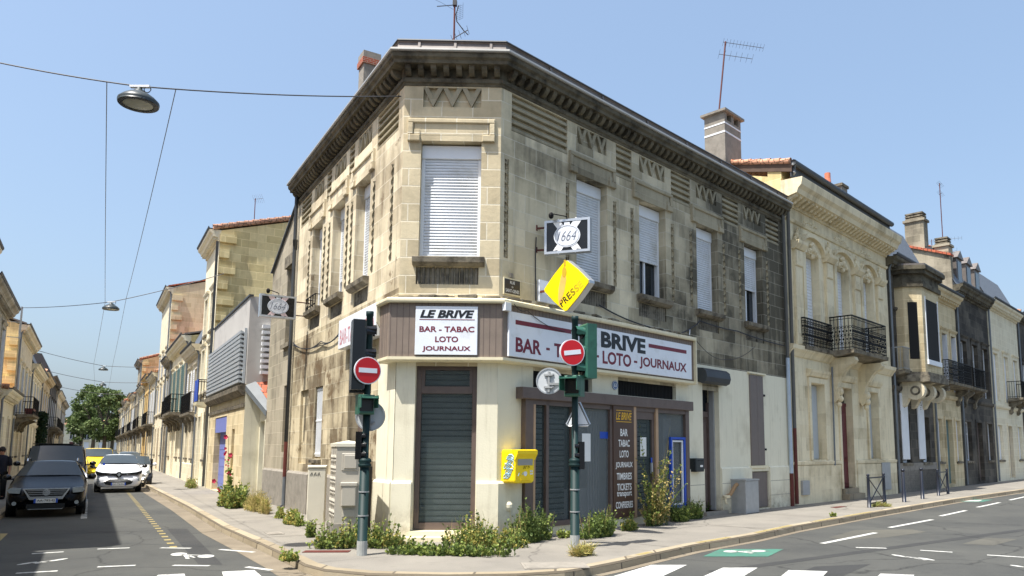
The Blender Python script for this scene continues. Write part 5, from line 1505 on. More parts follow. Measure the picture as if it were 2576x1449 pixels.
for i, (a, b, c, d, k) in enumerate(gd):
    if i == 1:
        dd = MB().box(F, a, b, -.28, -.2, c, 3.3).box(F, a, b, -.28, -.18, 3.3, 3.42).build('door', M['redwood'], oh)
        mb = MB()
        for x0, x1 in ((a + .1, (a + b) / 2 - .04), ((a + b) / 2 + .04, b - .1)):
            for z0, z1 in ((c + .15, c + .9), (c + 1.05, c + 2.7)): mb.bbox(F, x0, x1, -.2, -.16, z0, z1, .03)
        mb.build('door_panels', M['redwood'], dd); MB().box(F, a, b, -.27, -.25, 3.42, d).build('transom_pane', M['glass_dark'], dd)
        MB().box(F, a - .2, b + .2, -.3, .3, -.05, .2).box(F, a - .1, b + .1, -.3, .12, .2, c).build('door_step', M['kerb'], oh)
    else:
        o = win(oh, F, a, b, c, d, .28, 'white', ('shutter_g', 'plain'))
mb = MB().prism(F, [(-.05, 9.72), (.06, 9.72), (.1, 9.9), (.5, 9.98), (.55, 10.12), (.66, 10.22), (.7, 10.42), (.7, 10.46), (-.05, 10.5)], u0, u1); oc = mb.build('cornice', st, oh)
mb = MB()
for k in range(30):
    u = u0 + (u1 - u0) * (k + .5) / 30; mb.prism(F, [(.07, 9.78), (.2, 9.78), (.26, 9.84), (.42, 9.9), (.44, 9.985), (.07, 9.985)], u - .075, u + .075)
mb.build('modillions', st, oc)
MB().box(F, u0 + .02, u1, -.5, -.02, 9.75, 10.95).build('attic_wall', hstone('yellow'), oh)
g = MB()
for u in (u0 + .005, u1 - .005): g.add([F.p(u, -.02, 0), F.p(u, -11, 0), F.p(u, -11, 10.9), F.p(u, -5.5, 12.3), F.p(u, -.02, 10.6)], [(0, 1, 2, 3, 4)])
g.build('gable_wall', hstone('yellow'), oh)
mb = MB(); mb.prism(F, [(.32, 10.98), (.32, 11.06), (-5.5, 12.5), (-11, 11.0), (-11, 10.9), (-5.5, 12.4)], u0 - .04, u1 - .3); ro = mb.build('roof', M['tile'], oh)
mb = MB(); mb.smooth = True
for k in range(17):
    a = .34 - .35 * k; z = 11.07 + 1.44 * .35 * k / 5.8; mb.tube([F.p(u0 - .02, a, z), F.p(u0 - .02, a - .38, z + .07)], .1, 8, .085)
for k in range(52):
    u = u0 + (u1 - u0 - .3) * (k + .5) / 52; mb.tube([F.p(u, .36, 11.05), F.p(u, -.2, 11.2)], .07, 7)
mb.build('verge_tiles', M['tile'], ro)
MB().prism(F, [(.33, 10.7), (.36, 10.7), (.36, 10.98), (.3, 11.0), (-5, 12.3), (-5, 12.05), (.28, 10.72)], u0 - .015, u0 + .02).build('verge_board', plain('old brown board', (84, 66, 54), .8, .2, 6), ro)
mb = MB(); mb.smooth = True
mb.tube([F.p(u0, .42, 11.0), F.p(u1 - .3, .42, 10.98)], .1, 8); mb.build('gutter', M['zinc_dark'], oh)
MB().box(F, u0, u1 - .3, .3, .34, 10.55, 10.92).build('eaves_board', M['zinc_dark'], oh)
MB().tube([F.p(u0 + .1, .42, 10.95), F.p(u0 + .12, .4, 10.7), F.p(u0 + .2, .25, 10.6)], .055, 8).build('downpipe', M['pipe'], oh)
mb = MB(); mb.smooth = True; mb.tube([F.p(u0 + .12, .12, 9.7), F.p(u0 + .12, .1, 2.4)], .06, 8); mb.build('downpipe', M['pipe'], oh)
MB().tube([F.p(u0 + .12, .1, 2.4), F.p(u0 + .12, .1, .05)], .06, 8).build('downpipe', M['rust'], oh)
MB().tube([F.p(15.6, .1, 4.6), F.p(15.6, .07, 1.2)], .03, 6).build('downpipe', M['pipe'], oh)
balcony(oh, F, 13.25, 15.5, 5.12, .24, fancy=True, h=.92, consoles=False)
b = balcony(oh, F, 15.5, 18.78, 5.16, .92, fancy=True, h=1.18, consoles=False)
mb = MB()
for x in (15.85, 18.35):
    zz = 4.92
    mb.prism(F, [(0, zz), (.84, zz), (.88, zz - .12), (.8, zz - .24), (.66, zz - .3), (.52, zz - .42), (.4, zz - .62), (.26, zz - .84), (.2, zz - 1.1), (.28, zz - 1.28), (.22, zz - 1.46), (.1, zz - 1.56), (0, zz - 1.4)], x - .15, x + .15)
mb.build('console', st, b)
mb = MB(); mb.smooth = True
for x in (15.85, 18.35):
    for v_, z, r in ((.22, 3.75, .16), (.25, 3.5, .12), (.2, 3.3, .1), (.62, 4.72, .12), (.4, 4.5, .12)): mb.ball(F.p(x, v_, z), r, 8, 6, (1, 1, 1))
mb.build('carved_ornament', st, b)
MB().box(F, 20.0, 20.9, .05, .08, .2, 1.25).build('meter_door', M['metal_grey'], oh)
MB().box(F, 12.95, 13.45, .05, .12, .3, .75).build('meter_box', M['metal_grey'], oh)
# chimneys of the carved house
uu, zz = F.hit(1818, 330, -2.2)
G = F.sub(uu, -2.2)
c = MB().box(G, -.55, .55, -.4, .4, 10.9, zz + .15).build('chimney', M['concrete'], ro)
MB().box(G, -.56, .56, -.41, .41, zz - .32, zz - .26).box(G, -.56, .56, -.41, .41, zz + .0, zz + .05).build('white_bands', M['white'], c)
MB().box(G, -.55, -.4, -.4, .4, zz + .15, zz + .42).box(G, .4, .55, -.4, .4, zz + .15, zz + .42).box(G, -.08, .08, .2, .4, zz + .15, zz + .42).build('cap_posts', M['concrete'], c)
MB().box(G, -.66, .66, -.5, .5, zz + .42, zz + .50).build('cap', M['concrete'], c)
CH_TOP = G.p(-.25, .0, zz + .5)
uu2, zz2 = F.hit(2110, 470, -4.5)
chimney(ro, F, uu2, -4.5, 11.2, zz2 - .1, .75, .6, 'concrete', 0)
uu2, zz2 = F.hit(2082, 450, -4.5)
mb = MB(); mb.lathe(F.sub(uu2, -4.5), [(.17, 11.4), (.17, zz2 - .2), (.15, zz2 + .0), (.15, zz2 + .3)], n=12); mb.build('chimney_pot', M['terracotta'], ro)

# ---------------- dark house with the corner oriel
u0, u1 = 21.75, 26.95
bh = house(F, u0, u1, 9.75, 'sooty', 'soot-black house with a paler stone oriel window above scroll brackets', 2, roof='slate', shut=None, gshut=None, door=None, chim=(), pipe=True, gable_key='grey', name='oriel_house')
a, b, d = 22.55, 25.75, .95
mb = MB()
pts = [(a, .0), (a + .0, .35), (a + .45, d), (b - .45, d), (b, .35), (b, 0)]
mb.slab(F, pts, 4.95, 8.55); orl = mb.build('oriel', hstone('warm'), bh)
def scale(pts, k): cx, cy = (a + b) / 2, 0; return [(cx + (x - cx) * (1 + k / 1.6), y * (1 + k)) for x, y in pts]
MB().slab(F, scale(pts, .1), 8.55, 8.75).slab(F, scale(pts, .02), 8.75, 9.1).slab(F, scale(pts, .18), 9.1, 9.25).slab(F, scale(pts, .28), 9.25, 9.42).build('oriel_cornice', M['cornice'], orl)
MB().slab(F, scale(pts, .24), 9.42, 9.5).build('oriel_roof', M['zinc'], orl)
MB().slab(F, scale(pts, .12), 4.8, 4.95).slab(F, scale(pts, .2), 4.55, 4.8).build('oriel_base', M['sill'], orl)
K = Fr(F.p(a, .35, 0), F.p(a + .45, d, 0) - F.p(a, .35, 0), None)
MB().box(K, .16, .54, -.01, .012, 5.5, 7.9).build('slit_window', M['dark'], orl)
MB().box(F, a + .8, b - .8, d - .01, d + .012, 5.5, 8.1).build('oriel_pane', M['dark'], orl)
MB().box(F, a + .74, a + .8, d, d + .04, 5.4, 8.2).box(F, b - .8, b - .74, d, d + .04, 5.4, 8.2).box(F, a + .7, b - .7, d, d + .08, 5.3, 5.5).build('oriel_frame', M['white'], orl)
for x in (22.85, 24.15, 25.45):
    mb = MB(); n = 20; pts2 = [(0, 4.55), (.95, 4.55)] + [(.58 + .38 * math.cos(t_), 4.18 + .38 * math.sin(t_)) for t_ in [R_(60 - 190 * k / 10) for k in range(11)]] + [(.15, 3.55), (0, 3.5)]
    mb.prism(F, pts2, x - .16, x + .16); mb.build('scroll_bracket', hstone('pale'), orl)
    MB().ring(Fr(F.p(x - .16, 0, 0), F.n, -F.u), .6, 4.18, .12, .2, 0, .02, 14).build('scroll', M['sill'], orl)
b_ = balcony(bh, F, 21.85, 22.7, 5.0, .5, m='metal_grey', h=.95, consoles=False)
for x in (22.5, 24.6):
    mb = MB().bbox(F, x, x + .82, .02, .07, 1.35, 4.1, .01); q = mb.build('shutters', M['shutter_w'], bh)
    mb = MB()
    for dx, dz in ((0, .1), (0, -.1), (.08, 0), (-.08, 0), (0, .18), (0, -.18)): mb.disc(F, x + .41 + dx, 3.7 + dz, .035, .07, .073, 10)
    mb.build('pierced_cross', M['black'], q)
MB().box(F, u0 + .1, u1, .0, .05, 0, 1.2).build('plinth', M['concrete'], bh)
# ---------------- pale house, mansard house and the rest of the right row
house(F, 27.0, 31.4, 9.4, 'warm', 'stained pale house with a long black iron balcony left of the mansard house', 3, balc=[(27.3, 31.1, 4.9, .7)], bfancy=True, roof='zinc_dark', gshut=('shutter_w', 'plain'), door='shutter_teal', group='houses along the right street')
mh = house(F, 31.45, 37.8, 10.2, 'sooty', 'dark sooty house under a slate mansard with three zinc dormers', 3, roof='slate', balc=[(31.8, 34.2, 4.9, .6)], gable_key='grey', shut=None, gshut=None, door='brown', rise=3.0, name='mansard_house')
for k in range(3):
    x = 33.2 + 1.75 * k; mb = MB(); mb.box(F, x - .5, x + .5, -1.3, -.12, 10.4, 11.9); mb.prism(Fr(F.p(x, -1.3, 0), F.n, F.u), [(-.6, 11.9), (0, 12.35), (.6, 11.9)], 0, 1.28)
    d_ = mb.build('dormer', M['zinc'], mh); MB().box(F, x - .34, x + .34, -.13, -.10, 10.6, 11.75).build('pane', M['glass_dark'], d_)
# big gable with chimneys rising behind the oriel house
gp = [(-.03, 8), (-9, 8), (-9, 15.2), (-.06, 11.74), (-.03, 10.2)]
MB().prism(F, gp, 31.4, 31.75).build('gable_wall', hstone('grey'), mh)
MB().prism(F, [(.0, 11.72), (.0, 11.84), (-9, 15.34), (-9, 15.2)], 31.3, 31.85).build('roof_tiles', M['tile_red'], mh)
for v0, v1, zb, zt in ((-2.2, -1.25, 12.1, 14.0), (-.8, -.12, 11.6, 12.4)):
    G = F.sub(31.75, (v0 + v1) / 2); w_ = v1 - v0
    c = MB().box(G, -.35, .35, -w_ / 2, w_ / 2, zb, zt).box(G, -.42, .42, -w_ / 2 - .08, w_ / 2 + .08, zt - .12, zt).build('chimney', hstone('grey'), mh)
    for k in range(3): MB().box(G, -.33, .33, -w_ / 2 + .03, w_ / 2 - .03, zt + .02 + .14 * k, zt + .10 + .14 * k).build('louvred_cap', M['sill'], c)
    MB().box(G, -.2, .2, -w_ / 2 + .1, w_ / 2 - .1, zt, zt + .4).build('flue', M['dark'], c)
MANS_TOP = F.sub(31.75, -.45).p(0, 0, 12.5)
house(F, 37.85, 45.2, 10.4, 'cream', 'cream limestone house with flower pots on its balcony, beyond the mansard house', 3, balc=[(41.5, 44.0, 4.9, .8)], roof='slate', chim=[(38.6, -3, 12, 13.6, dict(w_=1.2))], group='houses along the right street', door='brown', shut=('shutter_w', 'plain'))
house(F, 45.25, 52.5, 10.6, 'sooty', 'dark house at the right edge beyond the cream house', 3, roof='tile', chim=[(46.2, -3, 12, 13.4, dict(w_=1.2))], group='houses along the right street', door='brown')
house(F, 52.55, 62, 10.2, 'pale', 'last pale house glimpsed at the right edge', 3, roof='tile', group='houses along the right street', balc=[(54, 58, 4.9, .7)])

# ---------------- left street, our side: wing, annex, grey extension, tall houses
F = FL
wg = thing('rear_wing', 'grey stone wing with sloping roof line behind the downpipe on the left street', 'house', tuple(F.p(8.9, 0, 0)))
hs = [(9.15, 10.0, 4.9, 7.3, .3, 1), (9.1, 9.75, 1.6, 3.6, .3, 1)]
MB().wall(F, 8.88, 12.3, 0, 7.6, hs, ztop=lambda u: 9.2 - (u - 8.88) * .46).build('wall', hstone('grey'), wg)
MB().add([F.p(12.3, 0, 0), F.p(12.3, -6, 0), F.p(12.3, -6, 7.6), F.p(12.3, 0, 7.62)], [(0, 1, 2, 3)]).build('end_wall', hstone('grey'), wg)
mb = MB(); mb.add([F.p(8.86, .08, 9.25), F.p(12.35, .08, 7.62), F.p(12.35, -6, 7.62), F.p(8.86, -6, 9.25)], [(0, 1, 2, 3)]); mb.add([F.p(8.86, .08, 9.21), F.p(12.35, .08, 7.58), F.p(12.35, .08, 7.62), F.p(8.86, .08, 9.25)], [(0, 1, 2, 3)]); mb.build('roof', M['slate'], wg)
MB().prism(F, [(-.28, 4.8), (.1, 4.75), (.1, 4.88), (-.28, 4.9)], 9.05, 10.1).box(F, 9.0, 10.15, 0, .08, 7.3, 7.65).build('sill', M['sill'], wg)
MB().prism(F, [(.002, 0), (.06, 0), (.06, 1.02), (.002, 1.08)], 8.9, 12.1).build('plinth', M['concrete'], wg)
MB().box(F, 9.2, 9.95, -.29, -.26, 4.95, 7.25).build('pane', M['glass_dark'], wg)
an = thing('garage_annex', 'low cream annex with sloping zinc parapet and a rolling garage shutter', 'building', tuple(F.p(12.3, 0, 0)))
MB().wall(F, 12.32, 13.3, 0, 2.95, [(12.42, 13.2, .02, 2.62, .3)], ztop=lambda u: 3.0 + (u - 12.32) * .75).build('wall', M['cream'], an)
mb = MB(); mb.add([F.p(12.2, .02, 2.95), F.p(13.3, .52, 3.85), F.p(13.3, .2, 4.0), F.p(12.2, -.3, 3.1), F.p(12.2, .02, 2.75), F.p(13.3, .52, 3.65)], [(0, 1, 2, 3), (0, 4, 5, 1)]); mb.build('zinc_parapet', plain('lead flashing', (96, 102, 106), .6, .1, 4), an)
MB().add([F.p(12.0, -.2, 3.0), F.p(13.3, .2, 3.95), F.p(13.3, -5, 5.0), F.p(12.0, -5, 4.1)], [(0, 1, 2, 3)]).build('roof', M['tile_red'], an)
slats(F, 12.43, 13.19, .03, 2.6, -.22, .12).build('garage_shutter', M['metal_grey'], an)

F = F3
ex = thing('modern_extension', 'stone garage house topped by a grey clad storey with long louvres and a blue door', 'house', tuple(F.p(-4, 0, 0)))
hs = [(-.2, 2.9, .02, 2.95, .3), (-2.2, -1.6, .9, 2.4, .25, 1)]
MB().wall(F, -4.0, 4.8, 0, 3.7, hs).build('wall', hstone('warm'), ex)
K = Fr(F.p(-4.0, 0, 0), -F.n, -F.u)
MB().wall(K, 0, 3, 0, 3.9, []).build('side_wall', M['cream'], ex)
MB().prism(F, [(-.02, 3.5), (.1, 3.52), (.24, 3.68), (.26, 3.84), (-.02, 3.9)], -4.0, 4.8).prism(F, [(-.01, 3.1), (.04, 3.11), (.06, 3.22), (-.01, 3.26)], -4.0, 4.8).build('cornice', M['sill'], ex)
mb = MB().box(F, -.18, 2.88, -.28, -.22, .02, 2.34)
for k in range(6): mb.box(F, -.16, 2.86, -.22, -.21, .3 + .34 * k, .312 + .34 * k)
mb.build('garage_door', M['blue_door'], ex); MB().box(F, -.18, 2.88, -.2, -.02, 2.34, 2.93).build('blue_panel', M['blue_door'], ex)
MB().wall(F, -4.0, 4.8, 3.9, 6.95, [(-3.75, 4.4, 4.0, 5.75, .4, 1)]).wall(K, 0, 8, 3.9, 6.95, []).build('cladding', M['render_grey'], ex)
MB().quad(F.p(-4.0, 0, 6.95), F.p(4.8, 0, 6.95), F.p(4.8, -8, 6.95), F.p(-4, -8, 6.95)).box(F, -4.05, 4.82, -.1, .05, 6.95, 7.01).build('roof', M['zinc_dark'], ex)
mb = MB()
for k in range(12):
    z = 3.95 + .155 * k; mb.prism(F, [(.06, z), (.22, z + .01), (.23, z + .10), (.20, z + .11), (.06, z + .03)], -3.8, 4.5)
for x in (-3.85, -1.0, 1.8, 4.45): mb.box(F, x, x + .05, .02, .1, 3.93, 5.85)
mb.build('louvres', plain('louvre paint', (168, 174, 178), .5, .05, 3), ex)
mb = MB()
for k in range(9): mb.box(K, .42, .85, .02, .2, 4.25 + .2 * k, 4.36 + .2 * k)
mb.build('side_louvres', M['white'], ex)
mb = MB(); mb.smooth = True; mb.tube([F.p(4.75, .1, 11), F.p(4.75, .1, .05)], .06, 8); mb.build('downpipe', M['pipe'], ex)
th = house(F, 4.85, 9.2, 11.55, 'cream', 'tall narrow pale house with a yellow stone gable above the grey extension', 2, storeys=3, quoins=True, roof='tile', rise=1.8, rdep=6, shut=('shutter_w', 'plain'), door='shutter_w', group='houses along the left street', pipe=False)
mb = MB(); bb = balcony(th, F, 5.2, 6.4, 3.75, .5, slab='cream_trim', h=1.0, consoles=False)
MB().box(F, 5.22, 5.76, .47, .5, 3.8, 4.75).box(F, 5.84, 6.38, .47, .5, 3.8, 4.75).build('blue_screens', M['blue'], bb)
house(F, 9.25, 14.7, 6.85, 'pale', 'low house with grey slate mansard and open white shutters next to the tall pale house', 2, roof='slate', shut=('shutter_w', 'open'), gshut=('shutter_w', 'plain'), balc=[(9.7, 14.2, 3.5, .35)], storeys=2, group='houses along the left street', z1a=3.5, door=None)
h = house(F, 14.75, 25, 8.0, 'cream', 'pale house with a scrolled balcony and teal shutters down the left street', 4, roof='zinc', rise=1.2, shut=('shutter_teal', 'open'), gshut=('shutter_w', 'plain'), balc=[(15, 19.5, 3.7, .8), (19.8, 24, 3.7, .6)], group='houses along the left street', z1a=3.7, door='shutter_w')
house(F, 25.05, 28.9, 7.8, 'grey', 'narrow grey house before the tall gabled house down the left street', 2, roof='tile_red', group='houses along the left street', z1a=3.6)
house(F, 28.95, 38, 13.4, 'pale', 'tallest gabled house with stone quoins and a square chimney down the left street', 3, storeys=3, roof='tile_red', quoins=True, gable_key='warm', rise=1.6, rdep=5, chim=[(29.8, -4.2, 14.2, 16.9, dict(w_=.8, d=1.3, pots=0))], group='houses along the left street')
keys = ['pale', 'ochre', 'cream', 'grey', 'pale', 'warm', 'cream', 'pale', 'grey', 'cream', 'warm', 'pale']
lab = ['pale house just past the tallest gabled house', 'ochre fronted house past the tallest gabled house', 'cream house halfway down the left street', 'grey stone house with twin chimneys halfway down the left street', 'pale house far down the left street', 'warm stone house far down the left street',
       'cream house in the far row of the left street', 'pale low house in the far row of the left street', 'grey taller house in the far row of the left street', 'cream house near the trees', 'warm stone house near the trees', 'last pale house before the trees']
rnd = random.Random(11); u = 38.05
for i in range(12):
    wd = rnd.uniform(7, 9.5); H = [7.9, 8.4, 8.0, 11.6, 8.2, 8.8, 8.2, 8.0, 9.2, 8.4, 8.6, 8.8][i]
    house(F, u, u + wd, H, keys[i], lab[i], 3, storeys=3 if H > 9.5 else 2, roof=['tile', 'zinc_dark', 'tile_red', 'tile'][i % 4], z1a=3.7, group='houses along the left street',
          balc=[(u + 1, u + wd - 1, 3.7, .6)] if i % 2 == 0 else [(u + wd * .4, u + wd * .75, 3.7, .7)], chim=[(u + .8, -3.5, H + .8, H + 2.6, dict(w_=.6, d=.8))] if i in (0, 3, 5, 8) else (), quoins=H > 9.5,
          shut=[('shutter_w', 'open'), None, ('shutter_g', 'plain'), ('shutter_w', 'plain')][i % 4], door=['shutter_g', 'redwood', 'blue_door', 'brown'][i % 4])
    u += wd + .03
# ---------------- left street, far side
F = FW
def far_house(*a, **k): return house(F, *a, group='houses across the left street', **k)
far_house(-28, -15.3, 6.4, 'pale', 'pale low house outside the left edge', 3, roof='tile', balc=None)
far_house(-15.2, 4.0, 9.2, 'pale', 'pale house past the left edge with tall chimneys', 3, roof='tile', chim=[(-14.2, -.8, 9.2, 11.0, dict(w_=1.0, m='brick'))])
far_house(4.05, 13.2, 8.3, 'grey', 'grey stone house at the left edge with a tall red brick chimney', 3, roof='zinc', chim=[(9.6, -1.3, 8.4, 11.2, dict(w_=.9, d=.6, m='brick', pots=0))])
far_house(13.25, 20.0, 4.5, 'cream', 'low rusticated cream house between taller ones across the left street', 2, roof='tile', z1a=9, rise=.8)
far_house(20.05, 31.5, 8.6, 'pale', 'pale house with iron balcony and flower pot across the left street', 4, roof='zinc', quoins=True, balc=[(21.0, 26.5, 3.6, .9)], z1a=3.6, gable_key='yellow')
far_house(31.6, 44, 7.5, 'cream', 'cream house with open white casement beside the ivy', 4, roof='slate', z1a=3.6, rise=1.0, chim=[(33, -2, 8, 10, dict(w_=.7))])
far_house(44.1, 58, 8.0, 'warm', 'warm stone house beyond the ivy across the left street', 4, roof='tile', z1a=3.6, chim=[(46, -2.5, 9, 11, dict())])
far_house(58.1, 74, 8.8, 'sooty', 'blackened house with carved dormer across the left street', 4, roof='slate', z1a=3.8, balc=[(60, 70, 3.8, .8)], chim=[(66, -3, 10, 12.4, dict(w_=.8))])
far_house(74.1, 92, 8.4, 'pale', 'pale house far across the left street', 5, roof='tile', z1a=3.8, balc=[(76, 88, 3.8, .6)], chim=[(80, -3, 9, 11.2, dict())])
far_house(92.1, 112, 8.2, 'grey', 'grey house farthest across the left street', 5, roof='tile', z1a=3.8)
# red flower pot on the balcony across the left street
q = F.p(22.0, .72, 3.6)
fp_ = thing('flower_pot', 'red planter on the iron balcony across the left street', 'planter', tuple(q))
MB().prism(F, [(.5, 3.61), (.84, 3.61), (.88, 3.95), (.46, 3.95)], 21.4, 23.4).build('pot', plain('dark red planter', (92, 40, 36), .7, .1, 5), fp_)
# the street closes behind the trees
G = Fr(F2.p(196, 12, 0), F2.n * -1, -F2.u)
house(G, -4, 12, 7.5, 'cream', 'pale building closing the end of the left street behind the trees', 5, roof='tile', z1a=3.8, name='end_building')
house(G, 12.1, 30, 8.5, 'pale', 'pale building behind the trees right of the street end', 5, roof='tile', z1a=3.8, name='end_building')
house(G, -24, -4.1, 8, 'grey', 'grey building behind the trees left of the street end', 5, roof='tile', z1a=3.8, name='end_building')

# ================================================================== vehicles
def paint(name, col, rough=.25, metal=0.0):
    return plain(name, col, rough, .03, 2, metal=metal, coat=.2 if max(col) > 60 else .02, spec=.5 if max(col) > 60 else .12)
def car(label, name, front, heading, L, W, H, body, secs, ws, side, wheels, group=None, wr=.31, glass=True, detail=True, roofm=None):
    """secs: (s, zb, zsh, ztop, wb, wsh, wtop) from nose to tail; heading = way the car faces"""
    rz = math.atan2(heading.y, heading.x)
    t = thing(name, label, name.replace('_', ' ').replace('parked ', ''), (front.x, front.y, ROADZ), rz, group)
    d = Vector((heading.x, heading.y, 0)).normalized(); lat = Vector((-d.y, d.x, 0))
    F = Fr((front.x, front.y, ROADZ), lat, -d, 0)                  # u lateral, v backwards, z up
    F.o.z = 0; F.z0 = ROADZ
    def ring(sec):
        s, zb, zs, zt, wb, w_, wt = sec
        hp = [(0, zb), (wb * .85, zb), (wb, zb + .1), (w_, zb + (zs - zb) * .5), (w_ * .985, zs - .04), (w_ * .955, zs), (wt + (w_ * .94 - wt) * .5, zs + (zt - zs) * .5), (wt, zt - .05), (wt * .8, zt - .008), (0, zt)]
        return [F.p(x, s, z) for x, z in hp] + [F.p(-x, s, z) for x, z in hp[-2:0:-1]]
    mb = MB(); mb.smooth = True; n = 18; P = []
    for sec in secs: P += ring(sec)
    fs = []
    for i in range(len(secs) - 1):
        for k in range(n): fs.append((i * n + k, i * n + (k + 1) % n, i * n + n + (k + 1) % n, i * n + n + k))
    fs += [tuple(range(n)), tuple(range((len(secs) - 1) * n, len(secs) * n))]
    mb.add(P, fs); b = mb.build('body', body, t, sub=1)
    def at(s, tt, side_, off=.0):
        for a, c in zip(secs, secs[1:]):
            if a[0] <= s <= c[0]:
                k = (s - a[0]) / (c[0] - a[0]); q = [x + (y - x) * k for x, y in zip(a, c)]; break
        _, zb, zs, zt, wb, w_, wt = q
        if tt >= 0: return F.p(side_ * (w_ * .95 + (wt - w_ * .95) * tt + off), s, zs + (zt - .05 - zs) * tt)
        return F.p(side_ * (w_ + off), s, zs + tt)
    if glass:
        i0, i1 = ws; a, c = secs[i0], secs[i1]; mb = MB(); mb.smooth = True; P = []; N = 8
        for j in range(6):
            k = .06 + .86 * j / 5
            for i in range(N + 1):
                x = -1 + 2 * i / N; w_ = (a[5] * .86) + (c[6] * .93 - a[5] * .86) * k
                bul = .035 - .10 * x * x
                P.append(F.p(x * w_, a[0] + (c[0] - a[0]) * k - bul, a[3] + (c[3] - a[3]) * k + .03 + .02 * (1 - x * x)))
        fs = [(j * (N + 1) + i, j * (N + 1) + i + 1, (j + 1) * (N + 1) + i + 1, (j + 1) * (N + 1) + i) for j in range(5) for i in range(N)]
        mb.add(P, fs); mb.build('windscreen', M['car_glass'], t)
        for sd in (-1, 1):
            for k, (s0, s1, s2, s3) in enumerate(side):
                MB().quad(at(s0, .08, sd, .02), at(s1, .08, sd, .02), at(s2, .88, sd, .02), at(s3, .88, sd, .02)).build('side_window', M['car_glass'], t)
    for s in wheels:
        for sd in (-1, 1):
            mb = MB(); mb.smooth = False; K = Fr(F.p(sd * (W / 2 - .12), s, 0), F.n, F.u * sd); K.z0 = ROADZ; K.o.z = 0
            mb.disc(K, 0, wr, wr, -.1, .1, 24); w_ = mb.build('wheel', M['tyre'], t)
            mb = MB(); mb.ring(K, 0, wr, wr * .62, wr * .70, .08, .108, 20)
            for k in range(5):
                a = k * 2 * math.pi / 5; mb.plate(K, [(r_ * math.cos(a + o), wr + r_ * math.sin(a + o)) for r_, o in ((.05, -.6), (wr * .66, -.13), (wr * .66, .13), (.05, .6))], .09, .106)
            mb.disc(K, 0, wr, .06, .09, .11, 10); mb.build('rim', M['rim'], w_)
            MB().disc(K, 0, wr + .02, wr + .055, -.12, .055, 24).build('wheel_arch', M['black'], t)
    return t, F, at
def mirrors(t, F, s, z, w_, m, dx=.17):
    for sd in (-1, 1):
        mb = MB(); mb.smooth = True; mb.ball(F.p(sd * (w_ + dx * .6), s, z), .11, 8, 6, (1, 1, .75)); mb.box(F, sd * (w_ - .1), sd * (w_ + .08), s - .02, s + .03, z - .07, z - .03); mb.build('mirror', m, t)
def nplate(t, F, txt, v, z, blue=True, flip=1):
    p = MB().box(F, -.26, .26, v - .012, v + .02, z - .055, z + .055).build('number_plate', M['plate_white'], t)
    if blue: MB().box(F, -.26, -.215, v - .015, v - .012, z - .055, z + .055).box(F, .215, .26, v - .015, v - .012, z - .055, z + .055).build('blue_band', M['blue'], p)
    mb = MB(); write(mb, F, txt, 0, z, .38, .07, v - .016, bold=.01, flip=1); mb.build('plate_lettering', M['black_let'], p, uv=False)
HD = -F2.u
# the lateral axis of a car that faces us runs to the right in the picture, so lettering reads
def shell(L, W, H, hood, cowl, roof0, roof1, tail, zb=.22, belt=.93, nose=.62, box=False):
    h = W / 2
    return [(-.03, zb + .16, nose - .18, nose - .1, h * .5, h * .54, h * .45), (.0, zb + .08, nose - .1, nose - .02, h * .70, h * .74, h * .62), (.06, zb + .02, nose - .02, nose + .05, h * .82, h * .86, h * .72), (.25, zb, nose + .06, nose + .14, h * .9, h * .955, h * .78), (.75, zb, belt - .14, hood, h * .92, h, h * .80),
            (cowl, zb, belt - .03, hood + .13, h * .92, h, h * .82), (roof0, zb, belt, H - .05, h * .92, h, h * .66 if not box else h * .82), (roof0 + .4, zb, belt + .01, H, h * .92, h, h * .67 if not box else h * .84), (roof1, zb, belt + .03, H - .02, h * .92, h, h * .65 if not box else h * .84),
            (tail, zb, belt + .04, belt + .16, h * .9, h * .97, h * .7) if not box else (tail, zb, belt + .04, H - .08, h * .9, h * .98, h * .82), (L, zb + .12, belt - .02, belt + .06, h * .8, h * .86, h * .66) if not box else (L, zb + .12, belt, H - .3, h * .86, h * .93, h * .78)]
# black estate car
f = gnd(112, 1302, ROADZ)
t, F, at = car('glossy black estate car with chrome grille and roof rails parked foremost', 'parked_car', f, HD, 4.77, 1.82, 1.47, paint('black car paint', (10, 11, 15)), shell(4.77, 1.82, 1.47, .86, 1.35, 2.05, 3.9, 4.6), (5, 6), [(1.75, 2.75, 2.7, 2.2), (2.85, 3.7, 3.6, 2.8), (3.8, 4.3, 4.05, 3.72)], (.92, 3.63), 'cars in the left street', .32)
MB().plate(F, [(-.52, .76), (.52, .76), (.36, .47), (-.36, .47)], -.06, .2).build('grille_surround', M['chrome'], t)
g = MB().plate(F, [(-.47, .735), (.47, .735), (.35, .55), (-.35, .55)], -.07, .1).build('grille', M['black'], t)
mb = MB()
for k in range(3): mb.box(F, -.42 + .02 * k, .42 - .02 * k, -.078, -.07, .70 - .05 * k, .712 - .05 * k)
mb.build('grille_bars', M['chrome'], g)
mb = MB(); mb.ring(F, 0, .655, .068, .082, -.09, -.06, 20); write(mb, F, 'V', 0, .685, .07, .05, -.08, bold=.01); write(mb, F, 'W', 0, .625, .1, .05, -.08, bold=.01); mb.disc(F, 0, .655, .07, -.07, -.062, 16); mb.build('emblem', M['chrome'], t)
for sd in (-1, 1): MB().plate(F, [(sd * .56, .76), (sd * .78, .78), (sd * .85, .72), (sd * .80, .65), (sd * .58, .63)], .02, .3).build('headlight', M['lamp_glass'], t)
MB().box(F, -.42, .42, -.02, .2, .24, .36).build('air_intake', M['black'], t); MB().box(F, -.38, .38, -.03, .1, .215, .235).build('lower_trim', M['chrome'], t)
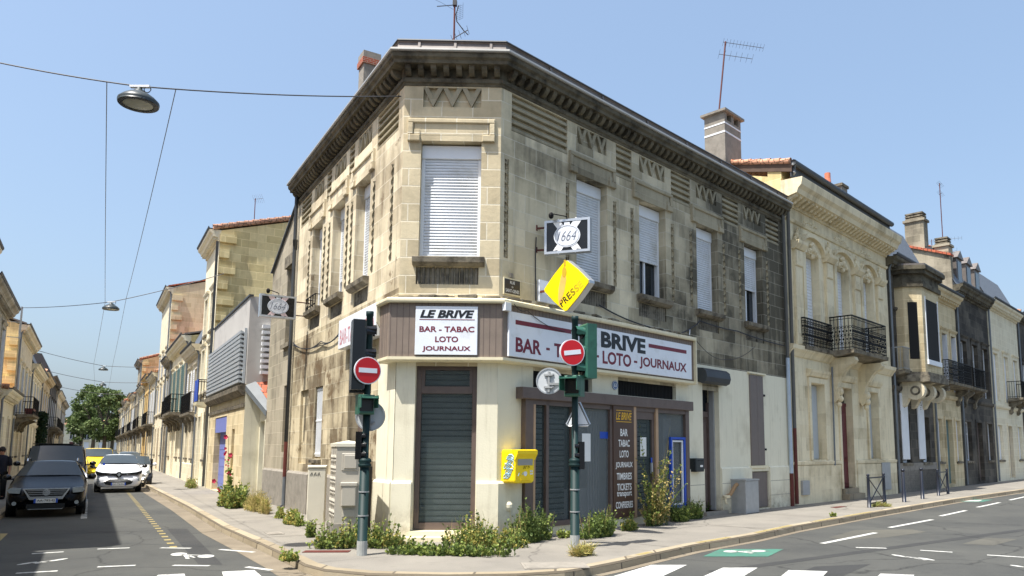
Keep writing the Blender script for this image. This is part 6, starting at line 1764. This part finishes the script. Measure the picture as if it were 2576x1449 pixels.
for sd in (-1, 1): MB().disc(F, sd * .68, .38, .05, .0, .1).build('fog_light', M['lamp_glass'], t)
nplate(t, F, 'AA-782-EJ', -.07, .44); mirrors(t, F, 1.75, 1.0, .9, M['black'])
mb = MB()
for sd in (-1, 1): mb.tube([F.p(sd * .60, 2.2, 1.43), F.p(sd * .60, 2.35, 1.50), F.p(sd * .60, 3.6, 1.50), F.p(sd * .60, 3.75, 1.43)], .018, 6)
mb.build('roof_rails', M['chrome'], t)
# black van
f = gnd(128, 1266, ROADZ)
t, F, at = car('dark grey tall van with black mirrors parked behind the black estate car', 'parked_van', f, HD, 4.9, 1.9, 1.95, paint('dark grey van paint', (44, 50, 58)), shell(4.9, 1.9, 1.95, 1.12, 1.0, 1.75, 4.6, 4.85, .26, 1.15, .8, True), (5, 6), [(1.45, 2.3, 2.25, 1.85), (2.45, 3.5, 3.5, 2.45), (3.6, 4.6, 4.6, 3.6)], (.95, 3.95), 'cars in the left street', .34)
MB().plate(F, [(-.6, .86), (.6, .86), (.5, .7), (-.5, .7)], .0, .2).build('grille', M['black'], t)
for sd in (-1, 1): MB().plate(F, [(sd * .62, .88), (sd * .86, .95), (sd * .9, .72), (sd * .62, .68)], .02, .3).build('headlight', M['lamp_glass'], t)
mirrors(t, F, 1.3, 1.28, .94, M['black'], .26); nplate(t, F, 'CK-415-RB', .0, .5)
MB().box(F, -.72, .72, 1.9, 4.5, 1.94, 1.97).build('roof_rails', M['black'], t)
# white electric hatchback
f = gnd(296, 1240, ROADZ)
hz = (HD + FL.n * .02).normalized()
t, F, at = car('white electric hatchback with dark slanted headlights driving towards us', 'moving_car', f, hz, 4.08, 1.73, 1.56, paint('white car paint', (232, 234, 236)), shell(4.08, 1.73, 1.56, .98, 1.05, 1.85, 3.3, 3.95, .2, .98, .66), (5, 6), [(1.6, 2.4, 2.35, 1.95), (2.5, 3.2, 3.1, 2.45)], (.8, 3.4), 'cars in the left street', .31)
t['category'] = 'car'
for sd in (-1, 1): MB().plate(F, [(sd * .30, .80), (sd * .62, .83), (sd * .84, .90), (sd * .80, .76), (sd * .45, .74)], .03, .4).build('headlight', M['black'], t)
MB().plate(F, [(-.45, .78), (-.1, .72), (.1, .72), (.45, .78), (.3, .80), (-.3, .80)], -.02, .15).build('grille_band', M['black'], t)
mb = MB(); mb.disc(F, 0, .74, .105, -.045, .1, 20, .12); e_ = mb.build('emblem_disc', M['black'], t)
mb = MB(); mb.plate(F, [(0, .83), (.06, .74), (0, .65), (-.06, .74)], -.06, -.045); mb.build('emblem', M['chrome'], e_)
MB().plate(F, [(-.52, .46), (.52, .46), (.46, .36), (.3, .31), (-.3, .31), (-.46, .36)], -.035, .2).build('air_intake', M['black'], t)
for sd in (-1, 1): MB().plate(F, [(sd * .68, .55), (sd * .74, .6), (sd * .76, .48), (sd * .7, .46)], .01, .2).build('running_light', M['lamp_glass'], t)
nplate(t, F, 'DZ-974-DG', -.04, .36); mirrors(t, F, 1.55, 1.05, .86, M['black'])
MB().box(F, -.6, -.52, .98, .99, 1.1, 1.2).build('permit_sticker', M['blue'], t)
# yellow post van
f = gnd(243, 1204, ROADZ)
t, F, at = car('yellow delivery van half hidden behind the white electric hatchback', 'parked_van', f, HD, 4.2, 1.83, 1.82, paint('yellow van paint', (246, 208, 30)), shell(4.2, 1.83, 1.82, 1.1, 1.05, 1.75, 3.9, 4.15, .24, 1.1, .8, True), (5, 6), [(1.45, 2.3, 2.25, 1.85)], (.85, 3.5), 'cars in the left street', .32)
for sd in (-1, 1): MB().plate(F, [(sd * .5, .86), (sd * .8, .93), (sd * .84, .72), (sd * .55, .7)], .03, .3).build('headlight', M['lamp_glass'], t)
MB().box(F, -.8, .8, .02, .2, .3, .6).build('bumper', M['black'], t); mirrors(t, F, 1.3, 1.25, .9, M['black'], .2)
MB().tube([F.p(0, 1.9, 1.8), F.p(0, 2.0, 1.98)], .01, 4).build('aerial', M['black'], t)
# tiny two-seater with open wheels
f = gnd(349, 1226, ROADZ)
t, F, at = car('tiny white two-seater with exposed front wheels behind the white hatchback', 'parked_car', f, HD, 2.34, 1.1, 1.46, paint('white pod paint', (226, 228, 228)),
               [(.05, .35, .5, .62, .2, .26, .2), (.2, .28, .6, .74, .32, .4, .3), (.5, .25, .72, .9, .38, .46, .36), (.7, .25, .78, 1.0, .45, .52, .42), (1.2, .25, .85, 1.42, .5, .55, .44), (1.6, .25, .88, 1.46, .5, .55, .44), (2.1, .3, .85, 1.3, .45, .5, .4), (2.3, .4, .8, .95, .4, .42, .34)], (3, 4), [(.95, 1.7, 1.65, 1.25)], (.42, 2.1), 'cars in the left street', .28)
for sd in (-1, 1):
    MB().tube([F.p(sd * .5, .15, .45), F.p(sd * .5, .3, .62), F.p(sd * .5, .55, .62), F.p(sd * .5, .72, .45)], .06, 6).build('mudguard', M['black'], t); MB().plate(F, [(sd * .25, .7), (sd * .4, .8), (sd * .42, .66), (sd * .28, .6)], .18, .4).build('headlight', M['lamp_glass'], t)
MB().box(F, .5, .57, .9, 2.1, .3, 1.3).build('side_panel', M['black'], t); mirrors(t, F, .95, 1.05, .56, M['white'], .16)
# parked cars further up
def far_car(px, py, col, label, L=4.2, W=1.76, H=1.5, name='parked_car', box=False):
    f = gnd(px, py, ROADZ); sec = shell(L, W, H, .92, 1.1, 1.9, L - .8, L - .1, .22, .95, .66, box)
    t, F, at = car(label, name, f, HD, L, W, H, paint('car paint ' + label[:18], col), sec, (5, 6), [(1.65, 2.4, 2.35, 2.0), (2.5, L - 1, L - 1.1, 2.5)], (.85, L - .8), 'cars in the left street', .31)
    for sd in (-1, 1): MB().plate(F, [(sd * .5, .72), (sd * .78, .78), (sd * .8, .64), (sd * .52, .62)], .02, .3).build('headlight', M['lamp_glass'], t)
    MB().box(F, -.42, .42, .0, .2, .42, .58).build('grille', M['black'], t); mirrors(t, F, 1.6, 1.02, W / 2, M['black'])
far_car(325, 1196, (136, 146, 160), 'blue grey car parked behind the tiny white two-seater', 4.1, 1.72, 1.58)
far_car(277, 1168, (22, 24, 28), 'black car far up the street beyond the yellow van')
far_car(250, 1163, (222, 224, 226), 'white car with grey windscreen beyond the yellow van')
far_car(207, 1160, (40, 46, 58), 'dark blue car in the parked row beyond the dark van', H=1.6)
far_car(193, 1152, (224, 226, 226), 'small white van far up the left side of the street', 4.8, 1.9, 2.2, 'parked_van', True)
far_car(224, 1150, (30, 32, 36), 'farthest dark car below the trees', H=1.5)

# ================================================================== person at the left edge
pb = gnd(-5, 1256, 0.0)
pt_ = thing('person', 'person in a navy top and black trousers standing at the left edge with back turned', 'person', (pb.x, pb.y, 0))
K = Fr((pb.x, pb.y, 0), Vector((.94, .34, 0)), Vector((-.34, .94, 0)))
def skin(name, pts, edges, rad, mat, parent, sub=2):
    inv = wmat(parent).inverted()
    me = bpy.data.meshes.new(name); me.from_pydata([inv @ q for q in pts], edges, []); me.materials.append(mat)
    o = bpy.data.objects.new(name, me); COL.objects.link(o); o.parent = parent
    sk = o.modifiers.new('skin', 'SKIN'); sk.use_smooth_shade = True
    for i, r in enumerate(rad):
        d = me.skin_vertices[0].data[i]; d.radius = r if isinstance(r, tuple) else (r, r); d.use_root = (i == 0)
    o.modifiers.new('sub', 'SUBSURF').render_levels = sub
    return o
skinm = plain('skin', (176, 128, 102), .5, .05, 8); navy = plain('navy cotton', (22, 26, 40), .85, .1, 12); blk = plain('black cotton', (16, 17, 20), .85, .1, 12)
P = [K.p(0, 0, .88)]; E = []; Rr = [.13]
def add(par, q, r): P.append(q); Rr.append(r); E.append((par, len(P) - 1)); return len(P) - 1
c1 = add(0, K.p(0, 0, 1.08), .125); c2 = add(c1, K.p(0, .0, 1.3), .15); nk = add(c2, K.p(0, .01, 1.43), .06); hd_ = add(nk, K.p(0, -.02, 1.52), .075); add(hd_, K.p(0, -.02, 1.63), .09)
for sd in (-1, 1):
    s_ = add(c2, K.p(sd * .19, 0, 1.36), .062); e = add(s_, K.p(sd * .25, .02, 1.1), .045); h_ = add(e, K.p(sd * .26, -.05, .86), .03); pm = add(h_, K.p(sd * .26, -.07, .79), .034)
    for k in range(4): f1 = add(pm, K.p(sd * .26 + (.0), -.11 + .027 * k, .73), .0095); add(f1, K.p(sd * .25, -.115 + .028 * k, .68 - (.01 if k in (1, 2) else 0)), .008)
    th_ = add(pm, K.p(sd * .235, -.12, .77), .011); add(th_, K.p(sd * .23, -.14, .73), .009)
    hp = add(0, K.p(sd * .1, 0, .8), .1); kn = add(hp, K.p(sd * .11, -.02, .46), .065); an_ = add(kn, K.p(sd * .11, .03, .09), .045); add(an_, K.p(sd * .12, -.14, .035), .04)
body = skin('body', P, E, Rr, skinm, pt_)
def shellm(name, prof, mat, u=0, v=0):
    mb = MB(); mb.smooth = True; n = 16; Q = []; fs = []
    for rx, ry, z in prof: Q += [K.p(u + rx * math.cos(2 * math.pi * k / n), v + ry * math.sin(2 * math.pi * k / n), z) for k in range(n)]
    for i in range(len(prof) - 1):
        for k in range(n): fs.append((i * n + k, i * n + (k + 1) % n, i * n + n + (k + 1) % n, i * n + n + k))
    mb.add(Q, fs); return mb.build(name, mat, pt_)
shellm('top', [(.19, .15, .82), (.185, .15, .95), (.185, .15, 1.1), (.215, .16, 1.28), (.225, .13, 1.38), (.15, .1, 1.435), (.07, .075, 1.46)], navy)
for sd in (-1, 1):
    mb = MB(); mb.smooth = True; mb.tube([K.p(sd * .17, 0, 1.39), K.p(sd * .225, .01, 1.28), K.p(sd * .25, .02, 1.1)], .085, 10, .068); mb.build('sleeve', navy, pt_)
    mb = MB(); mb.smooth = True; mb.tube([K.p(sd * .09, 0, .9), K.p(sd * .105, -.01, .7), K.p(sd * .11, -.02, .46), K.p(sd * .11, .03, .06)], .125, 10, .072); mb.build('trouser_leg', blk, pt_)
    mb = MB(); mb.smooth = True; mb.ball(K.p(sd * .12, -.07, .045), .12, 10, 6, (.45, 1.0, .42)); mb.build('shoe', blk, pt_)
mb = MB(); mb.smooth = True; mb.ball(K.p(0, -.0, 1.62), .112, 12, 8, (.85, 1, 1.08)); mb.build('hair', plain('dark hair', (34, 26, 22), .7, .2, 20), pt_)
mb = MB(); mb.smooth = True; mb.ball(K.p(0, -.115, 1.565), .018, 6, 5)
for sd in (-1, 1): mb.ball(K.p(sd * .088, -.01, 1.57), .024, 6, 5, (.5, 1, 1.3))
mb.build('nose_and_ears', skinm, pt_)

# ================================================================== plants
def rot_leaf(mb, c, d, L, W_, rnd):
    d = d.normalized(); s = d.cross(Vector((rnd.uniform(-1, 1), rnd.uniform(-1, 1), rnd.uniform(-.2, 1)))).normalized() * W_
    mb.add([c, c + d * L * .5 + s, c + d * L, c + d * L * .5 - s], [(0, 1, 2, 3)])
def weed(name, label, base, w_, dep, h, n, mats, seed, leaf=.045, group=None, lean=None, dry=False, cat='weed', nleaf=14):
    """a clump of stems with leaves along them; w_ along the picture, dep in depth"""
    rnd = random.Random(seed); base = Vector((base.x, base.y, 0))
    t = thing(name, label, cat, tuple(base), group=group); lv = [MB() for _ in mats]; st = MB()
    ax = Vector((1, 0, 0))
    for f_ in (FL, FC, FR):                                          # lie along the nearest wall
        q_ = (base - f_.o); uu_ = q_.dot(f_.u); vv_ = q_.dot(f_.n)
        if -.4 < uu_ < (CW + .3 if f_ is FC else 40) and -.4 < vv_ < 1.3: ax = f_.u
    ay = Vector((-ax.y, ax.x, 0)); cs = [(rnd.uniform(-.42, .42), rnd.uniform(-.3, .3), rnd.choice((.55, .8, 1.0, 1.15)), rnd.uniform(.16, .34)) for _ in range(max(2, int(3 + w_ * 3)))]
    for k in range(n):
        cx_, cy_, ch_, cr_ = cs[k % len(cs)]; a = rnd.uniform(0, 6.28); r = math.sqrt(rnd.random())
        o = base + ax * (cx_ * w_ + math.cos(a) * r * cr_ * w_ * .8) + ay * (cy_ * dep + math.sin(a) * r * cr_ * dep)
        hh = h * rnd.choice((.35, .5, .6, .8, 1.0, 1.2)) * rnd.uniform(.75, 1.1) * (1 - .45 * r * r) * ch_; out = Vector((math.cos(a), math.sin(a), 0)) * r * .35 * hh + Vector((rnd.uniform(-.2, .2), rnd.uniform(-.2, .2), 0)) * hh
        if lean: out += lean * hh
        pts = [o + out * (s * s) + Vector((0, 0, hh * s)) for s in (0, .35, .7, 1)]
        st.tube(pts, .006, 3, .003); ml = lv[min(len(mats) - 1, int(rnd.random() ** 1.3 * len(mats)))]
        for j in range(nleaf):
            s = rnd.uniform(.05, 1) ** .8; i = min(2, int(s * 3)); q = pts[i].lerp(pts[i + 1], (s * 3 - i))
            d = Vector((rnd.uniform(-1, 1), rnd.uniform(-1, 1), rnd.uniform(-.1, 1.1)))
            L = leaf * rnd.uniform(.6, 1.5)
            rot_leaf(ml, q, d, L * (2.2 if dry else 1), L * (.10 if dry else .36), rnd)
    if not dry:                                                      # bare dead stalks among the green
        dd = MB()
        for k in range(max(3, n // 14)):
            cx_, cy_, ch_, cr_ = cs[k % len(cs)]; o = base + ax * (cx_ + rnd.uniform(-.2, .2)) * w_ + ay * cy_ * dep; hh = h * ch_ * rnd.uniform(.7, 1.35); e = o + Vector((rnd.uniform(-.25, .25) * hh, rnd.uniform(-.25, .25) * hh, hh))
            dd.tube([o, o.lerp(e, .6) + Vector((rnd.uniform(-.02, .02), 0, .01)), e], .005, 3, .002)
        dd.build('dead_stalks', M['leaf_dry'], t, uv=False)
    st.build('stems', M['leaf_dry'] if dry else M['leaf_dark'], t, uv=False)
    for mb, m in zip(lv, mats):
        if mb.f: mb.build('leaves', M[m], t, uv=False)
    return t
G_ = 'weeds along the corner walls'
def wd(label, px, py, w_, dep, h, n, mats, seed, **k): return weed(k.pop('name', 'weed_clump'), label, gnd(px, py), w_, dep, h, n, mats, seed, group=G_, **k)
wd('leafy weeds around the foot of the left traffic light', 925, 1376, 1.5, .6, .42, 330, ['leaf', 'leaf_dark', 'leaf_yel'], 1)
wd('low dark green weeds left of the corner door step', 1045, 1392, .85, .4, .2, 150, ['leaf_dark', 'leaf', 'leaf'], 2)
wd('big yellowing bushy weed in front of the corner door', 1205, 1374, 1.35, .7, .46, 420, ['leaf_yel', 'leaf', 'leaf_dark'], 3)
wd('low green fringe before the big bushy weed at the corner door', 1165, 1398, 1.6, .3, .2, 220, ['leaf', 'leaf_dark'], 13)
wd('dark tall weed between the corner wall and the shop front', 1342, 1360, .85, .5, .56, 280, ['leaf_dark', 'leaf_dark', 'leaf'], 4)
wd('small light green weed with a white scrap beside the right post', 1422, 1352, .35, .25, .22, 60, ['leaf', 'leaf_yel'], 5)
wd('rounded green weed below the shop glass right of the post', 1505, 1350, 1.0, .4, .42, 330, ['leaf_dark', 'leaf'], 6)
wd('small weed below the brown lettered panel', 1588, 1334, .5, .3, .42, 90, ['leaf', 'leaf_yel'], 7)
wd('dense green weed at the foot of the blue poster frame', 1735, 1308, 1.25, .5, .42, 340, ['leaf', 'leaf_dark'], 8)
wd('tall dried weed growing before the shop door', 1655, 1322, .65, .4, 1.6, 64, ['leaf_dry', 'leaf', 'leaf_yel'], 9, nleaf=44, leaf=.05, name='tall_weed')
wd('seedy dry top of straw beside the tall weed', 1650, 1321, .4, .3, 1.35, 26, ['leaf_dry'], 19, nleaf=30, leaf=.04, name='tall_weed')
wd('dry grass at the foot of the right traffic light', 1452, 1398, .55, .35, .18, 90, ['leaf_dry', 'leaf_yel'], 10, dry=True, name='grass_tuft')
wd('green weed at the foot of the tall street cabinet', 780, 1352, .3, .25, .3, 60, ['leaf', 'leaf_dark'], 11)
wd('green weed against the wall left of the short cabinet', 735, 1318, 1.2, .4, .3, 220, ['leaf', 'leaf_yel'], 12)
wd('second green weed against the left street wall', 705, 1302, .6, .4, .24, 110, ['leaf', 'leaf_yel'], 14)
wd('long strip of dry grass along the annex wall', 660, 1290, 2.2, .5, .46, 380, ['leaf_dry', 'leaf_dry', 'leaf_yel'], 15, dry=True, name='grass_tuft')
wd('second dry grass tuft along the annex wall', 640, 1281, 1.8, .5, .42, 300, ['leaf_dry', 'leaf_yel'], 25, dry=True, name='grass_tuft')
wd('bushy green weed around the hollyhock by the blue door', 590, 1275, 1.5, .8, .6, 330, ['leaf', 'leaf_yel', 'leaf_dark'], 16, leaf=.07)
wd('weeds by the wall far up the left pavement', 480, 1226, 2.6, .5, .4, 170, ['leaf', 'leaf_dry'], 17)
wd('tuft growing in the kerb at the left corner', 722, 1412, .26, .22, .17, 50, ['leaf', 'leaf_yel'], 18)
wd('straw tuft at the foot of the red downpipe', 1984, 1270, .45, .3, .36, 110, ['leaf_dry'], 20, dry=True, name='grass_tuft')
wd('thin stalk weed beside the cellar hatch', 1946, 1270, .14, .1, .85, 5, ['leaf_dark', 'leaf'], 21, nleaf=26, leaf=.07)
wd('yellow tuft at the foot of the nearer crossed barrier', 2215, 1275, .5, .2, .12, 60, ['leaf_dry', 'leaf'], 22, dry=True, name='grass_tuft')
wd('tiny green weed in the kerb before the crossed barrier', 2096, 1300, .15, .1, .14, 16, ['leaf', 'leaf_yel'], 23)
wd('small dark spike weed at the door jamb by the black letter box', 1776, 1292, .16, .12, .34, 26, ['leaf_dark'], 24)
# hollyhock
b0 = gnd(572, 1268); t = thing('hollyhock', 'tall hollyhock with pinkish red flowers beside the blue garage door', 'flower', (b0.x, b0.y, 0))
rnd = random.Random(5); st = MB(); lv = MB(); fl = MB()
for dx, h in ((0, 2.05), (.16, 1.5), (-.3, .7)):
    pts = [b0 + Vector((dx * s - .10 * s, .05 * s, h * s)) for s in (0, .3, .6, 1)]; st.tube(pts, .014, 5, .006)
    for k in range(26):
        s = rnd.uniform(.1, .72); q = b0 + Vector((dx * s - .1 * s, .05 * s, h * s)); d = Vector((rnd.uniform(-1, 1), rnd.uniform(-1, 1), rnd.uniform(-.3, .5)))
        rot_leaf(lv, q, d, rnd.uniform(.14, .26) * (1.1 - s), .1 * (1.1 - s) + .02, rnd)
    for k in range(7 if h > 1 else 3):
        s = rnd.uniform(.58, 1.0) if k else 1.0; q = b0 + Vector((dx * s - .1 * s + rnd.uniform(-.06, .06), -.06, h * s)); r = .06 if k == 0 else rnd.uniform(.02, .04)
        for j in range(5):
            a = j * 1.257; fl.add([q, q + Vector((math.cos(a - .6) * r, -.02, math.sin(a - .6) * r)), q + Vector((math.cos(a) * r * 1.3, -.04, math.sin(a) * r * 1.3)), q + Vector((math.cos(a + .6) * r, -.02, math.sin(a + .6) * r))], [(0, 1, 2, 3)])
st.build('stems', M['leaf_dark'], t, uv=False); lv.build('leaves', M['leaf'], t, uv=False); fl.build('flowers', M['flower'], t, uv=False)
# white scrap of paper by the right post
q = gnd(1418, 1350); mb = MB(); mb.ball((q.x, q.y, .07), .08, 7, 5, (1.3, .8, .6)); tag(mb.build('litter', M['white']), 'white crumpled scrap in the weeds beside the right traffic light post', 'litter')

# ivy column across the left street
q = FW.p(43.5, .25, 0); t = thing('ivy', 'dark green ivy column climbing the wall across the left street', 'ivy', tuple(q)); mb = MB(); rnd = random.Random(8)
for k in range(2600):
    z = rnd.uniform(0, 4.6); wz = 2.4 * (1 - .35 * (z / 4.6) ** 2); c = FW.p(43.5 + rnd.uniform(-wz, wz) * rnd.uniform(.6, 1), rnd.uniform(0, .55), z)
    rot_leaf(mb, c, Vector((rnd.uniform(-1, 1), rnd.uniform(-1, 1), rnd.uniform(-1, .6))), .24, .1, rnd)
mb.build('leaves', M['leaf_ivy'], t, uv=False); MB().tube([FW.p(43.5, .1, 0), FW.p(43.2, .1, 2), FW.p(43.8, .1, 4)], .05, 5).build('stems', M['bark'], t, uv=False)

# trees closing the street
def tree(label, pos, h, rad, seed, n=5200):
    rnd = random.Random(seed); t = thing('plane_tree', label, 'tree', (pos.x, pos.y, ROADZ), group='trees at the end of the street')
    mb = MB(); mb.smooth = True; b = Vector((pos.x, pos.y, ROADZ)); top = b + Vector((0, 0, h * .42)); mb.tube([b, b + Vector((.1, 0, h * .2)), top], .42, 9, .26); tips = []
    for k in range(9):
        a = k * 2.4 + rnd.uniform(0, .6); e = top + Vector((math.cos(a) * rad * rnd.uniform(.35, .75), math.sin(a) * rad * rnd.uniform(.35, .75), h * rnd.uniform(.08, .42))); mb.tube([top - Vector((0, 0, rnd.uniform(0, h * .1))), top.lerp(e, .5) + Vector((0, 0, .5)), e], .16, 6, .05); tips.append(e)
    mb.build('trunk', M['bark'], t, uv=False)
    cl = []
    for k in range(46):
        a = rnd.uniform(0, 6.28); zz = rnd.uniform(-1, 1); r = math.sqrt(max(0, 1 - zz * zz * .9)) * rnd.uniform(.55, 1.0)
        cl.append((b + Vector((math.cos(a) * rad * r, math.sin(a) * rad * r, h * (.62 + .33 * zz))), rnd.uniform(.16, .30) * rad))
    mb = MB()
    for k in range(n):
        c, r = cl[k % len(cl)]; d = Vector((rnd.gauss(0, 1), rnd.gauss(0, 1), rnd.gauss(0, 1))).normalized() * r * rnd.random() ** .4
        rot_leaf(mb, c + d, Vector((rnd.uniform(-1, 1), rnd.uniform(-1, 1), rnd.uniform(-.8, .8))), rnd.uniform(.35, .6), .19, rnd)
    mb.build('crown', M['leaf_tree'], t, uv=False)
def tree_at(px, Y, h, rad, seed, label):
    d = ray(px, 1131); tree(label, Vector((d.x / d.y * Y, Y, 0)), h, rad, seed)
tree_at(232, 150, 14.6, 4.5, 1, 'largest leafy tree in the middle of the street end')
tree_at(280, 158, 13.4, 3.8, 2, 'tree at the right of the street end, half behind the houses')
tree_at(202, 160, 11.6, 3.1, 3, 'smaller tree at the left of the street end')
tree_at(260, 140, 12.8, 3.7, 4, 'tree just right of the largest tree, nearer to us')

# ================================================================== wires, street lamps, aerials
def sagline(a, b, sag, n=24):
    out = []
    for k in range(n + 1):
        t_ = k / n; q = Vector(a).lerp(Vector(b), t_); q.z -= sag * 4 * t_ * (1 - t_); out.append(q)
    return out
lampz = 7.3; lamps = []
for px, py in ((349, 250), (279, 773), (260, 928), (258, 967)): lamps.append(gnd(px, py, lampz))
lamps.append(lamps[3] + F2.u * 17); 
L0 = lamps[0]; K = Fr((L0.x, L0.y, 0), (1, 0, 0), (0, 1, 0))
lt = thing('street_lamp', 'nearest bell-shaped street lamp hanging on the wire', 'street lamp', (L0.x, L0.y, lampz), 0, 'street lamps hung over the left street')
shm = plain('lamp shade green grey', (46, 54, 54), .4, .08, 4)
mb = MB(); mb.smooth = True; z = lampz
mb.lathe(K, [(.295, z - .09), (.305, z - .06), (.30, z - .03), (.24, z + .03), (.17, z + .08), (.09, z + .115), (.085, z + .14), (.05, z + .15), (.04, z + .2)], n=28); mb.build('shade', shm, lt)
mb = MB(); mb.lathe(K, [(.23, z - .085), (.298, z - .092), (.29, z - .1), (.225, z - .1)], n=28, cap=False); mb.build('rim', M['black'], lt)
mb = MB(); mb.smooth = True; mb.lathe(K, [(.0, z - .10), (.15, z - .098), (.226, z - .088)], n=28, cap=False); mb.build('diffuser', plain('lamp diffuser', (150, 152, 140), .3, .06, 5), lt)
MB().box(K, -.15, .17, -.03, .03, z + .2, z + .235).build('mount', M['white'], lt)
MB().tube([K.p(.13 + .055 * math.cos(a * .5), .0, z + .17 + .055 * math.sin(a * .5)) for a in range(14)], .008, 5).build('cable_loop', M['cable'], lt)
rk = ['second street lamp along the street, above the grey extension', 'third street lamp along the street', 'fourth street lamp along the street, just above the trees', 'farthest street lamp, in front of the tree crowns']
for q, lb_ in zip(lamps[1:], rk): dup(lt, (q.x, q.y, lampz), 0, lb_)
attL = []; nodes = []
for i, q in enumerate(lamps):
    zc = lampz + .22; c = Vector((q.x, q.y, zc)); lat = F2.n
    if i == 0:
        e2 = FL.p(.15, .02, 8.85); dd = ray(-200, 112); e1_ = Vector((0, 0, CH)) + dd * ((c - Vector((0, 0, CH))).length * 1.22 / dd.length)
    else:
        u_ = (c - O2).dot(F2.u)
        e2 = F2.p(u_ - 1.0, -.5, 9.0 if i == 1 else 7.6); e1_ = F2.p(u_ + .5, 7.4, 8.6 - .1 * i)
        if i == 1:
            pk = FW.p(13.6, .5, 0); e1_ = Vector((pk.x, pk.y, 8.55))
            tg = tag(MB().box(FW.sub(13.6, .5), -.05, .05, -.04, .04, 7.0, 8.6).box(FW.sub(13.6, 0), -.02, .02, 0, .5, 7.05, 7.09).box(FW.sub(13.6, 0), -.02, .02, 0, .5, 7.8, 7.84).build('cable_bracket', M['metal_grey']), 'upright grey bracket holding the second lamp wire at the left wall', 'bracket')
    P = sagline(e1_, c, .06, 12)[:-1] + sagline(c, e2, .06, 12)
    tag(MB().tube(P, .012 + .003 * i, 5).build('span_wire', M['cable'], uv=False), ('nearest', 'second', 'third', 'fourth', 'farthest')[i] + ' wire strung across the left street, holding a lamp', 'wire', 'wires across the left street')
    nodes.append((c.lerp(Vector(e1_), .62 / (Vector(e1_) - c).length) - Vector((0, 0, .02)), c.lerp(Vector(e2), .55 / (Vector(e2) - c).length) - Vector((0, 0, .02))))
for k in (0, 1):
    P = []
    for a, b in zip(nodes, nodes[1:]): P += sagline(a[k], b[k], .12, 10)[:-1]
    P.append(nodes[-1][k]); tag(MB().tube(P, .007, 4).build('guy_wire', M['wire'], uv=False), ('left', 'right')[k] + ' thin wire running along the street from lamp to lamp', 'wire', 'wires along the left street')

def aerial(label, base, h, lean, arms, m='cable', r=.022):
    """mast with yagi booms: arms = (height, direction, length, elements, half width, tilt)"""
    t = thing('roof_aerial', label, 'aerial', tuple(base), group='television aerials'); top = base + lean * h + Vector((0, 0, h))
    MB().tube([base, top], r, 6).build('mast', M['rust'] if m == 'cable' else M[m], t, uv=False)
    for z, d, L, n, hw_, back in arms:
        s = z / h; c = base.lerp(top, s); d = Vector(d).normalized(); mb = MB(); mb.tube([c - d * back, c + d * L], .011, 5); x = d.cross(Vector((0, 0, 1))).normalized(); v_ = x * .62 + Vector((0, 0, .78))
        for k in range(n):
            q = c + d * (-back + (L + back) * k / (n - 1)); mb.tube([q - v_ * hw_, q + v_ * hw_], .005, 4)
        mb.build('boom', M['wire'], t, uv=False)
    return t, base, top
AZ = FC.p(0, -1.2, 0); u_, z_ = FC.hit(1142, 98, -1.2)
ab = FC.p(u_, -1.2, 9.9); _, zt_ = FC.hit(1143, 4, -1.2)
t, b0, tp = aerial('crooked aerial on the roof above the corner door', ab, zt_ - 9.9, Vector((0, 0, 0)), [(zt_ - 9.98, (-1, -.4, -.35), .42, 2, .02, .0), ((zt_ - 9.9) * .5, (1, -.5, .3), .38, 5, .09, .05)])
mb = MB()
for k in range(8): mb.tube([tp + Vector((.05 + .0 * k, .05, -.1 - .045 * k)), tp + Vector((.2, -.1, -.14 - .045 * k))], .003, 3); 
for k in range(3): mb.tube([tp + Vector((.05 + .075 * k, .05 - .07 * k, -.08)), tp + Vector((.05 + .075 * k, .05 - .07 * k, -.45))], .003, 3)
mb.tube([tp + Vector((-.42, -.1, -.02)), tp + Vector((-.28, -.1, -.09)), tp + Vector((-.02, 0, -.19))], .004, 3)
mb.build('reflector', M['wire'], t, uv=False)
MB().tube([tp + Vector((.1, -.05, -.12)), tp + Vector((.04, -.05, -.33)), tp + Vector((.06, -.05, -.5)), tp + Vector((.22, -.05, -.72)), tp + Vector((.32, -.05, -.82))], .012, 5).build('loose_cable', M['cable'], t, uv=False)
MB().box(Fr(tp, (1, 0, 0), (0, 1, 0)), -.04, .05, -.04, .04, -.10, .02).build('head_box', M['cable'], t)
_, zt_ = FR.hit(1830, 150, -2.2)
aerial('tall tilted aerial with two long booms on the concrete chimney', CH_TOP, 2.75, Vector((.11, 0, 0)), [(2.72, (1, .25, 0), 1.5, 13, .13, .08), (2.25, (1, .25, 0), 1.1, 7, .16, .2)], r=.03)
aerial('thin aerial pole on the low chimney of the mansard house', MANS_TOP + Vector((0, 0, .3)), 3.0, Vector((0, 0, 0)), [(2.9, (0, -1, 0), .2, 4, .2, .1), (2.4, (0, -1, 0), .2, 4, .2, .1)])
aerial('forked aerial above the cream house at the right edge', FR.p(40.5, -3.5, 12.0), 3.2, Vector((.02, 0, 0)), [(3.1, (1, -.5, 0), 1.7, 10, .14, .1), (2.3, (1, -.5, 0), 1.4, 7, .2, .1), (1.9, (1, -.5, 0), .8, 5, .16, .3)])
u_, z_ = F3.hit(640, 545, -2.5)
aerial('small aerial on the tiled gable above the grey extension', F3.p(u_, -2.5, z_ - 1.3), 2.35, Vector((0, 0, 0)), [(2.3, (1, -.3, 0), .5, 6, .25, .1)])
aerial('aerial tip showing at the left edge of the sky', FW.p(5.2, -2.0, 9.4), 3.2, Vector((0, 0, 0)), [(3.0, (1, 0, 0), .9, 6, .12, .2)])
